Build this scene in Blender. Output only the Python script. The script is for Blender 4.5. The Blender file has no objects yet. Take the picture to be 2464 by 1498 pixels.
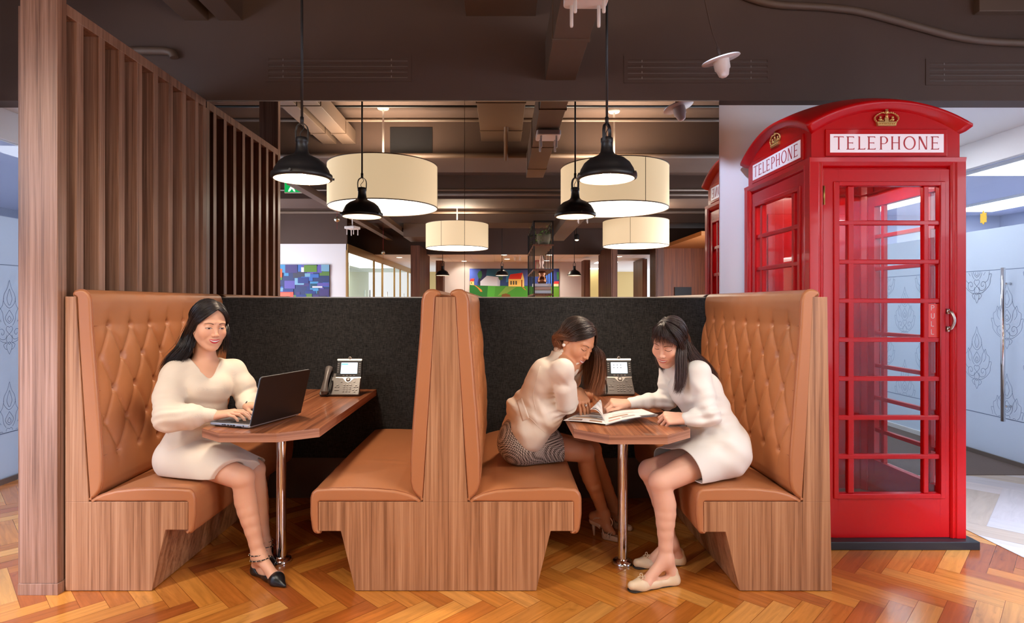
import bpy, bmesh, math, random
import numpy as np
from mathutils import Vector, Matrix, Quaternion, noise as mnoise
random.seed(7); np.random.seed(7)
PI = math.pi
SC = bpy.context.scene
COL = SC.collection
F = 1400.0; VX = 1207.0; VY = 730.0; CH = 1.3      # focal length in pixels, vanishing point, camera height
WALL = 3.91                                        # plane of the mirror
def P(px, py, Y): return Vector(((px-VX)*Y/F, Y, CH-(py-VY)*Y/F))
def PX(px, Y): return (px-VX)*Y/F
def PZ(py, Y): return CH-(py-VY)*Y/F
def M(px, py, D): return Vector(((px-VX)*D/F, 2*WALL-D, CH-(py-VY)*D/F))   # a point seen through the mirror at path depth D
def hexc(r, g, b):
    f = lambda c: ((c/255)/12.92 if c/255 <= .04045 else ((c/255+.055)/1.055)**2.4)
    return (f(r), f(g), f(b), 1.0)

# ---------------------------------------------------------------- materials
def newmat(name):
    m = bpy.data.materials.new(name); m.use_nodes = True
    nt = m.node_tree; b = nt.nodes['Principled BSDF']
    return m, nt, b
def nd(nt, t, **kw):
    n = nt.nodes.new(t)
    for k, v in kw.items():
        if k in n.inputs: n.inputs[k].default_value = v
        else: setattr(n, k, v)
    return n
def mat(name, col, rough=.5, metal=0., spec=.5, coat=0., var=0., vscale=8., bump=0., bscale=200., sheen=0., sss=0., stretch=None, emis=None, estr=0., coatr=.08):
    m, nt, b = newmat(name); L = nt.links.new
    b.inputs['Base Color'].default_value = col
    b.inputs['Roughness'].default_value = rough; b.inputs['Metallic'].default_value = metal
    b.inputs['Specular IOR Level'].default_value = spec
    b.inputs['Coat Weight'].default_value = coat; b.inputs['Coat Roughness'].default_value = coatr
    if sheen: b.inputs['Sheen Weight'].default_value = sheen
    if sss:
        b.inputs['Subsurface Weight'].default_value = sss
        b.inputs['Subsurface Radius'].default_value = (.012, .004, .002); b.inputs['Subsurface Scale'].default_value = 1.0
    if emis:
        b.inputs['Emission Color'].default_value = emis; b.inputs['Emission Strength'].default_value = estr
    tc = nd(nt, 'ShaderNodeTexCoord'); mp = nd(nt, 'ShaderNodeMapping')
    if stretch: mp.inputs['Scale'].default_value = stretch
    L(tc.outputs['Object'], mp.inputs['Vector'])
    if var:
        n = nd(nt, 'ShaderNodeTexNoise', Scale=vscale, Detail=5.0); L(mp.outputs[0], n.inputs['Vector'])
        r = nd(nt, 'ShaderNodeMapRange'); r.inputs['To Min'].default_value = 1-var; r.inputs['To Max'].default_value = 1+var
        L(n.outputs['Fac'], r.inputs['Value'])
        h = nd(nt, 'ShaderNodeVectorMath', operation='SCALE'); h.inputs[0].default_value = col[:3]
        L(r.outputs[0], h.inputs['Scale']); L(h.outputs[0], b.inputs['Base Color'])
    if bump:
        n = nd(nt, 'ShaderNodeTexNoise', Scale=bscale, Detail=3.0); L(mp.outputs[0], n.inputs['Vector'])
        bp = nd(nt, 'ShaderNodeBump', Strength=bump, Distance=.002); L(n.outputs['Fac'], bp.inputs['Height']); L(bp.outputs[0], b.inputs['Normal'])
    return m
def wood(name, c1, c2, c3, axis='Z', rough=.42, scale=1., coat=.0):
    # straight-grained laminate: noise stretched along one axis, fine pores and slow cathedral figure
    m, nt, b = newmat(name); L = nt.links.new
    tc = nd(nt, 'ShaderNodeTexCoord'); mp = nd(nt, 'ShaderNodeMapping'); L(tc.outputs['Object'], mp.inputs['Vector'])
    s = [46*scale]*3
    for a_ in axis: s['XYZ'.index(a_)] = .8*scale
    mp.inputs['Scale'].default_value = s
    n1 = nd(nt, 'ShaderNodeTexNoise', Scale=1., Detail=6., Roughness=.65, Distortion=.45); L(mp.outputs[0], n1.inputs['Vector'])
    mp2 = nd(nt, 'ShaderNodeMapping'); s = [330*scale]*3
    for a_ in axis: s['XYZ'.index(a_)] = 2.2*scale
    mp2.inputs['Scale'].default_value = s
    L(tc.outputs['Object'], mp2.inputs['Vector'])
    n2 = nd(nt, 'ShaderNodeTexNoise', Scale=1., Detail=3.); L(mp2.outputs[0], n2.inputs['Vector'])
    ad = nd(nt, 'ShaderNodeMath', operation='MULTIPLY_ADD'); L(n2.outputs['Fac'], ad.inputs[0]); ad.inputs[1].default_value = .40
    L(n1.outputs['Fac'], ad.inputs[2])
    r = nd(nt, 'ShaderNodeValToRGB'); e = r.color_ramp.elements
    e[0].position = .56; e[0].color = c1; e[1].position = .86; e[1].color = c3
    k = e.new(.7); k.color = c2
    L(ad.outputs[0], r.inputs[0]); L(r.outputs[0], b.inputs['Base Color'])
    b.inputs['Roughness'].default_value = rough; b.inputs['Coat Weight'].default_value = coat
    bp = nd(nt, 'ShaderNodeBump', Strength=.12, Distance=.001); L(n2.outputs['Fac'], bp.inputs['Height']); L(bp.outputs[0], b.inputs['Normal'])
    return m
def emit(name, col, s):
    m, nt, b = newmat(name); nt.nodes.remove(b)
    e = nd(nt, 'ShaderNodeEmission'); e.inputs[0].default_value = col; e.inputs[1].default_value = s
    nt.links.new(e.outputs[0], nt.nodes['Material Output'].inputs[0]); return m
def glassmat(name, tint=(1, 1, 1, 1), refl=1., rough=0.01):
    m, nt, b = newmat(name); nt.nodes.remove(b); L = nt.links.new
    t = nd(nt, 'ShaderNodeBsdfTransparent'); t.inputs[0].default_value = tint
    g = nd(nt, 'ShaderNodeBsdfGlossy'); g.inputs['Roughness'].default_value = rough
    fr = nd(nt, 'ShaderNodeFresnel', IOR=1.45); mu = nd(nt, 'ShaderNodeMath', operation='MULTIPLY'); mu.inputs[1].default_value = refl
    ge = nd(nt, 'ShaderNodeNewGeometry'); iv = nd(nt, 'ShaderNodeMath', operation='SUBTRACT'); iv.inputs[0].default_value = 1.; L(ge.outputs['Backfacing'], iv.inputs[1])
    mf = nd(nt, 'ShaderNodeMath', operation='MULTIPLY'); L(fr.outputs[0], mf.inputs[0]); L(iv.outputs[0], mf.inputs[1]); L(mf.outputs[0], mu.inputs[0]); mx = nd(nt, 'ShaderNodeMixShader'); L(mu.outputs[0], mx.inputs[0]); L(t.outputs[0], mx.inputs[1]); L(g.outputs[0], mx.inputs[2])
    L(mx.outputs[0], nt.nodes['Material Output'].inputs[0]); return m
def frosted(name, col, clear=.1):
    m, nt, b = newmat(name); nt.nodes.remove(b); L = nt.links.new
    t = nd(nt, 'ShaderNodeBsdfTransparent'); t.inputs[0].default_value = (.8, .9, 1, 1)
    d = nd(nt, 'ShaderNodeBsdfDiffuse'); d.inputs[0].default_value = col
    tr = nd(nt, 'ShaderNodeBsdfTranslucent'); tr.inputs[0].default_value = col
    g = nd(nt, 'ShaderNodeBsdfGlossy'); g.inputs['Roughness'].default_value = .08
    m1 = nd(nt, 'ShaderNodeMixShader'); m1.inputs[0].default_value = .6; L(d.outputs[0], m1.inputs[1]); L(tr.outputs[0], m1.inputs[2])
    m2 = nd(nt, 'ShaderNodeMixShader'); m2.inputs[0].default_value = clear; L(m1.outputs[0], m2.inputs[1]); L(t.outputs[0], m2.inputs[2])
    fr = nd(nt, 'ShaderNodeFresnel', IOR=1.4); m3 = nd(nt, 'ShaderNodeMixShader')
    ge = nd(nt, 'ShaderNodeNewGeometry'); iv = nd(nt, 'ShaderNodeMath', operation='SUBTRACT'); iv.inputs[0].default_value = 1.; L(ge.outputs['Backfacing'], iv.inputs[1])
    mf = nd(nt, 'ShaderNodeMath', operation='MULTIPLY'); L(fr.outputs[0], mf.inputs[0]); L(iv.outputs[0], mf.inputs[1]); L(mf.outputs[0], m3.inputs[0]); L(m2.outputs[0], m3.inputs[1]); L(g.outputs[0], m3.inputs[2])
    L(m3.outputs[0], nt.nodes['Material Output'].inputs[0]); return m

# ---------------------------------------------------------------- objects
def tag(o, label=None, cat=None, group=None, kind=None):
    if label: o['label'] = label
    if cat: o['category'] = cat
    if group: o['group'] = group
    if kind: o['kind'] = kind
    return o
def thing(name, label, cat, loc=(0, 0, 0), rz=0, group=None):
    o = bpy.data.objects.new(name, None); COL.objects.link(o)
    o.location = loc; o.rotation_euler = (0, 0, rz); o.empty_display_size = .1
    o['_loc'] = list(loc)
    return tag(o, label, cat, group)
def wloc(o):
    v = Vector((0, 0, 0))
    while o is not None: v += o.location; o = o.parent
    return v
class MB:
    def __init__(s): s.v = []; s.f = []; s.m = []; s.s = []
    def add(s, vs, fs, m=0, smooth=False):
        n = len(s.v); s.v += [tuple(v) for v in vs]
        for f in fs: s.f.append(tuple(i+n for i in f)); s.m.append(m); s.s.append(smooth)
        return s
    def box(s, x0, x1, y0, y1, z0, z1, m=0):
        vs = [(x, y, z) for x in (x0, x1) for y in (y0, y1) for z in (z0, z1)]
        return s.add(vs, [(0, 1, 3, 2), (4, 6, 7, 5), (0, 4, 5, 1), (2, 3, 7, 6), (0, 2, 6, 4), (1, 5, 7, 3)], m)
    def quad(s, a, b, c, d, m=0): return s.add([a, b, c, d], [(0, 1, 2, 3)], m)
    def prism(s, poly, a, b, plane='XZ', m=0, smooth=False):
        n = len(poly)
        def mk(u, v, w): return (u, w, v) if plane == 'XZ' else (u, v, w) if plane == 'XY' else (w, u, v)
        vs = [mk(u, v, a) for u, v in poly]+[mk(u, v, b) for u, v in poly]
        s.add(vs, [tuple(range(n)), tuple(range(2*n-1, n-1, -1))], m)
        k = len(s.v)-2*n
        for i in range(n):
            j = (i+1) % n; s.f.append((k+i, k+n+i, k+n+j, k+j)); s.m.append(m); s.s.append(smooth)
        return s
    def tube(s, pts, r, n=8, m=0, caps=True, closed=False, flat=1., smooth=True):
        pts = [Vector(p) for p in pts]; N = len(pts)
        rs = r if isinstance(r, (list, tuple)) else [r]*N
        vs = []; t0 = None; up = None
        for i, p in enumerate(pts):
            if closed: t = (pts[(i+1) % N]-pts[i-1])
            else: t = (pts[min(i+1, N-1)]-pts[max(i-1, 0)])
            t = t.normalized() if t.length > 1e-9 else Vector((0, 0, 1))
            if up is None:
                up = Vector((0, 0, 1)) if abs(t.z) < .9 else Vector((1, 0, 0))
                up = (up-t*up.dot(t)).normalized()
            else:
                up = up-t*up.dot(t)
                up = up.normalized() if up.length > 1e-6 else t.orthogonal().normalized()
            w = t.cross(up)
            for k in range(n):
                a = 2*PI*k/n; vs.append(p+(up*math.cos(a)*flat+w*math.sin(a))*rs[i])
        fs = []
        for i in range(N if closed else N-1):
            for k in range(n):
                a = i*n+k; b = i*n+(k+1) % n; c = ((i+1) % N)*n+(k+1) % n; d = ((i+1) % N)*n+k
                fs.append((a, b, c, d))
        s.add(vs, fs, m, smooth)
        if caps and not closed:
            k = len(s.v)-len(vs)
            s.f.append(tuple(k+i for i in range(n-1, -1, -1))); s.m.append(m); s.s.append(False)
            s.f.append(tuple(k+(N-1)*n+i for i in range(n))); s.m.append(m); s.s.append(False)
        return s
    def lathe(s, prof, c=(0, 0, 0), n=32, m=0, smooth=True, axis='Z', a0=0, a1=2*PI):
        full = abs(a1-a0-2*PI) < 1e-6; K = n if full else n+1
        vs = []
        for r, z in prof:
            for k in range(K):
                a = a0+(a1-a0)*k/n; x, y = r*math.cos(a), r*math.sin(a)
                q = (x, y, z) if axis == 'Z' else (x, z, y) if axis == 'Y' else (z, x, y)
                vs.append((q[0]+c[0], q[1]+c[1], q[2]+c[2]))
        fs = []
        for i in range(len(prof)-1):
            for k in range(K if full else K-1):
                fs.append((i*K+k, i*K+(k+1) % K, (i+1)*K+(k+1) % K, (i+1)*K+k))
        return s.add(vs, fs, m, smooth)
    def ball(s, c, r, nu=16, nv=10, m=0):
        if not isinstance(r, (tuple, list, Vector)): r = (r, r, r)
        vs = []; fs = []
        for j in range(nv+1):
            t = PI*j/nv
            for i in range(nu):
                a = 2*PI*i/nu; vs.append((c[0]+r[0]*math.sin(t)*math.cos(a), c[1]+r[1]*math.sin(t)*math.sin(a), c[2]+r[2]*math.cos(t)))
        for j in range(nv):
            for i in range(nu): fs.append((j*nu+i, (j+1)*nu+i, (j+1)*nu+(i+1) % nu, j*nu+(i+1) % nu))
        return s.add(vs, fs, m, True)
    def xf(s, mtx):
        s.v = [tuple(mtx @ Vector(v)) for v in s.v]; return s
    def merge(s, o):
        n = len(s.v); s.v += o.v
        s.f += [tuple(i+n for i in f) for f in o.f]; s.m += o.m; s.s += o.s; return s
    def build(s, name, mats, parent=None, local=False, bevel=0, seg=2, loc=None, clean=True, angle=.6):
        me = bpy.data.meshes.new(name)
        off = Vector((0, 0, 0))
        if not local:
            if parent is not None: off = wloc(parent)
            elif loc is not None: off = Vector(loc)
        me.from_pydata([tuple(Vector(v)-off) for v in s.v], [], s.f)
        for p, mi, sm in zip(me.polygons, s.m, s.s): p.material_index = mi; p.use_smooth = sm
        if clean:
            bm = bmesh.new(); bm.from_mesh(me)
            bmesh.ops.remove_doubles(bm, verts=bm.verts, dist=1e-6)
            bmesh.ops.recalc_face_normals(bm, faces=bm.faces); bm.to_mesh(me); bm.free()
        for mm in (mats if isinstance(mats, (list, tuple)) else [mats]): me.materials.append(mm)
        o = bpy.data.objects.new(name, me); COL.objects.link(o)
        if parent is not None: o.parent = parent
        elif loc is not None: o.location = loc
        if bevel:
            b = o.modifiers.new('bevel', 'BEVEL'); b.width = bevel; b.segments = seg; b.limit_method = 'ANGLE'; b.angle_limit = angle
        return o
def struct(name, mb, mats, **kw):
    o = mb.build(name, mats, **kw); o['kind'] = 'structure'; return o
def kids(o): return [c for c in COL.objects if c.parent == o]
def dup(root, loc, rz=None, label=None, group=None):
    r = root.copy(); COL.objects.link(r); r.location = loc
    if rz is not None: r.rotation_euler = (0, 0, rz)
    if label: r['label'] = label
    if group: r['group'] = group
    for ch in kids(root):
        c = ch.copy(); COL.objects.link(c); c.parent = r
        for g in kids(ch):
            d = g.copy(); COL.objects.link(d); d.parent = c
    return r
def smoothpoly(pts, r=.01, n=5, closed=True):
    # round the corners of a polygon (list of 2-D points, optional third value = own radius)
    out = []; N = len(pts)
    for i in range(N):
        p = Vector(pts[i][:2]); a = Vector(pts[i-1][:2]); b = Vector(pts[(i+1) % N][:2])
        rr = pts[i][2] if len(pts[i]) > 2 else r
        da = (a-p); db = (b-p)
        if rr <= 0 or da.length < 1e-6 or db.length < 1e-6: out.append(tuple(p)); continue
        k = min(rr, da.length*.48, db.length*.48)
        A = p+da.normalized()*k; B = p+db.normalized()*k
        for j in range(n+1):
            t = j/n; out.append(tuple(A*(1-t)**2+p*2*t*(1-t)+B*t*t))
    return out
def resample(poly, step, closed=True):
    out = []; N = len(poly)
    for i in range(N if closed else N-1):
        a = Vector(poly[i]); b = Vector(poly[(i+1) % N]); k = max(1, int(round((b-a).length/step)))
        for j in range(k): out.append(tuple(a.lerp(b, j/k)))
    if not closed: out.append(tuple(poly[-1]))
    return out
def catmull(pts, n=8, closed=False):
    pts = [Vector(p) for p in pts]; N = len(pts); out = []
    for i in range(N if closed else N-1):
        if closed: p0, p1, p2, p3 = pts[i-1], pts[i], pts[(i+1) % N], pts[(i+2) % N]
        else: p0, p1, p2, p3 = pts[max(i-1, 0)], pts[i], pts[i+1], pts[min(i+2, N-1)]
        for j in range(n):
            t = j/n
            out.append(.5*((2*p1)+(p2-p0)*t+(2*p0-5*p1+4*p2-p3)*t*t+(3*p1-p0-3*p2+p3)*t**3))
    if not closed: out.append(pts[-1])
    return out
# ================================================================ materials
W = {}
W['laminate'] = wood('walnut_laminate', hexc(130, 86, 58), hexc(168, 118, 84), hexc(190, 142, 106), 'Z', rough=.38)
W['screenwood'] = wood('slat_walnut', hexc(118, 84, 66), hexc(152, 112, 90), hexc(174, 134, 112), 'Z', rough=.38)
W['tabletop'] = wood('tabletop_walnut', hexc(112, 62, 38), hexc(150, 88, 56), hexc(178, 116, 78), 'Y', rough=.3, scale=.9, coat=.25)
W['tableedge'] = wood('tabletop_edging', hexc(132, 84, 62), hexc(165, 112, 86), hexc(184, 134, 108), 'XY', rough=.4)
W['farwood'] = wood('column_walnut', hexc(84, 50, 34), hexc(112, 70, 50), hexc(130, 86, 64), 'Z', rough=.45)
W['warmwood'] = wood('warm_veneer', hexc(120, 62, 24), hexc(150, 82, 36), hexc(165, 94, 44), 'Z', rough=.45)
W['leather'] = mat('tan_leather', hexc(178, 115, 75), rough=.36, spec=.5, var=.06, vscale=5, bump=.22, bscale=900, coat=.12, coatr=.25)
W['ventmetal'] = mat('vent_metal', hexc(150, 140, 134), rough=.35, metal=.7)
W['seam'] = mat('leather_seam', hexc(158, 94, 60), rough=.35)
W['brown'] = mat('dark_brown_paint', hexc(80, 60, 50), rough=.7, var=.1, vscale=3, bump=.1, bscale=260)
W['brown2'] = mat('brown_duct_paint', hexc(96, 76, 62), rough=.55, var=.08, vscale=4)
W['black'] = mat('black_metal', hexc(30, 30, 32), rough=.42, spec=.5)
W['blackp'] = mat('black_plastic', hexc(24, 22, 24), rough=.5)
W['chrome'] = mat('chrome', hexc(225, 225, 228), rough=.08, metal=1.)
W['steel'] = mat('brushed_steel', hexc(190, 188, 186), rough=.3, metal=1.)
W['white'] = mat('white_paint', hexc(238, 237, 240), rough=.6)
W['whitep'] = mat('white_plastic', hexc(235, 228, 224), rough=.4)
W['glass'] = glassmat('clear_glass', (.96, .98, .98, 1))
W['frost'] = frosted('frosted_film', hexc(214, 222, 230), .10)
W['carpet'] = mat('grey_carpet', hexc(112, 98, 92), rough=.95, var=.25, vscale=60, stretch=(1, 12, 1))
W['lightpanel'] = emit('lit_panel', (1, 1, 1, 1), 5.)
W['coollamp'] = emit('cool_lamp', (.90, .94, 1, 1), 7.)

def fabric():
    m, nt, b = newmat('charcoal_fabric'); L = nt.links.new
    tc = nd(nt, 'ShaderNodeTexCoord')
    fac = []
    for s in ((900, 900, 60), (60, 900, 900)):
        mp = nd(nt, 'ShaderNodeMapping'); mp.inputs['Scale'].default_value = (s[0]*.75, s[1]*.75, s[2]*.75); L(tc.outputs['Object'], mp.inputs['Vector'])
        n = nd(nt, 'ShaderNodeTexNoise', Scale=1., Detail=2.); L(mp.outputs[0], n.inputs['Vector']); fac.append(n)
    a = nd(nt, 'ShaderNodeMath', operation='ADD'); L(fac[0].outputs['Fac'], a.inputs[0]); L(fac[1].outputs['Fac'], a.inputs[1])
    r = nd(nt, 'ShaderNodeValToRGB'); e = r.color_ramp.elements
    e[0].position = .38; e[0].color = hexc(17, 18, 20); e[1].position = .64; e[1].color = hexc(58, 58, 59)
    h = nd(nt, 'ShaderNodeMath', operation='MULTIPLY'); h.inputs[1].default_value = .5; L(a.outputs[0], h.inputs[0])
    L(h.outputs[0], r.inputs[0]); L(r.outputs[0], b.inputs['Base Color']); b.inputs['Roughness'].default_value = .95
    b.inputs['Specular IOR Level'].default_value = .15
    bp = nd(nt, 'ShaderNodeBump', Strength=.3, Distance=.002); L(h.outputs[0], bp.inputs['Height']); L(bp.outputs[0], b.inputs['Normal'])
    return m
W['fabric'] = fabric()
def parquet():
    m, nt, b = newmat('parquet_oak'); L = nt.links.new
    at = nd(nt, 'ShaderNodeAttribute', attribute_name='plank'); uv = nd(nt, 'ShaderNodeUVMap')
    mp = nd(nt, 'ShaderNodeMapping'); mp.inputs['Scale'].default_value = (2.2, 30, 1); L(uv.outputs[0], mp.inputs['Vector'])
    n = nd(nt, 'ShaderNodeTexNoise', Scale=1.6, Detail=5., Distortion=.8); L(mp.outputs[0], n.inputs['Vector'])
    mp3 = nd(nt, 'ShaderNodeMapping'); mp3.inputs['Scale'].default_value = (3., 8, 1); L(uv.outputs[0], mp3.inputs['Vector'])
    n3 = nd(nt, 'ShaderNodeTexNoise', Scale=2.5, Detail=3., Distortion=1.5); L(mp3.outputs[0], n3.inputs['Vector'])
    r = nd(nt, 'ShaderNodeMapRange'); r.inputs['From Min'].default_value = .3; r.inputs['From Max'].default_value = .75
    r.inputs['To Min'].default_value = 1.12; r.inputs['To Max'].default_value = .74; L(n.outputs['Fac'], r.inputs['Value'])
    r3 = nd(nt, 'ShaderNodeMapRange'); r3.inputs['From Min'].default_value = .6; r3.inputs['From Max'].default_value = .8
    r3.inputs['To Min'].default_value = 1.; r3.inputs['To Max'].default_value = .72; L(n3.outputs['Fac'], r3.inputs['Value'])
    mm = nd(nt, 'ShaderNodeMath', operation='MULTIPLY'); L(r.outputs[0], mm.inputs[0]); L(r3.outputs[0], mm.inputs[1])
    v = nd(nt, 'ShaderNodeVectorMath', operation='SCALE'); L(at.outputs['Color'], v.inputs[0]); L(mm.outputs[0], v.inputs['Scale'])
    L(v.outputs[0], b.inputs['Base Color'])
    b.inputs['Roughness'].default_value = .27; b.inputs['Coat Weight'].default_value = .45; b.inputs['Coat Roughness'].default_value = .13
    bp = nd(nt, 'ShaderNodeBump', Strength=.06, Distance=.002); L(n.outputs['Fac'], bp.inputs['Height']); L(bp.outputs[0], b.inputs['Normal'])
    return m
def marble():
    m, nt, b = newmat('pale_marble'); L = nt.links.new
    at = nd(nt, 'ShaderNodeAttribute', attribute_name='plank'); uv = nd(nt, 'ShaderNodeUVMap')
    mp = nd(nt, 'ShaderNodeMapping'); mp.inputs['Scale'].default_value = (3., 22, 1); L(uv.outputs[0], mp.inputs['Vector'])
    n = nd(nt, 'ShaderNodeTexNoise', Scale=1., Detail=6., Distortion=1.2); L(mp.outputs[0], n.inputs['Vector'])
    r = nd(nt, 'ShaderNodeMapRange'); r.inputs['To Min'].default_value = 1.15; r.inputs['To Max'].default_value = .8; L(n.outputs['Fac'], r.inputs['Value'])
    v = nd(nt, 'ShaderNodeVectorMath', operation='SCALE'); L(at.outputs['Color'], v.inputs[0]); L(r.outputs[0], v.inputs['Scale'])
    L(v.outputs[0], b.inputs['Base Color']); b.inputs['Roughness'].default_value = .25
    return m
PAL_OAK = [hexc(*c) for c in ((204, 126, 52), (212, 138, 60), (192, 112, 42), (216, 148, 70), (188, 108, 42), (176, 94, 37), (218, 150, 74), (200, 122, 50), (166, 86, 35), (208, 132, 54))]
PAL_MARBLE = [hexc(*c) for c in ((222, 212, 208), (214, 204, 202), (226, 218, 214), (206, 186, 164), (220, 206, 198))]
def herringbone(name, x0, x1, y0, y1, w, n, z, pal, material, thick=.02, phase=(0, 0), clip=False, joint=.55):
    L_ = w*n; verts = []; faces = []; cols = []; uvs = []
    c45 = math.sqrt(.5)
    def rot(a, b): return ((a+b)*c45+phase[0], (-a+b)*c45+phase[1])     # (1,1) diagonal lands on +X
    g = .0009
    rng = random.Random(5)
    R = int((max(abs(x0), abs(x1))+max(abs(y0), abs(y1)))*1.5/(w))+4
    seen = 0
    J = int(R*w/(L_*.7))+3
    for j in range(-J, J+1):
        for i in range(-R*2, R*2+1):
            ox = i*w+j*(L_+w); oy = i*w+j*(w-L_)
            for k in (0, 1):
                if k == 0: a0, a1, b0, b1 = ox, ox+L_, oy, oy+w
                else: a0, a1, b0, b1 = ox+L_, ox+L_+w, oy+w-L_, oy+w
                cx, cy = rot((a0+a1)/2, (b0+b1)/2)
                if not (x0-(L_*.5 if clip else 0) < cx < x1+(L_*.5 if clip else 0) and y0-(L_*.5 if clip else 0) < cy < y1+(L_*.5 if clip else 0)): continue
                q = [rot(a0+g, b0+g), rot(a1-g, b0+g), rot(a1-g, b1-g), rot(a0+g, b1-g)]
                if clip:
                    for axx, lim, sg in ((0, x0, 1), (0, x1, -1), (1, y0, 1), (1, y1, -1)):
                        o = []
                        for u_, v_ in zip(q, q[1:]+q[:1]):
                            du, dv = (u_[axx]-lim)*sg, (v_[axx]-lim)*sg
                            if du >= 0: o.append(u_)
                            if du*dv < 0: t_ = du/(du-dv); o.append((u_[0]+(v_[0]-u_[0])*t_, u_[1]+(v_[1]-u_[1])*t_))
                        q = o
                        if len(q) < 3: break
                    if len(q) < 3: continue
                m = len(verts); verts += [(x, y, z) for x, y in q]; faces.append(tuple(range(m, m+len(q))))
                c = pal[rng.randrange(len(pal))]; f = rng.uniform(.92, 1.08)
                cols.append((c[0]*f, c[1]*f, c[2]*f, 1))
                o1, o2 = rng.uniform(0, 50), rng.uniform(0, 50); uu = []
                for x, y in q:
                    x -= phase[0]; y -= phase[1]; a_ = (x-y)*c45; b_ = (x+y)*c45
                    uu.append((o1+a_-a0, o2+b_-b0) if k == 0 else (o1+b_-b0, o2+a_-a0))
                uvs.append(uu)
    m = len(verts); dz = z-.0012                       # the joint colour underneath
    mg = 0 if clip else .4; xa, xb, ya, yb = x0-mg, x1+mg, y0-mg, y1+mg
    for zz in (dz, dz-thick): verts += [(xa, ya, zz), (xb, ya, zz), (xb, yb, zz), (xa, yb, zz)]
    for f in ((0, 1, 2, 3), (7, 6, 5, 4), (0, 4, 5, 1), (1, 5, 6, 2), (2, 6, 7, 3), (3, 7, 4, 0)):
        faces.append(tuple(m+q for q in f)); c = pal[5 % len(pal)]; cols.append((c[0]*joint, c[1]*joint, c[2]*joint, 1)); uvs.append([(0, 0)]*4)
    me = bpy.data.meshes.new(name); me.from_pydata(verts, [], faces)
    at = me.color_attributes.new('plank', 'FLOAT_COLOR', 'CORNER'); ul = me.uv_layers.new(name='UVMap')
    li = 0
    for p, c, u in zip(me.polygons, cols, uvs):
        for q in range(p.loop_total): at.data[li].color = c; ul.data[li].uv = u[q]; li += 1
    me.materials.append(material)
    o = bpy.data.objects.new(name, me); COL.objects.link(o); o['kind'] = 'structure'
    return o
herringbone('floor', -5.6, 4.6, -10.6, 8.0, .09, 5, 0, PAL_OAK, parquet(), phase=(.0453, .2586))
herringbone('floor_marble', 2.67, 4.10, -1.0, 4.4, .2, 4, .003, PAL_MARBLE, marble(), thick=.0015, clip=True, joint=.9)
b = MB(); b.box(2.5, 4.6, 4.4, 8.4, .0, .006); struct('floor_carpet', b, W['carpet'])
b = MB(); b.box(-4.6, -2.16, 4.30, 8.4, .0, .006); struct('floor_carpet', b, W['carpet'])

# ================================================================ shell
b = MB()
b.box(-5.6, 5.2, 3.91, 4.05, 2.663, 3.62)            # the dark beam over the mirror
b.box(-2.2, 1.475, 3.95, 4.05, 0, 2.663)             # the backing wall behind mirror and booths
struct('wall_back', b, W['brown'])
b = MB(); b.box(1.475, 2.52, 4.0, 4.14, 0, 2.70); struct('wall_end', b, W['white'], bevel=.003)
b = MB(); b.box(-5.6, 5.2, -6.6, 3.95, 3.48, 3.62); struct('ceiling', b, W['brown'])
b = MB(); b.box(-5.0, 5.2, 4.05, 8.4, 2.70, 2.80); struct('ceiling_corridor', b, W['white'])
for i, (d0, d1, z) in enumerate(((6.94, 7.9, 3.08), (9.9, 10.9, 3.08), (12.4, 13.3, 3.02))):
    b = MB(); b.box(-5.6, 5.2, 2*WALL-d1, 2*WALL-d0, z, 3.5); struct('trim_%d' % (i+1), b, W['brown'], bevel=.01)
# corridor ends and side glass walls
b = MB(); b.box(-5.0, -2.2, 8.2, 8.3, 0, 2.7); struct('wall_left_end', b, W['white'])
b = MB(); b.box(-2.25, -2.19, 4.05, 8.3, 0, 2.7); struct('wall_left', b, W['white'])
b = MB(); b.box(2.46, 2.52, 4.14, 8.3, 0, 2.7); struct('wall_right', b, W['white'])
b = MB(); b.box(2.5, 5.0, 8.2, 8.3, 0, 2.7); struct('wall_right_end', b, W['white'])

# flame-lotus line motif for the frosted film (a plant scroll drawn as thin lines), u across, v up
def motif():
    L = []
    def sym(pts): L.append(catmull([Vector(p) for p in pts], 5)); L.append(catmull([Vector((-p[0], p[1])) for p in pts], 5))
    sym([(0, .62), (.025, .54), (.065, .47), (.07, .40), (.03, .345), (0, .33)])
    sym([(0, .53), (.022, .47), (.03, .42), (.012, .37), (0, .36)])
    sym([(.07, .43), (.085, .36), (.125, .30), (.13, .24), (.10, .19)])
    sym([(.13, .35), (.15, .29), (.185, .26), (.18, .19), (.16, .13), (.12, .10)])
    sym([(.13, .35), (.105, .32), (.08, .27), (.07, .20), (.04, .15)])
    sym([(0, .31), (.03, .27), (.05, .23), (.03, .19), (0, .17)])
    sym([(0, .25), (.02, .22), (.015, .20), (0, .19)])
    sym([(.185, .20), (.215, .20), (.20, .14), (.19, .08), (.14, .02), (.08, -.02), (.03, -.03)])
    sp = [(.03, .05), (.05, .01), (.10, .01), (.135, .05), (.125, .10), (.09, .115), (.065, .09), (.07, .06), (.09, .055), (.097, .075)]
    sym(sp)
    sym([(0, .13), (.025, .14), (.04, .11), (.02, .08), (0, .06)])
    sym([(0, .06), (.03, .03), (.035, -.01), (.015, -.03), (0, -.05)])
    sym([(0, -.02), (.03, -.05), (.03, -.09), (0, -.15)])
    sym([(.03, -.03), (.07, -.05), (.05, -.09), (.03, -.10)])
    return L
MOT = motif()
W['etch'] = mat('etched_line', hexc(112, 128, 154), rough=.6)
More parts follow.
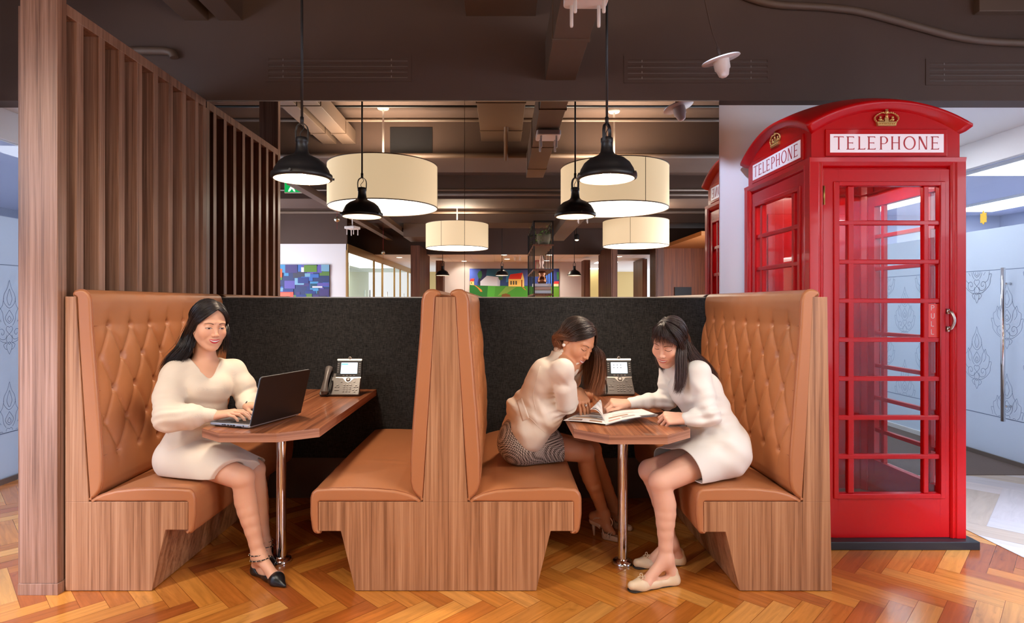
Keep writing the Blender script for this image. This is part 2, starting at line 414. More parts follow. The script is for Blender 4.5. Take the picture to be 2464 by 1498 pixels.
def lines_on(mb, plane, u0, v0, sc, x, w=.0016, m=0, clip=None):
    for ln in MOT:
        for a, c in zip(ln[:-1], ln[1:]):
            a2 = (u0+a[0]*sc, v0+a[1]*sc); c2 = (u0+c[0]*sc, v0+c[1]*sc)
            if clip and not all(clip[0] < q[0] < clip[1] and clip[2] < q[1] < clip[3] for q in (a2, c2)): continue
            d = Vector((c2[0]-a2[0], c2[1]-a2[1]))
            if d.length < 1e-6: continue
            n = Vector((-d.y, d.x)).normalized()*w; e = d.normalized()*w*.4
            q = [(a2[0]-e.x+n.x, a2[1]-e.y+n.y), (c2[0]+e.x+n.x, c2[1]+e.y+n.y), (c2[0]+e.x-n.x, c2[1]+e.y-n.y), (a2[0]-e.x-n.x, a2[1]-e.y-n.y)]
            mb.add([(x, p[0], p[1]) for p in q], [(0, 1, 2, 3)], m)
def glass_wall(idx, X, ys, side, frame):
    # side=+1: the room lies at +X of the pane (left wall), -1: at -X (right wall)
    w = thing('window_%d' % idx, 'frosted glass office wall with a flame flower line pattern', 'glass wall', (X, ys[0], 0)); w['kind'] = 'structure'
    del w['label']; del w['category']
    f = MB(); f.box(X-.03, X+.03, ys[0], ys[-1], 2.48, 2.70); f.box(X-.02, X+.02, 5.5, ys[-1], 0, .05)
    sk = MB(); sk.box(X-.02, X+.02, ys[0], 5.5, 0, .04); sk.build('bottom_rail', W['ventmetal'], w)
    for y in frame: f.box(X-.04, X+.04, y, y+.07, 0, 2.5)
    f.build('window_frame', W['white'], w, bevel=.003)
    for a, c in zip(ys[:-1], ys[1:]):
        g = MB(); g.box(X-.006, X+.006, a+.004, c-.004, 1.93, 2.48); g.build('pane', W['glass'], w)
        g = MB(); g.box(X-.006, X+.006, a+.004, c-.004, .04, 1.93); g.build('frosted_pane', W['frost'], w)
        e = MB(); xx = X+side*.008
        ya = 4.246 if side > 0 else 4.735
        for k in range(-22, 16):
            y = ya+.30*k
            if y < a-.2 or y > c+.2: continue
            for r in range(-1, 3):
                lines_on(e, 'YZ', y, (1.036 if k % 2 == 0 else .668)+r*-.74, .70, xx, clip=(a+.01, c-.01, .37, 1.575))
            if k % 2: lines_on(e, 'YZ', y, 1.408, .70, xx, clip=(a+.01, c-.01, .37, 1.575))
        e.box(xx-.0005, xx+.0005, a+.01, c-.01, 1.578, 1.583); e.box(xx-.0005, xx+.0005, a+.01, c-.01, .36, .366)
        e.build('etched_pattern', W['etch'], w, clean=False)
    return w
glass_wall(1, -3.60, [-1.0, 1.0, 3.0, 4.9, 6.6, 8.2], 1, [])
gr = glass_wall(2, 4.12, [-1.0, 1.2, 3.1, 4.4, 5.5, 7.0, 8.2], -1, [5.5])
# chrome bar handle on the right glass wall
b = MB(); hy = 4.70; hx = 4.05
b.tube([(hx, hy, 1.3-.95), (hx, hy, 1.3+.29)], .016, 14)
for z in (1.46, .47): b.tube([(hx, hy, z), (4.125, hy, z)], .010, 10)
b.build('bar_handle', W['chrome'], gr)
# a yellow light on the glass, put in as a flat turtle-shaped piece
t = PX(2364, 1)*1.0; ty = 4.10/t; tz = PZ(524, ty)
b = MB(); o = []
for k in range(40):
    a = 2*PI*k/40; r = .036*(1+.0*math.cos(a))
    for c0, am in ((PI/2, .6), (-PI/2, .35), (PI/4, .38), (-PI/4, .38), (3*PI/4, .38), (-3*PI/4, .38)):
        d = math.atan2(math.sin(a-c0), math.cos(a-c0)); r += .036*am*math.exp(-(d/.17)**2)
    o.append((ty+r*math.cos(a)*.85, tz+r*math.sin(a)*1.15))
b.prism(o, 4.105, 4.112, 'YZ')
st = b.build('sticker', mat('yellow_vinyl', hexc(250, 205, 70), rough=.5), loc=(4.11, ty, tz))
tag(st, 'small yellow turtle-shaped sticker on the glass wall beside the red telephone box', 'sticker')

# ---- rooms behind the glass: bright offices (ceiling with lit troffers, walls)
for sx, X0, X1 in ((-1, -6.6, -3.7), (1, 4.25, 7.2)):
    nm = 'left' if sx < 0 else 'right'
    b = MB(); b.box(X0, X1, -1.2, 8.4, 2.56, 2.66); struct('ceiling_%s_office' % nm, b, mat('pale_ceiling_'+nm, hexc(196, 202, 232), rough=.7))
    b = MB(); b.box(X0, X1, -1.2, 8.4, -.02, .002); struct('floor_%s_office' % nm, b, mat('office_floor_'+nm, hexc(176, 172, 176), rough=.6))
    b = MB(); xw = X0 if sx < 0 else X1; b.box(xw-.05, xw+.05, -1.2, 8.4, 0, 2.6)
    b.box(X0, X1, 8.35, 8.45, 0, 2.6); b.box(X0, X1, -1.25, -1.15, 0, 2.6)
    struct('wall_%s_office' % nm, b, mat('cool_wall_'+nm, hexc(192, 200, 226), rough=.7))
    xc = (X0+X1)/2
    k = 0
    for y, dxs in (((.6, (-.95, .55)), (2.8, (-.95, .55)), (5.0, (-.95, .55)), (7.2, (-.95, .55))) if sx > 0 else ((.6, (.95, -.55)), (2.6, (.95, -.55)), (4.9, (-.55,)), (7.3, (.95,)))):
        for dx in dxs:
            b = MB(); b.box(xc+dx-.3, xc+dx+.3, y-.6, y+.6, 2.535, 2.56); fr = b
            t = thing('ceiling_light', 'lit rectangular ceiling panel in the %s glass-walled office' % ('blue-lit' if sx < 0 else 'right-hand'), 'ceiling light', (xc+dx, y, 2.55), group='office ceiling panels '+nm)
            fr = MB()
            for q in ((-.32, .32, -.62, -.6), (-.32, .32, .6, .62), (-.32, -.3, -.6, .6), (.3, .32, -.6, .6)): fr.box(xc+dx+q[0], xc+dx+q[1], y+q[2], y+q[3], 2.53, 2.56)
            fr.build('frame', W['white'], t)
            b = MB(); b.box(xc+dx-.3, xc+dx+.3, y-.6, y+.6, 2.54, 2.56); b.build('diffuser', W['coollamp'], t)

# ================================================================ mirror: two panes with a seam
W['mirror'] = mat('mirror_silver', (.80, .78, .75, 1), rough=.0, metal=1.)
for x0, x1, lb in ((-1.985, -.2500, 'large wall mirror pane above the left booth, beside the slatted screen'), (-.2472, 1.461, 'large wall mirror pane above the right booth, ending at the white wall')):
    b = MB(); b.box(x0, x1, WALL, 3.95, 1.342, 2.663)
    t = thing('wall_mirror', lb, 'mirror', ((x0+x1)/2, 3.94, 1.342), group='mirror panes above the booths')
    b.build('mirror_pane', W['mirror'], t)
    b = MB(); b.box(x0, x1, 3.898, WALL, 1.3385, 1.345); b.box(x0, x1, WALL-.003, 3.93, 2.658, 2.664); b.build('edge_trim', W['steel'], t)
# charcoal fabric panels under the mirror and the dark kickboard
for x0, x1, lb in ((-1.985, -.27, 'charcoal fabric wall panel behind the left booth table'), (-.265, 1.461, 'charcoal fabric wall panel behind the right booth table')):
    b = MB(); b.box(x0, x1, 3.886, 3.9495, .27, 1.338); o = b.build('fabric_panel', W['fabric'], loc=(x0, 3.9, .27), bevel=.004)
    tag(o, lb, 'wall panel', 'charcoal panels under the mirror')
b = MB(); b.box(-1.985, 1.461, 3.895, 3.95, 0, .27); struct('baseboard_back', b, W['brown'])

# ================================================================ slatted wooden screen on the left
sc_ = thing('slatted_screen', 'tall walnut slatted screen with a wide end post at the left end of the booths', 'screen', (-2.06, 3.2, 0))
b = MB(); b.box(-2.152, -1.985, 2.60, 2.655, 0.05, 3.19); b.build('end_post', W['screenwood'], sc_, bevel=.002)
b = MB(); b.box(-2.158, -1.979, 2.594, 2.66, 0, .05); b.box(-1.989, -1.979, 2.66, 3.9, 0, .05); b.build('plinth', W['screenwood'], sc_, bevel=.001)
for k in range(1, 9):
    y = 2.568+.15*k
    b = MB(); b.box(-2.145, -1.985, y, y+.045, 0, 2.615); b.build('slat', W['screenwood'], sc_, bevel=.0015)
b = MB(); b.box(-2.15, -1.984, 2.655, 3.905, 2.615, 2.667); b.build('top_rail', W['screenwood'], sc_, bevel=.002)
b = MB(); b.box(-2.15, -1.984, 3.865, 3.91, 0, 2.615); b.build('slat', W['screenwood'], sc_, bevel=.0015)
b = MB(); b.box(-2.21, -2.148, 2.66, 3.95, 0, 2.66); b.build('back_board', W['screenwood'], sc_)

# ================================================================ things on the dark wall over the mirror
def vent(px0, px1, py0, py1, lb):
    Y = 3.91; x0, x1 = PX(px0, Y), PX(px1, Y); z1, z0 = PZ(py0, Y), PZ(py1, Y)
    t = thing('air_vent', lb, 'air vent', ((x0+x1)/2, Y, z0), group='slot air vents above the mirror')
    b = MB(); m = .025
    b.box(x0-m, x1+m, Y-.004, Y+.002, z1, z1+m); b.box(x0-m, x1+m, Y-.004, Y+.002, z0-m, z0)
    b.box(x0-m, x0, Y-.004, Y+.002, z0, z1); b.box(x1, x1+m, Y-.004, Y+.002, z0, z1)
    h = (z1-z0)/7
    for k in range(3): b.box(x0, x1, Y-.004, Y+.002, z0+h*(2*k+1), z0+h*(2*k+2))
    b.build('frame', W['brown'], t)
    for k in range(4):
        b = MB(); za = z0+h*2*k
        b.box(x0, x1, Y-.0035, Y-.0005, za+h*.08, za+h*.08+.0022)
        for q in (.1, .88): b.box(x0+(x1-x0)*q, x0+(x1-x0)*q+.006, Y-.0038, Y-.001, za, za+h*.9)
        b.build('slat', W['ventmetal'], t)
    b = MB(); b.box(x0, x1, Y-.0008, Y-.0001, z0, z1); b.build('backing', W['brown'], t)
vent(647, 981, 141, 188, 'long slot air vent on the dark wall above the left booth')
vent(1510, 1846, 144, 191, 'long slot air vent on the dark wall behind the hanging white detector')
vent(2236, 2575, 151, 196, 'long slot air vent on the dark wall above the glass wall by the telephone box')
# surface conduits on the dark wall
b = MB(); Y = 3.884
b.tube(catmull([P(1740, -30, Y), P(1850, 8, Y), P(1990, 18, Y), P(2080, 30, Y), P(2200, 62, Y), P(2300, 88, Y), P(2390, 100, Y), P(2560, 106, Y)], 8), .024, 12)
tag(b.build('conduit', W['brown2'], loc=P(2100, 40, Y)), 'curved brown conduit running along the dark wall above the telephone box', 'conduit')
b = MB(); b.tube(catmull([P(300, 122, Y), P(380, 122, Y), P(405, 124, Y), P(416, 130, Y), P(419, 139, Y)], 6), .026, 12)
tag(b.build('pipe', W['brown2'], loc=P(380, 125, Y)), 'short bent brown pipe poking out above the slatted screen', 'pipe')
# ducts under the slab that run toward the viewer
def duct(name, x0, x1, z, z1, lb, y0=.88, flange=True):
    t = thing(name, lb, 'duct', ((x0+x1)/2, 2.4, z))
    b = MB(); b.box(x0, x1, y0, 3.912, z, z1); b.build('casing', W['brown2'], t, bevel=.004)
    if flange:
        b = MB()
        for y in (3.30, 2.2, 1.3): b.box(x0-.006, x1+.006, y, y+.03, z-.006, z1)
        b.build('flange', W['brown2'], t)
duct('air_duct', .293, .497, 2.80, 3.06, 'slim brown duct running from the dark wall out over the right booth')
duct('ceiling_duct', -.24, .23, 3.23, 3.482, 'wide shallow brown duct high in the centre of the ceiling')
duct('cable_trunking', -2.13, -1.97, 3.20, 3.36, 'brown cable trunking nearest the slatted screen, high on the ceiling')
duct('cable_trunking', -1.90, -1.74, 3.20, 3.36, 'brown cable trunking further from the slatted screen, high on the ceiling')
# wall box on the far upper right
b = MB(); b.box(PX(2345, 3.9), PX(2520, 3.9), 3.86, 3.912, PZ(34, 3.9), PZ(-60, 3.9)); tag(b.build('access_panel', W['brown2'], loc=(3.4, 3.9, 3.2), bevel=.004), 'square brown access panel at the top right of the dark wall', 'panel')
# white wireless box with stub antennas under the duct
def access_point(loc, rz, lb, top=None):
    t = thing('wireless_router', lb, 'router', loc, rz)
    b = MB(); o = smoothpoly([(-.105, -.105), (.105, -.105), (.105, .105), (-.105, .105)], .03, 5); b.prism(o, .0, .045, 'XY'); b.build('housing', W['whitep'], t, local=True, bevel=.008, seg=3)
    for i, (x, yy) in enumerate(((-.066, -.07), (.066, -.07), (-.066, .07), (.066, .07))):
        b = MB(); b.lathe([(0, -.105), (.007, -.103), (.0085, -.096), (.0085, .002), (0, .002)], (x, yy, 0), 12); b.build('antenna', W['whitep'], t, local=True)
    b = MB(); b.box(-.03, .03, -.03, .03, .045, .058)
    if top: b.tube([(0, 0, .05), (0, 0, top-loc[2])], .010, 8)
    b.build('bracket', W['whitep'], t, local=True)
    return t
access_point((.405, 2.75, 2.742), 0, 'white wireless router with stub antennas under the slim duct above the mirror')
# hanging white detector
def detector(loc, lb):
    t = thing('ceiling_detector', lb, 'detector', loc)
    b = MB(); b.lathe([(0, .012), (.108, .006), (.112, .0), (.108, -.003), (0, -.003)], n=40); b.build('disc', W['whitep'], t, local=True)
    b = MB(); b.lathe([(.047, -.003), (.045, -.055), (.038, -.062), (.028, -.095), (.012, -.105), (0, -.105)], n=28); b.build('nozzle', W['whitep'], t, local=True)
    b = MB(); b.tube(catmull([(0, 0, .01), (-.004, .0, .08), (-.015, .01, .2), (-.02, .01, .45), (-.02, .01, .72)], 6), .004, 8); b.tube([(0, 0, .01), (-.003, 0, .075)], .009, 8); b.build('cord', W['brown'], t, local=True)
    t.rotation_euler = (math.radians(6), math.radians(-14), 0)
    return t
detector((1.315, 3.49, 2.76), 'round white detector with a cone nose hanging on a cord left of the telephone box')

# ================================================================ pendant lamps
W['bulb'] = emit('pendant_bulb', (1, .80, .58, 1), 26.)
W['shadein'] = mat('pendant_inner', hexc(250, 236, 214), rough=.5)
def pendant(lb, loc, top):
    t = thing('pendant_lamp', lb, 'pendant lamp', loc, group='black dome pendant lamps')
    prof = [(.151, 0), (.162, .004), (.164, .012), (.163, .028), (.152, .033), (.145, .055), (.126, .088), (.098, .112), (.064, .127), (.045, .138), (.036, .152), (.0325, .175), (.031, .202), (.034, .205), (.034, .226), (.028, .232), (0, .232)]
    inn = [(.149, .0), (.147, .028), (.139, .055), (.120, .084), (.092, .107), (.06, .12), (0, .124)]
    b = MB(); b.lathe(prof, n=56); b.lathe([(.151, 0), (.149, 0)], n=56); b.build('lamp_shade', W['black'], t, local=True)
    b = MB(); b.lathe(inn, n=56); b.build('reflector', W['shadein'], t, local=True)
    b = MB(); b.ball((0, 0, .068), (.05, .05, .04), 20, 12); b.build('bulb', W['bulb'], t, local=True)
    b = MB()
    for a in (.5, .5+PI*2/3, .5+PI*4/3):
        c, s_ = math.cos(a), math.sin(a)
        b.tube([(c*.155, s_*.155, .018), (c*.176, s_*.176, .018)], .0065, 8)
    b.build('screw', W['black'], t, local=True)
    b = MB()
    for sg in (-1, 1): pass
    loop = [(-.031, .205), (-.034, .25), (-.033, .275), (-.024, .298), (0, .31), (.024, .298), (.033, .275), (.034, .25), (.031, .205)]
    pts = [(p.x, 0, p.y) for p in catmull([Vector(q) for q in loop], 5)]
    for i in range(len(pts)-1):
        a, c = Vector(pts[i]), Vector(pts[i+1]); d = (c-a).normalized(); nn = Vector((-d.z, 0, d.x))*.0022
        w_ = Vector((0, .009, 0)); vs = [a-nn-w_, a+nn-w_, a+nn+w_, a-nn+w_, c-nn-w_, c+nn-w_, c+nn+w_, c-nn+w_]
        b.add(vs, [(0, 1, 5, 4), (1, 2, 6, 5), (2, 3, 7, 6), (3, 0, 4, 7)])
    b.tube(catmull([Vector((0, 0, .31)), Vector((.012, 0, .285)), Vector((-.01, 0, .255)), Vector((0, 0, .23))], 5), .0022, 6)
    b.build('hanger_loop', W['black'], t, local=True)
    b = MB(); b.tube([(0, 0, .308), (0, 0, .345)], .010, 12); b.tube([(0, 0, .34), (0, 0, top-loc[2])], .0068, 12); b.build('rod', W['black'], t, local=True)
    b = MB(); b.lathe([(0, -.03), (.045, -.028), (.05, -.005), (.05, 0)], (0, 0, top-loc[2]), 24); b.build('ceiling_rose', W['black'], t, local=True)
    return t
pd = pendant('black dome pendant lamp hanging over the left booth table', (-1.104, 3.217, 1.985), 3.48)
dup(pd, (.582, 3.217, 1.985), .9, 'black dome pendant lamp hanging over the right booth table')

# side walls of the room behind the viewer: unseen windows added to carry the side daylight lamps
for X, nm, sg in ((-5.6, 'left', 1), (5.2, 'right', -1)):
    b = MB(); b.box(X-.1, X, -6.6, -3.4, 0, 3.5); b.box(X-.1, X, -3.4, 1.6, 0, .35); b.box(X-.1, X, -3.4, 1.6, 2.75, 3.5); struct('wall_%s_side' % nm, b, W['brown'])
    b = MB()
    for y in (-3.4, -2.15, -.9, .35, 1.54): b.box(X-.08, X-.02, y, y+.06, .35, 2.75)
    struct('window_%d' % (4 if sg > 0 else 5), b, W['white'])

for x, y, lb in ((3.3, 5.0, 'lit square ceiling panel of the corridor behind the telephone box'), (3.3, 7.2, 'farther lit square ceiling panel of the corridor behind the telephone box'), (-2.9, 5.4, 'lit square ceiling panel of the corridor behind the slatted screen')):
    t = thing('ceiling_light', lb, 'ceiling light', (x, y, 2.69), group='corridor ceiling panels')  # panels added to brighten the corridor carpet and white walls
    b = MB(); b.box(x-.3, x+.3, y-.3, y+.3, 2.685, 2.699); b.build('diffuser', W['coollamp'], t)
    b = MB()
    for q in ((-.32, .32, -.32, -.3), (-.32, .32, .3, .32), (-.32, -.3, -.3, .3), (.3, .32, -.3, .3)): b.box(x+q[0], x+q[1], y+q[2], y+q[3], 2.682, 2.699)
    b.build('frame', W['white'], t)
# ================================================================ booth benches
KB = 2.63/F
def bx_(px): return (px-VX)*KB
def bz_(py): return CH-(py-VY)*KB
YF, YB = 2.63, 3.884
BACK = [(0, 1206.8), (14, 1194), (24.9, 1179.5), (29.5, 1160), (30, 1100), (26.5, 1050), (23, 1002), (14.7, 898.7), (6, 792), (3, 722), (-2, 706), (-13.3, 696.5), (-27.3, 696.0), (-38.5, 700.6), (-42, 706.6), (-39.8, 712.5), (-31, 713), (-25.9, 820), (-7.5, 1097.7)]
SEAT = [(0, 1206.8), (17, 1196), (35, 1188), (68.5, 1179.5), (111.5, 1175.5), (170, 1174), (224.5, 1174.5), (257.5, 1177), (267.5, 1186), (271, 1199), (271, 1239), (266.7, 1272.6), (263, 1281), (256.5, 1284), (248, 1283.5), (245, 1279.5), (251, 1276), (251, 1206.8)]
def norm2(poly):
    N = len(poly); A = sum(poly[i][0]*poly[(i+1) % N][1]-poly[(i+1) % N][0]*poly[i][1] for i in range(N)); out = []
    for i in range(N):
        t = Vector(poly[(i+1) % N])-Vector(poly[i-1]); t.normalize(); n = Vector((t.y, -t.x))
        out.append(n if A > 0 else -n)
    return out
def loft(profile, y0, y1, step, disp=None, bulge=.008, rr=.014):
    # a cushion: the profile is drawn along Y, its ends rolled in; disp(y, p, n) adds relief along the normal
    prof = resample([tuple(p) for p in profile], step*.95 if disp else .009); nrm = norm2(prof); N = len(prof)
    cx = sum(p[0] for p in prof)/N; cz = sum(p[1] for p in prof)/N
    ys = [(y0+rr*(1-math.cos(PI/2*k/6)), rr*(1-math.sin(PI/2*k/6))) for k in range(7)]
    n = int((y1-y0-2*rr)/step)
    mid = [(y0+rr+(y1-y0-2*rr)*k/n, 0) for k in range(1, n)]
    end = [(y1-(y-y0), d) for y, d in reversed(ys)]
    rings = ys+mid+end
    vs = []
    for y, ins in rings:
        for p, q in zip(prof, nrm):
            d = -ins*.8
            if disp: d += disp(y, p, q)
            vs.append((p[0]+q.x*d, y, p[1]+q.y*d))
    b = MB(); fs = []
    for r in range(len(rings)-1):
        for i in range(N): fs.append((r*N+i, r*N+(i+1) % N, (r+1)*N+(i+1) % N, (r+1)*N+i))
    b.add(vs, fs, 0, True)
    from mathutils.geometry import tessellate_polygon
    for r in (0, len(rings)-1):
        ring = vs[r*N:(r+1)*N]
        tris = tessellate_polygon([[Vector((p[0], p[2], 0)) for p in ring]])
        b.add(ring, [tuple(t) for t in tris], 0, False)
    # front seam piping
    pp = [(p[0]+q.x*.0005, y0+.012, p[1]+q.y*.0005) for p, q in zip(prof, nrm)]
    return b, pp
def tuft(sgn):
    PY, PZh = .16, .294
    Y0, Z0 = 2.754, 1.198
    def f(y, p, n):
        if n.x*sgn < .45: # only the face toward the sitter
            return 0
        z = p[1]; w = min(1, (n.x*sgn-.45)/.3)
        u = (y-Y0)/PY; v = (Z0-z)/PZh
        top = -.02; bot = 2.02
        if v < 0:        # pleats running up from the top row
            c = abs(math.sin(PI*u)); fade = max(0, 1+v*3.5)
            d = .010*c**.5*fade+.010*(1-fade)
        elif v > 2:
            c = abs(math.sin(PI*u)); fade = max(0, 1-(v-2)*3)
            d = .010*c**.5*fade+.010*(1-fade)
        else:
            a = abs(math.sin(PI*(u+v))); c = abs(math.sin(PI*(u-v)))
            d = .018*(a*c)**.36-.0028*(math.exp(-(a/.16)**2)+math.exp(-(c/.16)**2))
            e0 = min(1, v*5, (2-v)*5); d = d*e0+(.010*abs(math.sin(PI*u))**.5)*(1-e0) if e0 < 1 else d
        # buttons
        iv = round(v*2)/2; iu = round(u-(iv % 1)) + (iv % 1)
        if -.01 <= iv <= 2.01:
            dy = (u-iu)*PY; dz = (v-iv)*PZh; r2 = dy*dy+dz*dz
            d -= .017*math.exp(-r2/(.015**2))
            if r2 < .0075**2: d += .006*(1-r2/.0075**2)
        # fine pulls
        d += .0012*mnoise.noise(Vector((y*9, z*5, 3.)))*2
        edge = min(1, max(0, (y-YF-.02)/.05)); return (d-.008)*w*edge
    return f
def seatdisp(y, p, n):
    if n.y < .3: return .0008*mnoise.noise(Vector((y*7, p[0]*7, p[1]*7)))
    return n.y*(.007*math.sin(PI*min(1, max(0, (y-YF)/(YB-YF))))+.004*mnoise.noise(Vector((p[0]*5, y*2.2, 1.)))+.0022*mnoise.noise(Vector((p[0]*5, y*22, 7.)))*math.exp(-((y-3.05)/.22)**2))
def cushions(root, tipx, s, ks, label=True):
    bk = [(bx_(tipx+s*u), bz_(v)) for u, v in BACK]
    bk = [tuple(p) for p in smoothpoly([(p[0], p[1], 0 if i == 0 else .008) for i, p in enumerate(bk)], .008, 3)]
    b, pp = loft(bk, YF+.001, YB, .0062, tuft(s))
    o = b.build('backrest', W['leather'], root, clean=False)
    fix(o)
    st = [(bx_(tipx+s*u*ks), bz_(v)) for u, v in SEAT]
    st = [tuple(p) for p in smoothpoly([(p[0], p[1], 0 if i == 0 else .008) for i, p in enumerate(st)], .008, 3)]
    b2, pp2 = loft(st, YF-.001, YB, .016, seatdisp)
    o2 = b2.build('seat', W['leather'], root, clean=False); fix(o2)
    off = wloc(root)
    for oo, q in ((o, pp), (o2, pp2)):
        q = [v for v in q]
        m = MB(); N = len(q)
        # piping only along the outer (visible) run
        run = [Vector(v)-off+Vector((0, -.0015, 0)) for v in q]
        m.tube(run, .0020, 6, closed=True); m.build('piping', W['seam'], oo, local=True, clean=False)
    # cross seams at the button rows on the front edge of the back
    m = MB()
    for row in (0, 1, 2):
        z = 1.198-.294*row; pts = []
        for i in range(9):
            y = YF+.012+(2.754-YF-.012)*i/8; u = None
            # interpolate the sitter-side x at this height
            cand = []
            for a, c in zip(bk, bk[1:]+bk[:1]):
                if (a[1]-z)*(c[1]-z) <= 0 and abs(a[1]-c[1]) > 1e-6: cand.append(a[0]+(c[0]-a[0])*(z-a[1])/(c[1]-a[1]))
            x = max(cand) if s > 0 else min(cand)
            t = i/8
            pts.append(Vector((x+s*(.0005-.0085*t**1.5), y, z)) - off)
        m.tube(pts, .0018, 5)
    m.build('seam', W['seam'], o, local=True, clean=False)
def fix(o):
    bm = bmesh.new(); bm.from_mesh(o.data); bmesh.ops.remove_doubles(bm, verts=bm.verts, dist=1e-6); bmesh.ops.recalc_face_normals(bm, faces=bm.faces); bm.to_mesh(o.data); bm.free()
def base(root, poly, name='base'):
    b = MB(); b.prism([(bx_(x), bz_(y)) for x, y in poly], YF, YB, 'XZ'); return b.build(name, W['laminate'], root, bevel=.0015)
def seamline(root, x0, x1, y=1207):
    b = MB(); b.box(bx_(x0), bx_(x1), YF-.0006, YF+.001, bz_(y)-.0007, bz_(y)+.0007); b.build('panel_joint', W['seam'], root)
# left bench (faces right)
t = thing('booth_bench', 'tan tufted leather booth bench against the slatted screen, where the woman with the laptop sits', 'bench', (bx_(260), YF, 0), group='leather booth benches')
base(t, [(157, 1420.5), (365, 1420.5), (398, 1274), (452, 1274), (452, 1207), (157, 1207)])
base(t, [(157, 1206.9), (213.5, 1206.9), (182, 713), (157, 713)], 'back_panel')
cushions(t, 214, 1, 255/271)
# middle double bench
t = thing('booth_bench', 'double back-to-back tan leather booth bench in the middle with a walnut end panel', 'bench', (bx_(1072), YF, 0), group='leather booth benches')
base(t, [(855, 1420.5), (1290, 1420.5), (1325, 1277), (1380, 1277), (1380, 1207), (766.5, 1207), (766.5, 1277), (820, 1277)])
base(t, [(1125, 1206.9), (1095, 714), (1048.5, 714), (1017.5, 1206.9)], 'back_panel')
cushions(t, 1017.5, -1, 1); cushions(t, 1125, 1, 1.01)
# right bench (faces left)
t = thing('booth_bench', 'tan tufted leather booth bench beside the red telephone box, under the woman in white', 'bench', (bx_(1850), YF, 0), group='leather booth benches')
base(t, [(2002, 1420.5), (1780, 1420.5), (1746, 1279), (1694, 1279), (1694, 1207), (1998, 1207)])
base(t, [(1998, 1206.9), (1991, 714), (1955.6, 714), (1932, 1206.9)], 'back_panel')
cushions(t, 1932, -1, 256/271)

# ================================================================ tables
def table(xl, xr, yfront, ych, chx0, chx1, pole, lb):
    t = thing('booth_table', lb, 'table', (pole[0], pole[1], 0), group='booth tables')
    z1 = .729; z0 = z1-.041
    poly = [(xl, 3.884), (xl, ych), (chx0, yfront), (chx1, yfront), (xr, ych), (xr, 3.884)]
    b = MB(); b.prism(poly, z0, z1-.0015, 'XY'); b.build('edge_band', W['tableedge'], t, bevel=.0012)
    b = MB(); b.prism(poly, z1-.0016, z1, 'XY'); b.build('tabletop', W['tabletop'], t)
    b = MB(); b.lathe([(.0, z0-.006), (.06, z0-.006), (.06, z0)], (pole[0], pole[1], 0), 32)
    b.lathe([(.0245, .02), (.0245, z0)], (pole[0], pole[1], 0), 32); b.build('leg', W['chrome'], t)
    b = MB(); b.lathe([(.049, 0), (.050, .004), (.048, .018), (.030, .021), (.0265, .028), (.0245, .03)], (pole[0], pole[1], 0), 40); b.build('floor_flange', W['chrome'], t)
table(-1.374, -.835, 2.566, 2.668, -1.247, -.993, (-1.111, 2.935), 'walnut booth table on a chrome post carrying the black laptop')
table(.330, .861, 2.530, 2.655, .467, .723, (.606, 2.91), 'walnut booth table on a chrome post with the open magazine on it')

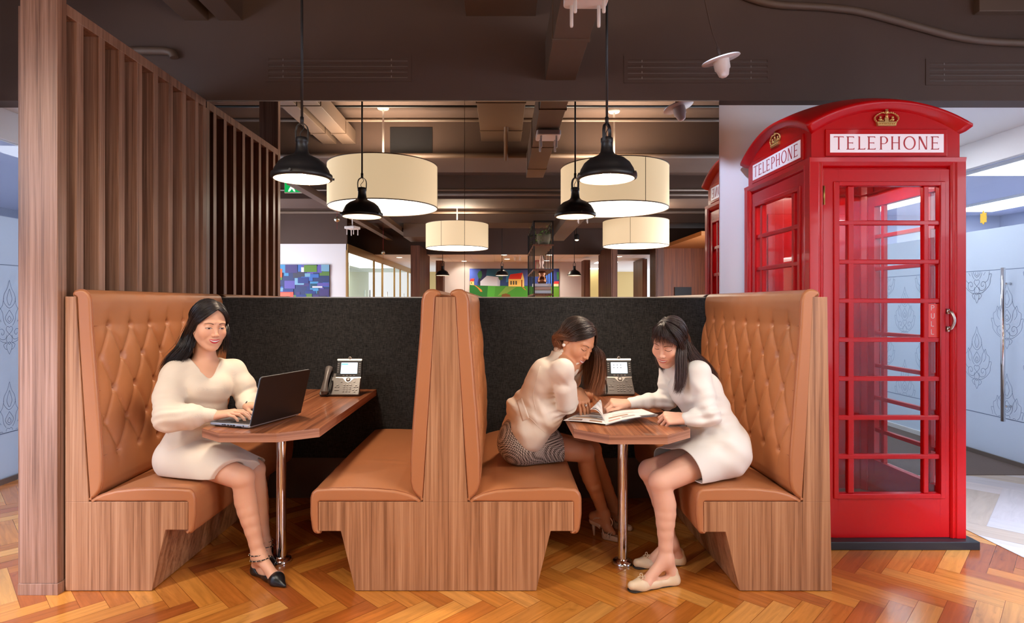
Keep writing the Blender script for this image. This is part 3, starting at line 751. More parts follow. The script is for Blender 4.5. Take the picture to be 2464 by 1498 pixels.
# ================================================================ desk phones
W['phonegrey'] = mat('phone_grey', hexc(92, 86, 84), rough=.38)
W['phonesilver'] = mat('phone_silver', hexc(205, 200, 196), rough=.28, metal=.6)
W['phonekey'] = mat('phone_key', hexc(120, 113, 110), rough=.35)
def screen_mat(name, blue):
    m, nt, b = newmat(name); L = nt.links.new
    tc = nd(nt, 'ShaderNodeTexCoord'); sx = nd(nt, 'ShaderNodeSeparateXYZ'); L(tc.outputs['Object'], sx.inputs[0])
    b.inputs['Base Color'].default_value = (.02, .02, .02, 1)
    b.inputs['Emission Color'].default_value = hexc(218, 238, 250); b.inputs['Emission Strength'].default_value = 1.15
    return m
W['scr'] = screen_mat('phone_screen', 1)
W['scrblue'] = emit('phone_icon', hexc(120, 190, 235), 1.)
def desk_phone(lb, loc, rz, variant):
    t = thing('desk_phone', lb, 'telephone', loc, rz, group='grey desk phones with colour screens')
    tilt = math.radians(42); Rm = Matrix.Rotation(-math.radians(90)+tilt+math.radians(8), 4, 'X')
    # built lying flat (x right, y away/up, z toward the user), then tilted up
    A = Matrix.Translation((0, -.03, .012)) @ Matrix.Rotation(math.radians(52), 4, 'X')
    def bl(b, name, m, par=t, bev=0., seg=2): b.xf(A); return b.build(name, m, par, local=True, bevel=bev, seg=seg)
    b = MB(); o = smoothpoly([(-.122, 0), (.124, 0), (.118, .128), (-.112, .128)], .010, 4); b.prism(o, -.02, .0, 'XY'); kb = bl(b, 'body', W['phonegrey'], bev=.004)
    b = MB(); b.prism([(-.10, -.055), (.10, -.055), (.10, .0), (-.10, .0)], 0, .006, 'XY')
    sup = MB(); sup.add([(-.09, .0, 0), (.09, .0, 0), (.09, .115, 0), (-.09, .115, 0), (-.09, .072, .13), (.09, .072, .13)], [(0, 1, 2, 3), (0, 4, 5, 1), (3, 2, 5, 4), (0, 3, 4), (1, 5, 2)])
    sup.build('stand', W['phonegrey'], t, local=True)
    # screen head, steeper
    B = A @ Matrix.Translation((0, .124, 0)) @ Matrix.Rotation(math.radians(22), 4, 'X')
    def bh(b, name, m, par=t, bev=0.): b.xf(B); return b.build(name, m, par, local=True, bevel=bev)
    b = MB(); o = smoothpoly([(-.038, 0), (.122, 0), (.119, .114), (-.035, .114)], .010, 4); b.prism(o, -.018, .004, 'XY'); hd = bh(b, 'screen_housing', W['blackp'], bev=.003)
    b = MB(); o = smoothpoly([(-.036, .104), (.120, .104), (.1195, .116), (-.0355, .116)], .004, 3); b.prism(o, -.018, .0065, 'XY'); bh(b, 'top_trim', W['phonesilver'])
    b = MB(); b.prism(smoothpoly([(-.010, .022), (.094, .022), (.093, .092), (-.009, .092)], .002, 2), .004, .0048, 'XY'); bh(b, 'screen', W['scr'])
    b = MB()
    if variant: b.prism([(-.007, .078), (.034, .078), (.034, .086), (-.007, .086)], .0048, .0051, 'XY')
    else:
        for i in range(3):
            for j in range(2): b.prism([(.006+i*.022, .072-j*.018), (.012+i*.022, .072-j*.018), (.012+i*.022, .078-j*.018), (.006+i*.022, .078-j*.018)], .0048, .0051, 'XY')
    bh(b, 'screen_icons', W['scrblue'] if variant else W['phonegrey'])
    b = MB()
    for i in range(5):
        for x in (-.031, .103): b.prism([(x, .030+i*.013), (x+.010, .030+i*.013), (x+.010, .035+i*.013), (x, .035+i*.013)], .004, .0065, 'XY')
    for i in range(4): b.prism([(.004+i*.022, .008), (.016+i*.022, .008), (.016+i*.022, .013), (.004+i*.022, .013)], .004, .0065, 'XY')
    bh(b, 'soft_keys', W['phonekey'])
    b = MB(); b.lathe([(0, .0), (.009, 0), (.009, .012), (.006, .015), (0, .015)], n=24); b.xf(Matrix.Translation((.043, .121, -.004)) @ Matrix.Scale(1, 4)); cm = bh(b, 'camera_lens', W['phonesilver'])
    b = MB(); b.lathe([(0, .0152), (.0055, .0152)], n=20); b.xf(Matrix.Translation((.043, .121, -.0035))); bh(b, 'camera_glass', W['blackp'])
    # keypad face
    b = MB(); o = [(-.037, .124), (.119, .124), (.119, .117), (.075, .115), (.058, .092), (.043, .086), (.028, .092), (.010, .115), (-.037, .117)]; b.prism(smoothpoly(o, .004, 3), -.002, .003, 'XY'); bl(b, 'silver_bridge', W['phonesilver'])
    b = MB(); b.lathe([(.0145, .003), (.0145, .006), (.012, .007)], (.043, .106, 0), 24); bl(b, 'ring', W['blackp'])
    b = MB(); b.lathe([(.0115, .003), (.011, .0075), (0, .009)], (.043, .106, 0), 24); bl(b, 'navigation_button', W['phonesilver'])
    b = MB()
    def key(x, y, w=.0125, h=.0075): b.prism(smoothpoly([(x-w/2, y-h/2), (x+w/2, y-h/2), (x+w/2, y+h/2), (x-w/2, y+h/2)], .002, 2), 0, .0035, 'XY')
    for i in range(3):
        for j in range(4): key(.024+i*.019, .067-j*.0145)
    for x, y in ((-.018, .068), (-.028, .056), (-.010, .056), (.098, .068), (.090, .056), (.106, .056), (.084, .034), (.103, .034), (.094, .022), (.004, .092), (.082, .092)): key(x, y)
    key(-.018, .032, .030, .006); bl(b, 'keypad', W['phonekey'])
    # handset on the left in its cradle
    b = MB()
    pts = catmull([Vector((-.083, .006, .022)), Vector((-.083, .03, .030)), Vector((-.083, .075, .036)), Vector((-.083, .135, .034)), Vector((-.083, .178, .024))], 6)
    b.tube(pts, [.019+.004*math.cos(2*PI*i/(len(pts)-1)) for i in range(len(pts))], 16, flat=.8); b.ball((-.083, .012, .016), (.023, .020, .017)); b.ball((-.083, .172, .018), (.023, .022, .018)); bl(b, 'handset', W['phonegrey'])
    b = MB(); o = smoothpoly([(-.108, .002), (-.060, .002), (-.060, .165), (-.106, .165)], .008, 3); b.prism(o, -.004, .010, 'XY'); bl(b, 'cradle', W['blackp'], bev=.002)
    b = MB(); n = 150; pts = []
    for i in range(n):
        k = i/(n-1); c = Vector((-.052+.004*math.sin(k*3), .008+.085*k, .012)); a = k*2*PI*22; pts.append(c+Vector((math.cos(a)*.004, 0, math.sin(a)*.004)))
    b.tube(pts, .0013, 5); b.tube(catmull([Vector((-.083, .002, .012)), Vector((-.075, -.008, .006)), Vector((-.060, -.006, .006)), Vector((-.052, .008, .012))], 6), .002, 6); bl(b, 'coiled_cord', W['blackp'])
    return t
desk_phone('grey desk phone with a lit screen at the wall end of the laptop table', (PX(818, 3.60), 3.60, .729), 0, 1)
desk_phone('grey desk phone with a lit screen at the wall end of the magazine table', (PX(1478, 3.62), 3.62, .729), 0, 0)

# ================================================================ laptop
H1 = Vector((-1.145, 2.64, .729)); H2 = Vector((-1.030, 2.967, .729))
ax = (H2-H1).normalized(); ux = Vector((-ax.y, ax.x, 0))       # toward the user
Lw = (H2-H1).length; Ld = .235
lap = thing('laptop', 'open black laptop on the left booth table in front of the typing woman', 'laptop', tuple((H1+H2)/2), group=None)
W['lapsilver'] = mat('laptop_silver', hexc(168, 172, 180), rough=.32, metal=.7)
W['lapblack'] = mat('laptop_black', hexc(20, 17, 17), rough=.45)
def lapM(): return Matrix(((ux.x, ax.x, 0, 0), (ux.y, ax.y, 0, 0), (0, 0, 1, 0), (0, 0, 0, 1))) @ Matrix.Translation((0, -Lw/2, 0))
LM = lapM()
b = MB(); o = smoothpoly([(0, 0), (Ld, 0), (Ld, Lw), (0, Lw)], .012, 4); b.prism(o, .006, .019, 'XY'); b.xf(LM); b.build('base', W['lapsilver'], lap, local=True, bevel=.003)
b = MB(); b.prism(smoothpoly([(.02, .02), (Ld-.01, .02), (Ld-.01, Lw-.02), (.02, Lw-.02)], .01, 3), .0005, .007, 'XY'); b.xf(LM); b.build('underside', W['lapblack'], lap, local=True)
b = MB()
for r in range(6):
    for c in range(15):
        x = .022+r*.0185; y = .020+c*(Lw-.04)/15; b.box(x, x+.0155, y+.001, y+(Lw-.04)/15-.002, .019, .0205)
b.xf(LM); b.build('keyboard', W['lapblack'], lap, local=True)
b = MB(); b.prism(smoothpoly([(.150, Lw/2-.05), (.215, Lw/2-.05), (.215, Lw/2+.05), (.150, Lw/2+.05)], .004, 3), .0189, .0194, 'XY'); b.xf(LM); b.build('touchpad', W['phonegrey'], lap, local=True)
b = MB()
for x0, x1, z0, z1 in ((.150, .158, .0105, .0145), (.135, .147, .0095, .0145), (.115, .127, .0095, .0145), (.098, .110, .0095, .0145), (.082, .094, .0085, .0155), (.045, .072, .0075, .0110)): b.box(x0, x1, -.0015, .002, z0, z1)
b.lathe([(0, -.0012), (.0032, -.0012), (.0032, .002)], (.034, 0, .0125), 14, axis='Y'); b.xf(LM); b.build('port', W['lapblack'], lap, local=True)
tl = math.radians(15)
LS = LM @ Matrix.Translation((0, 0, .016)) @ Matrix.Rotation(-tl, 4, 'Y')
b = MB(); o = smoothpoly([(0, 0, .004), (Lw, 0, .004), (Lw, .232, .012), (0, .232, .012)], .012, 5); b.prism(o, -.008, -.0022, 'YZ'); b.xf(LS); b.build('lid', W['lapblack'], lap, local=True, bevel=.001)
b = MB(); b.prism(o, -.0022, -.0005, 'YZ'); b.xf(LS); b.build('lid_edge', W['lapsilver'], lap, local=True)
b = MB(); b.prism([(.014, .018), (Lw-.014, .018), (Lw-.014, .22), (.014, .22)], -.0005, .0002, 'YZ'); b.xf(LS); b.build('display', emit('laptop_display', hexc(200, 215, 235), .9), lap, local=True)

# ================================================================ magazine
def page_mat(name, seed):
    m, nt, b = newmat(name); L = nt.links.new
    at = nd(nt, 'ShaderNodeAttribute', attribute_name='print'); L(at.outputs['Color'], b.inputs['Base Color']); b.inputs['Roughness'].default_value = .3
    return m
PAGE = page_mat('printed_page', 1)
def printcol(u, v, blocks):
    c = (.86, .85, .86)
    for x0, x1, y0, y1, col in blocks:
        if x0 <= u <= x1 and y0 <= v <= y1: c = col
    return c
def sheet(name, fn, blocks, parent, off, nu=48, nv=60):
    vs = [tuple(Vector(fn(i/nu, j/nv))-off) for j in range(nv+1) for i in range(nu+1)]
    fs = [(j*(nu+1)+i, j*(nu+1)+i+1, (j+1)*(nu+1)+i+1, (j+1)*(nu+1)+i) for j in range(nv) for i in range(nu)]
    me = bpy.data.meshes.new(name); me.from_pydata(vs, [], fs); at = me.color_attributes.new('print', 'FLOAT_COLOR', 'POINT')
    k = 0
    for j in range(nv+1):
        for i in range(nu+1):
            at.data[k].color = printcol(i/nu, j/nv, blocks)+(1,); k += 1
    for p in me.polygons: p.use_smooth = True
    me.materials.append(PAGE); o = bpy.data.objects.new(name, me); COL.objects.link(o); o.parent = parent
    so = o.modifiers.new('s', 'SOLIDIFY'); so.thickness = .0006
    return o
zt = .7295
mag = thing('magazine', 'open glossy magazine with picture pages on the right booth table', 'magazine', tuple(P(1462, 1018, 2.62).xy)+(zt,))
moff = wloc(mag)
# page corners on the table plane
def T(px, py): Y = (CH-zt)*F/(py-VY); return Vector((PX(px, Y), Y, zt))
A0 = T(1355, 1012.5); B0 = T(1457, 1024); C0 = T(1402, 993)
Sp0 = B0; Sp1 = B0+(C0-A0)*1.05+Vector((.03, .05, 0))
L0 = A0; L1 = A0+Vector((.10, .19, 0))
Sp1 = B0+Vector((.03, .245, 0))
br = (.35, .20, .12); dk = (.10, .08, .09); tn = (.62, .40, .24); gy = (.45, .42, .42); bl_ = (.10, .22, .36)
def left(u, v): # u 0 at outer edge ..1 spine, v 0 front ..1 back
    a = L0.lerp(L1, v); s = Sp0.lerp(Sp1, v); p = a.lerp(s, u); return p+Vector((0, 0, .003+.010*math.sin(PI*u*.9)*(.4+.3*v)+.004*u))
sheet('page', left, [(.08, .42, .10, .24, dk), (.12, .38, .12, .20, br), (.10, .95, .34, .44, tn), (.15, .8, .46, .52, dk), (.62, .92, .10, .22, br), (.55, .95, .56, .60, dk), (.2, .5, .70, .74, gy), (.3, .9, .8, .9, br)], mag, moff)
R0 = T(1581, 1006)+Vector((0, 0, 0)); 
def right(k):
    def f(u, v):
        e0 = Sp0+Vector((.255, .055-.01*k, 0)); e1 = Sp1+Vector((.19, -.03, 0))
        a = Sp0.lerp(Sp1, v); s = e0.lerp(e1, v); p = a.lerp(s, u)
        return p+Vector((0, 0, .003+.0025*k+(.022-.003*k)*math.sin(PI*min(1, u*1.25)*.62)*(1-.3*v)+(.010+.006*k)*u))
    return f
sheet('page', right(0), [(.0, 1., 0., .12, (.75, .75, .8)), (.35, .95, .03, .3, bl_)], mag, moff)
sheet('page', right(1), [(.05, .6, .05, .2, gy), (.5, .97, .02, .25, (.55, .6, .72))], mag, moff)
sheet('page', right(2), [(.08, .3, .12, .24, (.6, .35, .3)), (.35, .62, .2, .32, gy), (.68, .98, .0, .16, dk), (.1, .5, .4, .5, br), (.2, .8, .6, .63, gy), (.2, .7, .68, .7, gy)], mag, moff)
# the page being lifted by the far hand
Pt = P(1444, 962, 2.98); Pr = P(1470, 975, 2.95)
def lifted(u, v):
    s = Sp0.lerp(Sp1, .3+.7*v)+Vector((0, 0, .012)); e = (P(1420, 985, 2.83).lerp(P(1444, 961, 2.96), v))
    p = s.lerp(e, u); return p+Vector((0, 0, .02*math.sin(PI*u)))
sheet('page', lifted, [(.55, .95, .80, .84, tn), (.3, .9, .55, .58, gy), (.3, .7, .45, .47, gy), (.0, .9, .05, .14, dk), (.1, .8, .2, .23, br)], mag, moff)
# ================================================================ red telephone box
W['red'] = mat('telephone_red', hexc(192, 0, 8), rough=.34, spec=.25, coat=.16, coatr=.06, bump=.05, bscale=120)
W['signwhite'] = mat('sign_white', hexc(238, 228, 236), rough=.25, emis=hexc(255, 240, 250), estr=.12)
W['signred'] = mat('sign_red_letter', hexc(186, 30, 44), rough=.4)
W['gold'] = mat('crown_gold', hexc(214, 168, 104), rough=.32, metal=.75)
W['pullred'] = mat('pull_red', hexc(228, 62, 52), rough=.35)
W['brass'] = mat('brass', hexc(176, 146, 84), rough=.3, metal=.9)
A_ = .4185
PB = thing('telephone_box', 'red telephone box with a domed roof and white TELEPHONE signs, standing on a black plinth', 'telephone box', (2.0645, 3.5275, 0))
def side(b, k):   # rotate a piece built on the -Y face to face k
    return b.xf(Matrix.Rotation(-PI/2*k, 4, 'Z'))
def pb(b, name, m, par=PB, **kw): return b.build(name, m, par, local=True, **kw)
b = MB(); b.box(-.46, .46, -.46, .457, 0, .044); pb(b, 'plinth', W['black'], bevel=.004)
b = MB(); b.box(-.40, .40, -.40, .40, .044, .06); pb(b, 'floor_plate', W['phonegrey'])
# corner posts with fluted edges
for sx in (-1, 1):
    for sy in (-1, 1):
        pl = [(A_, A_), (A_, A_-.050), (A_-.006, A_-.053), (A_-.006, A_-.060), (A_-.002, A_-.063), (A_-.002, A_-.070), (A_-.012, A_-.078), (A_-.055, A_-.080), (A_-.080, A_-.055),
              (A_-.078, A_-.012), (A_-.070, A_-.002), (A_-.063, A_-.002), (A_-.060, A_-.006), (A_-.053, A_-.006), (A_-.050, A_)]
        b = MB(); b.prism([(x*sx, y*sy) for x, y in pl], .044, 2.082, 'XY'); pb(b, 'corner_post', W['red'], bevel=.0035)
def cornice(b, z0, z1, pr):
    # ring moulding around the box
    prof = pr; vs = []; n = len(prof)
    for d, z in prof:
        for sx, sy in ((-1, -1), (1, -1), (1, 1), (-1, 1)): vs.append((sx*(A_+d), sy*(A_+d), z))
    fs = [(i*4+k, i*4+(k+1) % 4, (i+1)*4+(k+1) % 4, (i+1)*4+k) for i in range(n-1) for k in range(4)]
    return b.add(vs, fs)
b = MB(); cornice(b, 0, 0, [(-.09, 2.018), (-.030, 2.020), (-.026, 2.03), (-.012, 2.040), (0.0, 2.058), (.002, 2.082), (-.028, 2.086), (-.09, 2.088)]); pb(b, 'cornice', W['red'], bevel=.002)
# fascia storey and roof
e = A_+.020; zc = 2.255; rise = .125
Rw = (e*e+rise*rise)/(2*rise); Rr = math.sqrt(Rw*Rw+e*e); zoff = zc-math.sqrt(Rr*Rr-2*e*e)
def zr(x, y): return zoff+math.sqrt(max(0, Rr*Rr-x*x-y*y))
N = 32; b = MB()
vs = [(-e+2*e*i/N, -e+2*e*j/N, zr(-e+2*e*i/N, -e+2*e*j/N)) for j in range(N+1) for i in range(N+1)]
b.add(vs, [(j*(N+1)+i, j*(N+1)+i+1, (j+1)*(N+1)+i+1, (j+1)*(N+1)+i) for j in range(N) for i in range(N)], 0, True)
for k in range(4):
    q = MB(); prof = [(0, 0), (0, -.014), (-.006, -.020), (-.020, -.034), (-.030, -.040), (-.040, -.044)]
    vs = []
    for d, dz in prof:
        ee = e+d
        for i in range(N+1):
            x = -ee+2*ee*i/N; vs.append((x, -ee, zr(-e+2*e*i/N, -e)+dz))
    q.add(vs, [(r*(N+1)+i, r*(N+1)+i+1, (r+1)*(N+1)+i+1, (r+1)*(N+1)+i) for r in range(len(prof)-1) for i in range(N)], 0, True)
    b.merge(side(q, k))
pb(b, 'roof', W['red'])
b = MB(); h = A_-.020
for k in range(4):
    q = MB(); pts = [(-h, 2.080)]+[(-h+2*h*i/N, zr(-e+2*e*i/N, -e)-.040) for i in range(N+1)]+[(h, 2.080)]
    q.add([(x, -h, z) for x, z in pts], [tuple(range(len(pts)))]); b.merge(side(q, k))
pb(b, 'fascia', W['red'])
# lettering built from strokes: positions measured on the sign, cap height = 1
def ellring(cx, cz, rx, rz, ix, iz, dx=0, a0=0, a1=2*PI, n=40):
    o = []
    for i in range(n):
        t0 = a0+(a1-a0)*i/n; t1 = a0+(a1-a0)*(i+1)/n
        o.append([(cx+rx*math.cos(t0), cz+rz*math.sin(t0)), (cx+rx*math.cos(t1), cz+rz*math.sin(t1)), (cx+dx+ix*math.cos(t1), cz+iz*math.sin(t1)), (cx+dx+ix*math.cos(t0), cz+iz*math.sin(t0))])
    return o
def R_(x0, x1, z0, z1): return [(x0, z0), (x1, z0), (x1, z1), (x0, z1)]
def glyph(c, w, s=.105, t=.055):
    if c == 'T': return [R_(w/2-s/2, w/2+s/2, .03, 1-t), R_(0, w, 1-t, 1), [(0, 1-t), (.06, 1-t), (-.01, .90)], [(w, 1-t), (w-.06, 1-t), (w+.01, .90)], [(w/2-s, 0), (w/2+s, 0), (w/2+s/2, .05), (w/2-s/2, .05)]]
    if c in 'EL':
        o = [R_(.06, .06+s, 0, 1), R_(0, w*.96, 0, t), [(w*.96, 0), (w*.96-.08, t), (w, .13)], R_(0, .1, 1-t*.6, 1)]
        if c == 'E': o += [R_(.0, w*.92, 1-t, 1), [(w*.92, 1), (w*.92-.08, 1-t), (w*.94, .88)], R_(.1, w*.80, .48, .48+t), [(w*.80, .42), (w*.80, .58), (w*.72, .505)]]
        return o
    if c == 'P': return [R_(.06, .06+s, .0, 1), R_(0, .2, 0, .04), R_(.05, w-.36, 1-t, 1), R_(.05, w-.34, .42, .42+t*.9)]+ellring(w-.34, .71, .34, .29, .225, .25, 0, -PI/2, PI/2)
    if c == 'H': return [R_(.04, .04+s, 0, 1), R_(w-.04-s, w-.04, 0, 1), R_(.1, w-.1, .49, .49+t), R_(0, .18, 0, .035), R_(0, .18, .965, 1), R_(w-.18, w, 0, .035), R_(w-.18, w, .965, 1)]
    if c == 'O': return ellring(w/2, .5, w/2, .52, w/2-.115, .455)
    if c == 'N': return [R_(.05, .05+t, 0, 1), R_(w-.05-t, w-.05, 0, 1), [(.02, 1), (.05+t*2.4, 1), (w-.05, 0), (w-.05-t*2.2, 0)], R_(0, .14, 0, .03), R_(w-.14, w, .97, 1)]
    if c == 'p': return [R_(0, t, 0, 1), R_(0, .3, 1-t, 1), R_(0, .3, .45, .45+t)]+ellring(.3, .725, .27, .275, .27-t, .275-t, 0, -PI/2, PI/2, 20)
    if c == 'u': return [R_(0, t, .3, 1), R_(.6-t, .6, .3, 1)]+ellring(.3, .3, .3, .3, .3-t, .3-t, 0, PI, 2*PI, 24)
    if c == 'l': return [R_(0, t, 0, 1), R_(0, .5, 0, t)]
LET = [('T', 980, 1085), ('E', 1115, 1200), ('L', 1235, 1315), ('E', 1337, 1425), ('P', 1465, 1555), ('H', 1587, 1685), ('O', 1718, 1848), ('N', 1875, 1975), ('E', 2010, 2097)]
for k in (0, 1, 2, 3):
    b = MB(); b.box(-.326, .326, -h-.010, -h+.01, 2.090, 2.236); side(b, k); fr = pb(b, 'sign_frame', W['red'], bevel=.004)
    b = MB(); b.box(-.304, .304, -h-.0125, -h-.008, 2.109, 2.2076); side(b, k); sg = pb(b, 'sign', W['signwhite'])
    if k in (0, 1):
        b = MB(); ch = .070; zb = 2.1245; kx = .608/(2147-943)
        for c, x0, x1 in LET:
            wd = (x1-x0)*kx/ch
            for poly in glyph(c, wd): b.prism([(-.304+(x0-943)*kx+p[0]*ch, zb+p[1]*ch) for p in poly], -h-.0135, -h-.0124, 'XZ')
        side(b, k); b.build('lettering', W['signred'], sg, local=True, clean=False)
    # crown emblem in relief
    b = MB(); zz = 2.252; yy = -h-.004
    band = [(-.048, zz), (.048, zz), (.053, zz+.022), (-.053, zz+.022)]
    b.prism(band, yy-.010, yy+.004, 'XZ')
    for s_ in (-1, 1):
        arch = catmull([Vector((s_*.052, yy-.003, zz+.020)), Vector((s_*.064, yy-.003, zz+.040)), Vector((s_*.052, yy-.004, zz+.058)), Vector((s_*.026, yy-.006, zz+.070)), Vector((0, yy-.006, zz+.066))], 5)
        b.tube(arch, .0034, 6)
        for i in range(2, len(arch)-1, 2): b.ball(arch[i]+Vector((0, -.003, .001)), .0042, 8, 6)
        b.ball((s_*.033, yy-.003, zz+.034), (.011, .006, .008), 10, 6); b.ball((s_*.033, yy-.004, zz+.047), (.006, .005, .008), 8, 6)
        b.ball((s_*.020, yy-.003, zz+.030), (.006, .005, .005), 8, 6)
    b.box(-.010, .010, yy-.007, yy+.002, zz+.022, zz+.045); b.ball((0, yy-.006, zz+.052), (.008, .006, .010), 10, 8)
    b.ball((0, yy-.006, zz+.074), (.010, .007, .010), 12, 8); b.box(-.0025, .0025, yy-.008, yy-.003, zz+.08, zz+.092); b.box(-.007, .007, yy-.008, yy-.003, zz+.084, zz+.088)
    for i in range(9): b.ball((-.042+i*.0105, yy-.011, zz+.011), (.004, .003, .004), 8, 6)
    side(b, k); pb(b, 'crown_emblem', W['gold'])
# glazed leaves: frame with 8 x 3 panes
ROW0, PITCH, PH = 1.931, .2095, .184
def leaf(k, off, name):
    yf = -A_+.014; y1 = yf+.035; xo = A_-.079
    gx = [(-.2745+off, -.2185+off), (-.1855+off, .1875+off), (.2155+off, .2745+off)]
    b = MB()
    b.box(-xo, -.2745+off, yf, y1, .046, 2.022); b.box(.2745+off, xo, yf, y1, .046, 2.022)
    b.box(-.2745+off, .2745+off, yf, y1, ROW0, 2.022); zl = ROW0-8*PITCH+(PITCH-PH); b.box(-.2745+off, .2745+off, yf, y1, .046, zl)
    side(b, k); lf = pb(b, name, W['red'], bevel=.002)
    b = MB()   # raised bead around the glazing
    for q in ((-.300+off, -.2745+off, zl-.026, ROW0+.024), (.2745+off, .300+off, zl-.026, ROW0+.024)): b.box(q[0], q[1], yf-.007, yf+.002, q[2], q[3])
    for q in ((ROW0, ROW0+.024), (zl-.026, zl)): b.box(-.2745+off, .2745+off, yf-.007, yf+.002, q[0], q[1])
    side(b, k); b.build('bead', W['red'], lf, local=True, bevel=.004)
    b = MB()
    for (xa, xb) in ((gx[0][1], gx[1][0]), (gx[1][1], gx[2][0])): b.box(xa, xb, yf+.003, y1-.004, zl, ROW0)
    for r in range(1, 8):
        z = ROW0-r*PITCH; b.box(-.2745+off, .2745+off, yf+.0025, y1-.0045, z, z+(PITCH-PH))
    side(b, k); b.build('glazing_bars', W['red'], lf, local=True, bevel=.0045)
    b = MB(); b.box(-.2745+off, .2745+off, yf+.018, yf+.021, zl, ROW0); side(b, k); b.build('glass_pane', W['glass'], lf, local=True)
    return lf
door = leaf(0, .0155, 'door'); leaf(1, 0, 'side_window'); leaf(3, 0, 'side_window')
b = MB(); b.box(-A_+.079, A_-.079, -A_+.014, -A_+.04, .046, 2.022); side(b, 2); bp_ = pb(b, 'back_panel', W['red'])
b = MB()
for z0, z1 in ((.15, .95), (1.05, 1.9)):
    b.box(-.28, .28, -A_+.04, -A_+.048, z0, z1)
side(b, 2); b.build('raised_panel', W['red'], bp_, local=True, bevel=.006)
# furniture of the door and the inside
b = MB(); b.tube(catmull([(.326, -A_+.010, 1.262), (.331, -A_-.012, 1.250), (.337, -A_-.024, 1.212), (.332, -A_-.012, 1.172), (.326, -A_+.010, 1.160)], 6), [.006]*3+[.0075]*19+[.006]*3, 10)
b.tube([(.326, -A_+.008, 1.272), (.326, -A_+.008, 1.245)], .009, 8); b.tube([(.326, -A_+.008, 1.178), (.326, -A_+.008, 1.150)], .009, 8)
b.build('handle', W['steel'], door, local=True)
for z in (1.83, .95, .25):
    b = MB(); b.tube([(-A_+.080, -A_+.006, z), (-A_+.080, -A_+.006, z+.10)], .0045, 8); b.box(-A_+.080, -A_+.088, -A_+.010, -A_+.0135, z, z+.10); b.build('hinge', W['brass'], door, local=True)
b = MB(); b.box(.233, .2895, -A_+.024, -A_+.028, 1.118, 1.298); pl_ = b.build('pull_plate', W['pullred'], door, local=True)
b = MB()
for i, c in enumerate('pull'):
    for poly in glyph(c, .5, t=.085): b.prism([(.248+p[0]*.030, 1.263-i*.043+p[1]*.028) for p in poly], -A_+.0232, -A_+.0245, 'XZ')
b.build('pull_lettering', W['white'], pl_, local=True, clean=False)
b = MB(); b.box(-.33, -.02, .12, .36, 1.155, 1.168); pb(b, 'shelf', W['black'], bevel=.003)
b = MB(); b.tube(catmull([(-.27, .2, 1.14), (-.26, .19, 1.08), (-.28, .19, 1.0), (-.275, .19, .97), (-.25, .19, .98)], 6), .009, 8); b.ball((-.275, .19, 1.02), (.02, .02, .03), 12, 8); pb(b, 'hook', W['chrome'])
b = MB(); b.lathe([(0, 2.10), (.11, 2.10), (.10, 2.075), (0, 2.072)], n=24); pb(b, 'interior_lamp', emit('box_lamp', (1, .86, .76, 1), 22.))
b = MB(); b.box(-.39, .39, -.39, .39, 2.10, 2.112); pb(b, 'ceiling_board', W['red'])
SPOTS = []; DOWN = []
# ================================================================ the room behind the viewer, seen in the mirror
W['drumshade'] = mat('drum_fabric', hexc(232, 208, 170), rough=.9, emis=hexc(240, 214, 172), estr=.46)
W['drumdiff'] = emit('drum_diffuser', (1, .90, .74, 1), 4.6)
W['drumtop'] = emit('drum_top_glow', (1, .86, .68, 1), 26.)
W['rim'] = mat('shade_rim', hexc(120, 100, 82), rough=.6)
def drum(lb, loc):
    t = thing('drum_lamp', lb, 'ceiling lamp', loc, group='large cream drum lamps')
    b = MB(); b.lathe([(.60, .006), (.60, .464)], n=72); b.lathe([(.597, .464), (.597, .006)], n=72); sh = b.build('lamp_shade', W['drumshade'], t, local=True)
    b = MB(); b.lathe([(.603, 0), (.603, .010), (.594, .010), (.594, 0), (.603, 0)], n=72); b.lathe([(.603, .46), (.603, .47), (.594, .47), (.594, .46), (.603, .46)], n=72)
    b.box(.599, .602, -.003, .003, 0, .47); b.build('rim', W['rim'], sh, local=True)
    b = MB(); b.lathe([(0, .008), (.593, .008)], n=72, smooth=False); b.build('diffuser', W['drumdiff'], t, local=True)
    b = MB(); b.lathe([(0, .43), (.32, .43)], n=48, smooth=False); b.build('upper_glow', W['drumtop'], t, local=True)
    b = MB(); b.tube([(0, 0, .10), (0, 0, 3.48-loc[2])], .011, 12)
    for a in (0, PI/2): b.box(-.6*math.cos(a)-.002, .6*math.cos(a)+.002, -.6*math.sin(a)-.002, .6*math.sin(a)+.002, .455, .461)
    b.build('rod', W['whitep'], t, local=True)
    b = MB(); b.lathe([(0, 3.452-loc[2]), (.058, 3.455-loc[2]), (.065, 3.468-loc[2]), (.065, 3.48-loc[2])], n=30); b.build('ceiling_rose', W['whitep'], t, local=True)
    return t
d0 = drum('large cream drum lamp seen in the left mirror pane behind the small dome lamp', (-1.315, 1.36, 2.355))
dup(d0, (1.27, 1.25, 2.355), 1.2, 'large cream drum lamp seen in the right mirror pane beside the dome pendant')
dup(d0, (-.856, -3.38, 2.355), 2.0, 'farther cream drum lamp reflected across the seam of the mirror')
dup(d0, (2.48, -2.95, 2.355), PI*.62, 'farther cream drum lamp reflected near the telephone box')
for px, lb in ((1065, 'far dome pendant reflected near the seam, left of the houses painting'), (1208, 'far dome pendant reflected in front of the houses painting'), (1382, 'far dome pendant reflected right of the black shelf tower')):
    q = M(px, 665, 14.2); dup(pd, (q.x, q.y, 1.985), .5, lb)
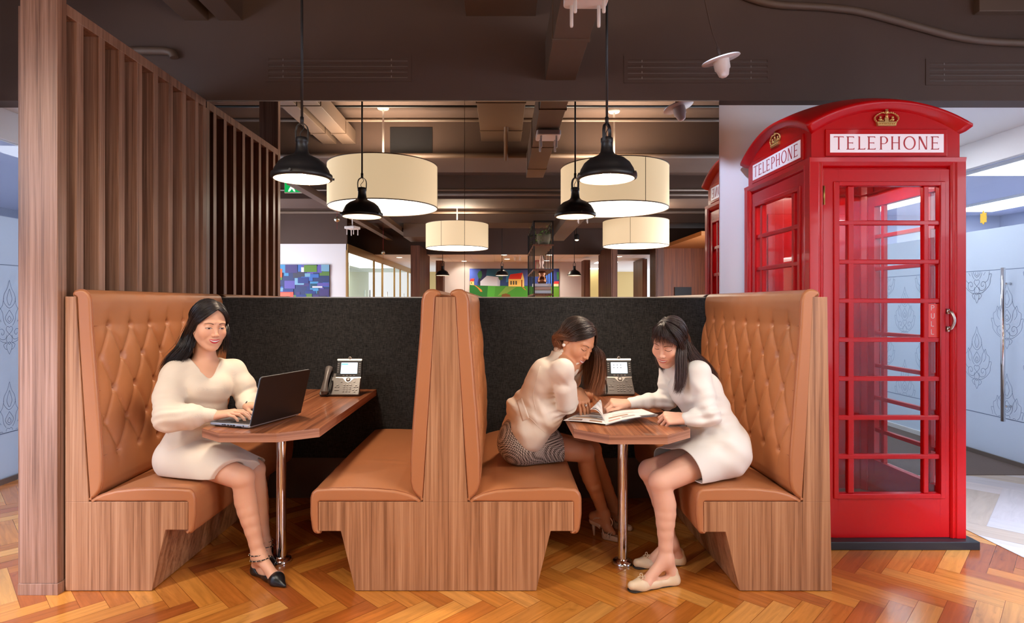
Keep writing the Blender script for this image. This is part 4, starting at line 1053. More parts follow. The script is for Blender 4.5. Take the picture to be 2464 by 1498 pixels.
# shell pieces
b = MB(); b.box(-5.6, -3.19, -4.24, -4.18, 0, 2.53); struct('wall_rear_left', b, W['white'])
b = MB(); b.box(-5.6, -3.19, -4.24, -4.18, 2.53, 3.5); struct('wall_rear_left_upper', b, W['brown'])
b = MB(); b.box(-5.6, 5.2, -6.70, -6.58, 2.52, 3.5); struct('wall_bulkhead', b, W['brown'])
b = MB(); b.box(-3.22, 5.2, -14.5, -6.7, 2.52, 2.60); struct('ceiling_rear', b, W['white'])
b = MB()
for i in range(12): b.box(-3.2+i*.6, -3.192+i*.6, -10.6, -6.7, 2.5185, 2.521)
for i in range(7): b.box(-3.2, 2.6, -10.6+i*.6, -10.592+i*.6, 2.5185, 2.521)
struct('trim_4', b, W['steel'])
b = MB(); b.box(-1.75, 2.42, -9.28, -9.2, 0, 2.52); struct('wall_rear', b, mat('grey_white_wall', hexc(206, 196, 194), rough=.6))
b = MB(); b.box(-3.3, 5.2, -14.6, -14.5, 0, 2.6); b.box(2.6, 2.7, -14.5, -10.2, 0, 2.6) if False else None; struct('wall_rear_far', b, mat('cream_wall', hexc(226, 200, 140), rough=.7))
b = MB(); b.box(3.75, 5.2, -5.75, -5.66, 0, 2.58); struct('wall_rear_right', b, W['warmwood'])
b = MB(); b.box(3.75, 5.2, -5.66, -3.1, 2.58, 2.66); struct('ceiling_soffit', b, mat('orange_soffit', hexc(196, 130, 72), rough=.6))
b = MB(); b.box(-3.21, -3.17, -4.18, -14.5, 2.36, 2.53)
for D in (12.02, 14.53, 15.56, 17.3, 18.3, 19.8): b.box(-3.21, -3.17, 2*WALL-D-.035, 2*WALL-D+.035, 0, 2.4)
W['bronze'] = mat('bronze_frame', hexc(176, 138, 84), rough=.4, metal=.5)
wn = thing('window_3', None, None, (-3.19, -4.2, 0)); wn['kind'] = 'structure'
b.build('window_frame', W['bronze'], wn)
b = MB(); b.box(-3.192, -3.188, -14.5, -4.2, 0, 2.36); b.build('pane', W['glass'], wn)
b = MB()
for D in (13.8, 15.9, 18.6): b.tube([(-3.13, 2*WALL-D, .9), (-3.13, 2*WALL-D, 1.62)], .016, 10)
b.build('bar_handle', W['steel'], wn)
b = MB(); b.box(-5.2, -5.1, -14.5, -4.2, 0, 2.6); b.box(-5.1, -3.3, -14.5, -4.2, 2.50, 2.56); b.box(-5.1, -4.4, -9.0, -8.9, 0, 2.5); struct('wall_rear_office', b, mat('pale_green_wall', hexc(196, 208, 192), rough=.6))
for i, y in enumerate((-5.6, -7.6, -9.6, -11.6)):
    t = thing('ceiling_light', 'round ceiling light in the glass office reflected in the left mirror pane', 'ceiling light', (-4.2, y, 2.49), group='office downlights in the mirror')
    b = MB(); b.lathe([(0, 0), (.22, 0), (.24, .01)], n=24); b.build('diffuser', W['lightpanel'], t, local=True)
# downlights in the low rear ceiling
W['downl'] = emit('downlight_glow', (1, .82, .56, 1), 22.)
for i, (px, py) in enumerate(((961, 619), (1213, 613), (1220, 623), (1117, 628), (1322, 613), (1316, 627), (1490, 617), (1545, 640))):
    D = 1.22*F/(VY-py); q = M(px, py, D); DOWN.append((q.x, q.y))
    t = thing('ceiling_light', 'small round downlight in the low white ceiling, reflected in the mirror', 'ceiling light', (q.x, q.y, 2.518), group='rear ceiling downlights')
    b = MB(); b.lathe([(0, 0), (.07, 0)], n=20); b.build('diffuser', W['downl'], t, local=True)
    b = MB(); b.lathe([(.07, 0), (.085, -.003), (.088, .002)], n=24); b.build('frame', W['whitep'], t, local=True)
def column(px0, px1, D, zt_, slat_side, depth, lb, m='farwood'):
    x0, x1 = PX(px0, D), PX(px1, D); y = 2*WALL-D
    t = thing('slatted_column', lb, 'column', ((x0+x1)/2, y, 0), group='slatted walnut columns')
    b = MB(); b.box(x0+.03, x1-.03, y-depth, y, 0, zt_); b.build('core', W[m], t)
    b = MB(); n = int(depth/.05)
    for i in range(n):
        xx = (x1-.03, x1) if slat_side > 0 else (x0, x0+.03)
        b.box(xx[0], xx[1], y-.01-i*.05-.026, y-.01-i*.05, 0, zt_)
    b.build('slat_facing', W[m], t)
column(985, 1010, 13.2, 2.62, 1, 1.9, 'slatted walnut column reflected left of the mirror seam')
column(1046, 1066, 15.4, 2.44, 1, .5, 'plain brown column reflected behind the far left pendant')
column(1405, 1423, 15.2, 2.44, -1, .5, 'narrow brown column reflected right of the grey rear wall')
column(1471, 1489, 13.0, 2.60, -1, 1.75, 'broad slatted walnut column reflected under the far drum lamp')
column(1546, 1560, 15.6, 2.50, -1, 1.1, 'slatted walnut column reflected inside the bright opening')
column(1578, 1600, 13.3, 2.58, -1, .6, 'dark slatted column reflected beside the orange veneer wall')
b = MB(); b.box(2.7, 3.6, -12.6, -12.5, 0, 2.5); b.box(2.70, 2.74, -12.5, -7.2, 0, 2.4) if False else None
struct('wall_rear_passage', b, mat('yellow_wall', hexc(236, 206, 130), rough=.7))
b = MB(); b.box(PX(1500, 19), PX(1508, 19), 2*WALL-19.05, 2*WALL-19, 0, 2.1)
for z0, z1 in ((.78, .86), (1.05, 1.08), (1.36, 1.40)): pass
b = MB(); x0, x1, y = PX(1622, 13.5), PX(1662, 13.5), -5.655
b.box(x0, x1, y, y+.03, 1.25, 1.68); tag(b.build('wall_niche', W['blackp'], loc=((x0+x1)/2, y, 1.25)), 'black wall niche in the orange veneer wall reflected by the telephone box', 'niche')
# paintings: flat colour areas on canvas
def painting(lb, x0, x1, z0, z1, y, shapes, frame, fcol):
    t = thing('painting', lb, 'painting', ((x0+x1)/2, y, z0))
    b = MB(); b.box(x0, x1, y, y+.03, z0, z1); b.build('canvas', mat('canvas_edge', fcol, rough=.7), t)
    mats = []; b = MB(); idx = {}
    for k, (c, poly) in enumerate(shapes):
        if c not in idx: idx[c] = len(mats); mats.append(mat('paint', hexc(*c), rough=.55))
        b.add([(x0+(x1-x0)*u, y+.0305+.0002*k, z0+(z1-z0)*v) for u, v in poly], [tuple(range(len(poly)))], idx[c])
    b.build('painted_surface', mats, t, clean=False)
    return t
rg = random.Random(11); sh = [((44, 60, 110), [(0, 0), (1, 0), (1, 1), (0, 1)])]
pal = [(60, 110, 190), (72, 150, 200), (40, 60, 130), (96, 86, 170), (30, 80, 110), (90, 130, 60), (60, 64, 84), (120, 170, 200), (70, 60, 120)]
for i in range(70):
    u, v = rg.random(), rg.uniform(.2, 1); w_, h_ = rg.uniform(.06, .22), rg.uniform(.05, .16); c = rg.choice(pal); u = min(u, 1-w_); v = min(v, 1-h_)
    sh.append((c, [(u, v), (u+w_, v), (u+w_, v+h_), (u, v+h_)]))
for c, q in (((226, 88, 70), (.0, .08, .36, .48)), ((236, 108, 84), (.04, .3, .3, .46)), ((210, 60, 70), (.1, .15, .3, .4)), ((240, 100, 50), (.02, .76, .16, .92)), ((236, 216, 90), (.05, .52, .12, .62)), ((30, 120, 130), (.0, .5, .06, .7)), ((220, 226, 232), (.36, .02, .44, .3)), ((40, 150, 130), (.45, .0, .62, .14)), ((230, 205, 110), (.62, .0, .72, .18)), ((200, 190, 150), (.72, .0, .84, .12)), ((210, 220, 230), (.80, .12, .96, .24)), ((120, 90, 40), (.85, .0, .98, .14)), ((230, 226, 224), (.50, .86, .66, .95)), ((96, 140, 50), (.55, .86, .78, .99)), ((225, 225, 235), (.70, .56, .88, .59))):
    sh.append((c, [(q[0], q[1]), (q[2], q[1]), (q[2], q[3]), (q[0], q[3])]))
# the mirror turns it round: flip u
sh = [(c, [(u, v) for u, v in p]) for c, p in sh]
painting('abstract painting of blue and red blocks on the white wall, reflected beside the slatted screen', PX(655, 11.9), PX(790, 11.9), 1.02, 2.10, -4.179, sh, 0, hexc(40, 50, 60))
px_ = lambda a: (a-1130)/(1345-1130)
def S(*p): return [((a-77)/(918-77), 1-(b_-337)/(337*1.0)) for a, b_ in p]
sh = [((24, 60, 120), [(0, 0), (1, 0), (1, 1), (0, 1)]),
      ((60, 84, 170), S((77, 337), (180, 345), (150, 500), (77, 500))), ((30, 34, 84), S((180, 345), (260, 345), (230, 480), (150, 480))), ((20, 96, 130), S((240, 345), (420, 345), (380, 440), (230, 420))),
      ((36, 120, 180), S((420, 350), (560, 350), (560, 420), (420, 470))), ((80, 100, 180), S((560, 350), (640, 350), (640, 500), (560, 500))), ((40, 50, 120), S((700, 350), (918, 350), (918, 500), (700, 500))), ((48, 96, 190), S((770, 380), (850, 360), (860, 500), (770, 500))),
      ((60, 140, 40), S((77, 498), (918, 510), (918, 700), (77, 700))), ((30, 110, 40), S((77, 498), (250, 503), (230, 700), (77, 700))), ((70, 160, 50), S((250, 503), (320, 505), (300, 700), (240, 700))), ((110, 150, 60), S((420, 510), (520, 512), (420, 580), (340, 600))), ((96, 150, 40), S((780, 520), (918, 520), (918, 700), (700, 700))), ((110, 70, 30), S((380, 585), (420, 575), (460, 590), (460, 700), (360, 700))),
      ((40, 100, 60), S((165, 360), (190, 360), (195, 400), (180, 440), (160, 430), (150, 390))), ((30, 26, 40), S((170, 430), (178, 430), (178, 500), (170, 500))),
      ((200, 204, 222), S((178, 460), (240, 405), (350, 418), (364, 445), (362, 505), (178, 500))), ((176, 182, 208), S((340, 418), (364, 445), (362, 505), (340, 503))), ((50, 96, 50), S((345, 420), (390, 415), (385, 445), (360, 450))),
      ((246, 206, 110), S((443, 435), (560, 435), (560, 510), (443, 508))), ((250, 216, 130), S((560, 440), (576, 377), (590, 440), (590, 512), (560, 510))), ((226, 50, 40), S((443, 437), (460, 392), (576, 376), (556, 437))), ((70, 70, 60), S((460, 455), (474, 455), (474, 492), (460, 492))), ((70, 70, 60), S((484, 455), (498, 455), (498, 492), (484, 492))), ((70, 70, 60), S((508, 455), (522, 455), (522, 492), (508, 492))), ((150, 80, 30), S((562, 445), (574, 445), (574, 510), (562, 510))),
      ((240, 210, 130), S((80, 460), (118, 458), (120, 496), (80, 494))), ((220, 50, 40), S((80, 460), (88, 434), (124, 432), (116, 460))), ((60, 60, 50), S((90, 468), (98, 468), (98, 482), (90, 482))), ((206, 130, 50), S((118, 496), (130, 496), (190, 540), (198, 560), (180, 560), (150, 520))), ((206, 130, 50), S((566, 512), (578, 512), (610, 545), (596, 540))),
      ((236, 210, 160), S((868, 484), (914, 484), (914, 508), (868, 508))), ((210, 50, 50), S((866, 484), (875, 460), (918, 460), (914, 484))), ((40, 110, 70), S((895, 370), (918, 370), (918, 440), (900, 450))), ((226, 226, 226), S((77, 700), (78, 700), (78, 701)))]
painting('wide painting of red-roofed houses on green hills, reflected in the right mirror pane', PX(1130, 17), PX(1345, 17), 1.30, 2.32, -9.199, sh, 0, hexc(40, 34, 40))
# black shelf tower
t = thing('shelf_tower', 'tall open black metal shelving unit reflected in front of the houses painting', 'shelf', (.76, -3.7, 0))
xs, ys_ = (.585, .925), (-2.70, -4.9)
for x in xs:
    for y in (ys_[0], ys_[1]):
        b = MB(); b.box(x-.014, x+.014, y-.014, y+.014, 0, 2.80); b.build('post', W['black'], t)
b = MB()
for x in xs:
    for y in (-3.25, -3.8, -4.35): b.box(x-.008, x+.008, y-.008, y+.008, 0, 2.8)
b.build('upright_rods', W['black'], t)
for z in (.45, .98, 1.48, 1.92, 2.37):
    b = MB(); b.box(.57, .94, -4.92, -2.68, z-.03, z); b.build('shelf', W['farwood'], t)
b = MB()
for x in xs: b.box(x-.014, x+.014, -4.9, -2.7, 2.77, 2.80)
for y in ys_: b.box(.585, .925, y-.014, y+.014, 2.77, 2.80)
b.build('top_frame', W['black'], t)
cols = [(206, 214, 226), (190, 160, 150), (210, 210, 216)]
for i in range(3):
    b = MB(); z = 1.481+i*.062; b.box(.60-.03*(i == 2), .90, -2.98, -2.70, z+.003, z+.057); bk = b.build('book', mat('book_cover', hexc(*cols[i]), rough=.5), loc=(.75, -2.84, z), bevel=.002)
    tag(bk, ('grey lowest book of the stack on the black shelf tower', 'pinkish middle book of the stack on the black shelf tower', 'pale top book of the stack on the black shelf tower')[i], 'book', 'stacked books on the shelf tower')
b = MB(); b.lathe([(0, 0), (.07, 0), (.09, .04), (.07, .10), (.05, .13), (.075, .18), (.06, .22), (0, .235)], (.74, -2.83, 1.669), 24); tag(b.build('copper_jug', mat('copper', hexc(150, 96, 70), rough=.25, metal=.9), loc=(.74, -2.83, 1.669)), 'copper jug on the stack of books in the shelf tower', 'jug')
b = MB(); b.lathe([(0, 0), (.035, 0), (.045, .03), (.03, .07), (.045, .12), (.04, .17), (.028, .22), (.03, .25), (0, .265)], (.73, -2.8, 1.921), 12); tag(b.build('figurine', mat('pale_copper', hexc(210, 170, 150), rough=.3, metal=.3, bump=.5, bscale=60), loc=(.73, -2.8, 1.921)), 'pale figurine standing on the middle shelf of the shelf tower', 'figurine')
fr = MB()
for q in ((.62, .70, 1.921, 1.94), (.62, .70, 2.08, 2.10), (.62, .635, 1.921, 2.10), (.69, .70, 1.921, 2.10)): fr.box(q[0], q[1], -2.95, -2.93, q[2], q[3])
tag(fr.build('photo_frame', mat('pink_frame', hexc(190, 90, 90), rough=.5), loc=(.66, -2.94, 1.921)), 'small pink frame standing behind the figurine in the shelf tower', 'frame')
t = thing('potted_plant', 'leafy green plant in a wicker basket on the top of the shelf tower', 'plant', (.77, -2.84, 2.371))
b = MB(); b.lathe([(0, 0), (.09, 0), (.125, .10), (.13, .20), (.115, .20), (.11, .10)], n=24); b.build('basket', mat('wicker', hexc(120, 110, 88), rough=.9, bump=.8, bscale=80), t, local=True)
b = MB(); rg = random.Random(3)
for i in range(170):
    a = rg.uniform(0, 2*PI); r = rg.uniform(.02, .20); z = .16+rg.uniform(-.15, .16)*(1 if r > .1 else .6); c = Vector((math.cos(a)*r-.06, math.sin(a)*r, z)); d = Vector((math.cos(a), math.sin(a), rg.uniform(-.8, .6))).normalized()*rg.uniform(.04, .075); n = d.cross(Vector((0, 0, 1))).normalized()*.012
    b.add([c, c+d*.5+n, c+d, c+d*.5-n], [(0, 1, 2, 3)])
b.build('foliage', mat('leaf_green', hexc(104, 150, 72), rough=.5), t, local=True, clean=False)
# track spot
q = M(1388, 577, 12.2)
t = thing('spotlight', 'small glowing spotlight on the dark ceiling above the far right pendant reflection', 'spotlight', tuple(q))
b = MB(); b.lathe([(.045, 0), (.05, .10), (.03, .12), (0, .12)], n=20); b.tube([(0, 0, .12), (0, 0, 3.48-q.z)], .012, 8); b.build('housing', W['black'], t, local=True)
b = MB(); b.ball((0, .0, .012), (.042, .042, .03), 16, 8); b.build('bulb', emit('track_bulb', (1, .72, .35, 1), 30.), t, local=True)
# exit sign
t = thing('exit_sign', 'green emergency exit sign with a white running figure and arrow, reflected behind the left pendant', 'exit sign', (-3.15, -1.18, 3.0))
b = MB(); b.box(-3.36, -2.97, -1.20, -1.17, 3.01, 3.175); b.build('housing', W['whitep'], t, bevel=.004)
b = MB(); b.box(-3.35, -2.98, -1.169, -1.167, 3.02, 3.165); b.build('face', emit('exit_green', hexc(20, 160, 80), .95), t)
b = MB(); Yp = (-1.1665, -1.1655)
b.prism([(-3.10, 3.135), (-3.03, 3.135), (-3.005, 3.095), (-3.03, 3.055), (-3.10, 3.055), (-3.07, 3.085), (-3.14, 3.085), (-3.14, 3.105), (-3.07, 3.105)], *Yp, 'XZ')
b.prism([(-3.30, 3.03), (-3.27, 3.03), (-3.24, 3.075), (-3.21, 3.03), (-3.185, 3.03), (-3.215, 3.095), (-3.185, 3.125), (-3.20, 3.135), (-3.25, 3.12), (-3.28, 3.075)], *Yp, 'XZ'); b.lathe([(0, Yp[0]), (.014, Yp[0]), (.014, Yp[1]), (0, Yp[1])], (-3.23, 0, 3.148), 16, axis='Y')
b.build('symbols', emit('exit_white', (1, 1, 1, 1), .95), t)
b = MB(); b.tube([(-3.25, -1.185, 3.17), (-3.25, -1.185, 3.48)], .006, 6); b.tube([(-3.08, -1.185, 3.17), (-3.08, -1.185, 3.48)], .006, 6); b.build('hanger', W['black'], t)
# glass balls on red cords
for px, py, D, lb in ((811, 527, 9.2, 'small glass ball on a red cord reflected beside the near drum lamp'), (922, 607, 12.5, 'small glass ball on a red cord reflected over the glass offices')):
    q = M(px, py, D); t = thing('glass_bauble', lb, 'glass ball', tuple(q), group='glass balls on red cords')
    b = MB(); b.ball((0, 0, 0), .045, 20, 14); b.build('ball', mat('mercury_glass', hexc(200, 196, 180), rough=.12, metal=.9), t, local=True)
    b = MB(); b.tube([(0, 0, .04), (0, 0, 3.48-q.z)], .003, 6); b.tube([(0, 0, -.04), (0, 0, -.16)], .003, 6); b.build('cord', mat('red_cord', hexc(150, 40, 40), rough=.7), t, local=True)
access_point(tuple(M(848, 551, 10.2)), .3, 'far white wireless router reflected over the abstract painting', 3.48)
access_point(tuple(M(1402, 519, 8.6)), .2, 'white wireless router half hidden behind the near right drum lamp in the mirror', 3.48)
access_point(tuple(M(1245, 617, 15.0)), .2, 'small white wireless router on the low rear ceiling reflected above the houses painting', 2.52)
# pipes and conduits below the slab
for i, (py, D, r, x0, x1, lb) in enumerate(((374, 6.85, .030, -5.6, 5.2, 'long horizontal pipe under the first ceiling beam, reflected across the mirror'), (456, 9.5, .022, -5.6, 5.2, 'thin horizontal pipe reflected behind the near drum lamps'), (467, 9.2, .028, -1.6, 5.2, 'shiny horizontal pipe reflected between the near drum lamps'), (510, 11.4, .03, -5.6, 5.2, 'lowest horizontal pipe reflected above the far drum lamps'), (288, 6.5, .022, -5.6, 5.2, 'conduit high on the slab reflected at the top of the mirror'), (256, 6.2, .013, -5.6, 2.5, 'thin black conduit at the top edge of the mirror'))):
    q = M(1207, py, D); b = MB(); b.tube([(x0, q.y, q.z), (x1, q.y, q.z)], r, 12)
    tag(b.build('pipe', W['black'] if py == 256 else W['brown2'], loc=(0, q.y, q.z)), lb, 'pipe', 'ceiling pipes in the mirror')
b = MB(); q = M(1207, 286, 6.5); b.tube([(.05, q.y+.6, 3.47), (.05, .95, 3.0)], .025, 10); tag(b.build('pipe', W['brown2'], loc=(.05, 1.5, 3.2)), 'short dropped pipe under the central duct reflected right of the seam', 'pipe')
b = MB(); b.tube([(.08, .7, 2.98), (.08, .7, 3.10)], .022, 10)
# dark recess box and hung unit
b = MB(); x0, x1 = PX(938, 6.92), PX(1040, 6.92); b.box(x0, x1, .872, .885, PZ(370, 6.92), PZ(305, 6.92)); fo = b.build('ceiling_vent', W['blackp'], loc=((x0+x1)/2, .88, 3.1)); tag(fo, 'dark square vent opening in the first ceiling beam reflected over the left drum lamp', 'air vent')
b = MB(); b.box(-2.1, -1.6, -5.6, -4.6, 2.72, 3.02); tag(b.build('ceiling_unit', W['brown2'], loc=(-1.85, -5, 2.72), bevel=.01), 'brown ceiling air unit reflected above the slatted column', 'air unit')
for x, lb in ((-2.78, 'long light trunking nearest the glass offices, reflected running away'), (-2.25, 'second long light trunking reflected running away to the slatted column')):
    b = MB(); b.box(x, x+.12, -6.4, .3, 2.84, 2.93); tag(b.build('light_trunking', W['brown2'], loc=(x, -3, 2.85)), lb, 'trunking')
b = MB(); b.box(1.05, 1.35, -4.8, -.9, 2.66, 2.95); tag(b.build('air_duct', W['brown2'], loc=(1.2, -2.8, 2.66), bevel=.004), 'second brown duct reflected left of the far right drum lamp', 'duct')

for x, y, lb in ((3.1, -9.5, 'lit square panel in the passage ceiling behind the slatted columns'), (3.1, -12.5, 'farthest lit square panel in the passage ceiling')):
    t = thing('ceiling_light', lb, 'ceiling light', (x, y, 2.515), group='rear ceiling panels')  # panels added to brighten the rear passage seen in the mirror
    b = MB(); b.box(x-.3, x+.3, y-.3, y+.3, 2.512, 2.519); b.build('diffuser', W['lightpanel'], t)
# added fill spotlights above the viewer, kept outside the mirror's view
for i, (x, y, tx) in enumerate(((-3.0, .45, -1.2), (-3.25, .2, -.3), (2.95, .45, -.1), (3.1, .2, .6))):
    z = 2.97; t = thing('track_spotlight', 'black track spotlight on the ceiling above the viewer, aimed at the booths', 'spotlight', (x, y, z), group='ceiling track spotlights')
    d = (Vector((tx, 2.8, .7))-Vector((x, y, z))).normalized(); q = d.to_track_quat('-Z', 'Y').to_matrix().to_4x4()
    b = MB(); b.lathe([(.045, -.02), (.05, .0), (.05, .14), (.03, .16), (0, .16)], n=24); b.xf(q); b.build('housing', W['black'], t, local=True)
    b = MB(); b.lathe([(0, -.01), (.043, -.01)], n=24, smooth=False); b.xf(q); b.build('bulb', emit('track_lens', (1, .86, .7, 1), 12.), t, local=True)
    b = MB(); b.tube([(0, 0, .03), (0, 0, .11)], .010, 8); b.build('stem', W['black'], t, local=True)
    SPOTS.append(((x, y, z), d))

COOLS = []  # cool spotlights added to brighten the floor corners and the white wall
for (x, y), tgt, pw, an, lb in (((-2.85, .5), (-2.85, 2.9, 0), 600, 48, 'cool white ceiling spotlight by the left glass wall, aimed at the slatted screen'), ((3.4, .6), (3.1, 2.5, 0), 760, 40, 'cool white ceiling spotlight by the right glass wall, aimed at the marble floor'), ((.9, 2.6), (1.60, 4.0, 1.75), 95, 34, 'cool white ceiling spotlight aimed at the white wall by the telephone box')):
    z = 2.97 if y < 1 else 3.37; t = thing('track_spotlight', lb, 'spotlight', (x, y, z))
    d = (Vector(tgt)-Vector((x, y, z))).normalized(); q = d.to_track_quat('-Z', 'Y').to_matrix().to_4x4()
    b = MB(); b.lathe([(.045, -.02), (.05, .0), (.05, .14), (.03, .16), (0, .16)], n=24); b.xf(q); b.build('housing', W['black'], t, local=True)
    b = MB(); b.lathe([(0, -.01), (.043, -.01)], n=24, smooth=False); b.xf(q); b.build('bulb', W['coollamp'], t, local=True)
    b = MB(); b.tube([(0, 0, .03), (0, 0, .11)], .010, 8); b.build('stem', W['black'], t, local=True)
    COOLS.append(((x, y, z), d, pw, an))
# ================================================================ implicit surfaces for the people
class Fld:
    # a list of soft shapes; evaluated on a grid and turned into one skin with surface nets
    def __init__(s): s.ops = []
    def rc(s, a, b, ra, rb=None, k=.02, mode='u'):
        rb = ra if rb is None else rb; a = np.array(a, float); b = np.array(b, float); R = max(ra, rb)
        s.ops.append((mode, ('rc', a, b, ra, rb), np.minimum(a, b)-R, np.maximum(a, b)+R, k)); return s
    def chain(s, pts, rs, k=.02):
        for i in range(len(pts)-1): s.rc(pts[i], pts[i+1], rs[i], rs[i+1], k)
        return s
    def el(s, c, r, rot=None, k=.02, mode='u'):
        c = np.array(c, float); r = np.array(r, float); R = max(r); m = np.eye(3) if rot is None else np.array(rot)
        s.ops.append((mode, ('el', c, r, m), c-R, c+R, k)); return s
    def cut(s, p, n, k=.004): s.ops.append(('c', ('pl', np.array(p, float), np.array(n, float)/np.linalg.norm(n)), None, None, k)); return s
    def disp(s, fn): s.ops.append(('d', fn, None, None, 0)); return s
    def bounds(s):
        lo = np.min([o[2] for o in s.ops if o[0] == 'u'], 0); hi = np.max([o[3] for o in s.ops if o[0] == 'u'], 0); return lo, hi
    def ev(s, xs, ys, zs, h):
        F_ = np.full((len(xs), len(ys), len(zs)), .06, np.float32)
        for mode, sh, lo, hi, k in s.ops:
            if lo is None:
                X, Y, Z = xs[:, None, None], ys[None, :, None], zs[None, None, :]
                if mode == 'c':
                    p, n = sh[1], sh[2]; d = ((X-p[0])*n[0]+(Y-p[1])*n[1]+(Z-p[2])*n[2]).astype(np.float32)
                    q = np.maximum(k-np.abs(F_-d), 0)/k; F_ = np.maximum(F_, d)+q*q*k*.25
                else:
                    m = np.abs(F_) < .03
                    ii = np.argwhere(m)
                    if len(ii): F_[m] += sh(xs[ii[:, 0]], ys[ii[:, 1]], zs[ii[:, 2]]).astype(np.float32)
                continue
            pad = k+3*h
            sl = []
            for ax, q0, q1 in ((xs, lo[0], hi[0]), (ys, lo[1], hi[1]), (zs, lo[2], hi[2])):
                sl.append(slice(int(np.searchsorted(ax, q0-pad)), int(np.searchsorted(ax, q1+pad))))
            if any(a.start >= a.stop for a in sl): continue
            X = xs[sl[0]][:, None, None]; Y = ys[sl[1]][None, :, None]; Z = zs[sl[2]][None, None, :]
            if sh[0] == 'rc':
                _, a, b, ra, rb = sh; ba = b-a; L2 = max(ba @ ba, 1e-12)
                t = np.clip(((X-a[0])*ba[0]+(Y-a[1])*ba[1]+(Z-a[2])*ba[2])/L2, 0, 1)
                d = np.sqrt((X-a[0]-t*ba[0])**2+(Y-a[1]-t*ba[1])**2+(Z-a[2]-t*ba[2])**2)-(ra+(rb-ra)*t)
            else:
                _, c, r, m = sh; dx, dy, dz = X-c[0], Y-c[1], Z-c[2]
                u = dx*m[0, 0]+dy*m[1, 0]+dz*m[2, 0]; v = dx*m[0, 1]+dy*m[1, 1]+dz*m[2, 1]; w = dx*m[0, 2]+dy*m[1, 2]+dz*m[2, 2]
                k0 = np.sqrt((u/r[0])**2+(v/r[1])**2+(w/r[2])**2); k1 = np.sqrt((u/r[0]**2)**2+(v/r[1]**2)**2+(w/r[2]**2)**2)+1e-9
                d = k0*(k0-1)/k1
            d = d.astype(np.float32); f = F_[tuple(sl)]
            if mode == 'u':
                q = np.maximum(k-np.abs(f-d), 0)/k; F_[tuple(sl)] = np.minimum(f, d)-q*q*k*.25
            else:
                d = -d; q = np.maximum(k-np.abs(f-d), 0)/k; F_[tuple(sl)] = np.maximum(f, d)+q*q*k*.25
        return F_
    def mesh(s, h, lo=None, hi=None):
        if lo is None: lo, hi = s.bounds(); lo = lo-.03; hi = hi+.03
        xs, ys, zs = (np.arange(lo[i], hi[i]+h, h) for i in range(3))
        F_ = s.ev(xs, ys, zs, h)
        for ax in range(3):   # close the shape at the sides of the box
            pass
        return nets(F_, xs, ys, zs)
def nets(F_, xs, ys, zs):
    S = F_ < 0
    c = np.zeros(tuple(n-1 for n in S.shape), np.int8)
    for i in (0, 1):
        for j in (0, 1):
            for k in (0, 1): c += S[i:S.shape[0]-1+i, j:S.shape[1]-1+j, k:S.shape[2]-1+k]
    act = (c > 0) & (c < 8); idx = np.argwhere(act); ids = np.full(c.shape, -1, np.int32); ids[act] = np.arange(len(idx))
    V = {}
    for i in (0, 1):
        for j in (0, 1):
            for k in (0, 1): V[i, j, k] = F_[idx[:, 0]+i, idx[:, 1]+j, idx[:, 2]+k]
    acc = np.zeros((len(idx), 3)); cnt = np.zeros(len(idx))
    cs = list(V)
    for a in cs:
        for ax in range(3):
            if a[ax] == 1: continue
            b = list(a); b[ax] = 1; b = tuple(b)
            va, vb = V[a], V[b]; m = (va < 0) != (vb < 0)
            t = np.where(m, va/np.where(m, va-vb, 1), 0)
            pos = np.tile(np.array(a, float), (len(idx), 1)); pos[:, ax] += t
            acc += pos*m[:, None]; cnt += m
    P_ = idx+acc/cnt[:, None]
    h = xs[1]-xs[0]; P_ = P_*h+np.array([xs[0], ys[0], zs[0]])
    Q = []
    nx, ny, nz = S.shape
    for ax in range(3):
        sl0 = [slice(None)]*3; sl1 = [slice(None)]*3; sl0[ax] = slice(0, -1); sl1[ax] = slice(1, None)
        e = S[tuple(sl0)] != S[tuple(sl1)]
        o = [a for a in range(3) if a != ax]
        E = np.argwhere(e); ok = (E[:, o[0]] > 0) & (E[:, o[1]] > 0) & (E[:, o[0]] < S.shape[o[0]]-1) & (E[:, o[1]] < S.shape[o[1]]-1); E = E[ok]
        if not len(E): continue
        q = []
        for d0, d1 in ((-1, -1), (0, -1), (0, 0), (-1, 0)):
            G = E.copy(); G[:, o[0]] += d0; G[:, o[1]] += d1; q.append(ids[G[:, 0], G[:, 1], G[:, 2]])
        q = np.stack(q, 1); inside = S[E[:, 0], E[:, 1], E[:, 2]]
        flip = inside if ax != 1 else ~inside
        q[~flip] = q[~flip][:, ::-1]; Q.append(q)
    return P_, np.concatenate(Q)
def smoothverts(V_, Q, it=1, lam=.5):
    for _ in range(it):
        acc = np.zeros_like(V_); cnt = np.zeros(len(V_))
        for a, b in ((0, 1), (1, 2), (2, 3), (3, 0)):
            np.add.at(acc, Q[:, a], V_[Q[:, b]]); np.add.at(acc, Q[:, b], V_[Q[:, a]]); np.add.at(cnt, Q[:, a], 1); np.add.at(cnt, Q[:, b], 1)
        V_ = V_+lam*(acc/np.maximum(cnt, 1)[:, None]-V_)
    return V_
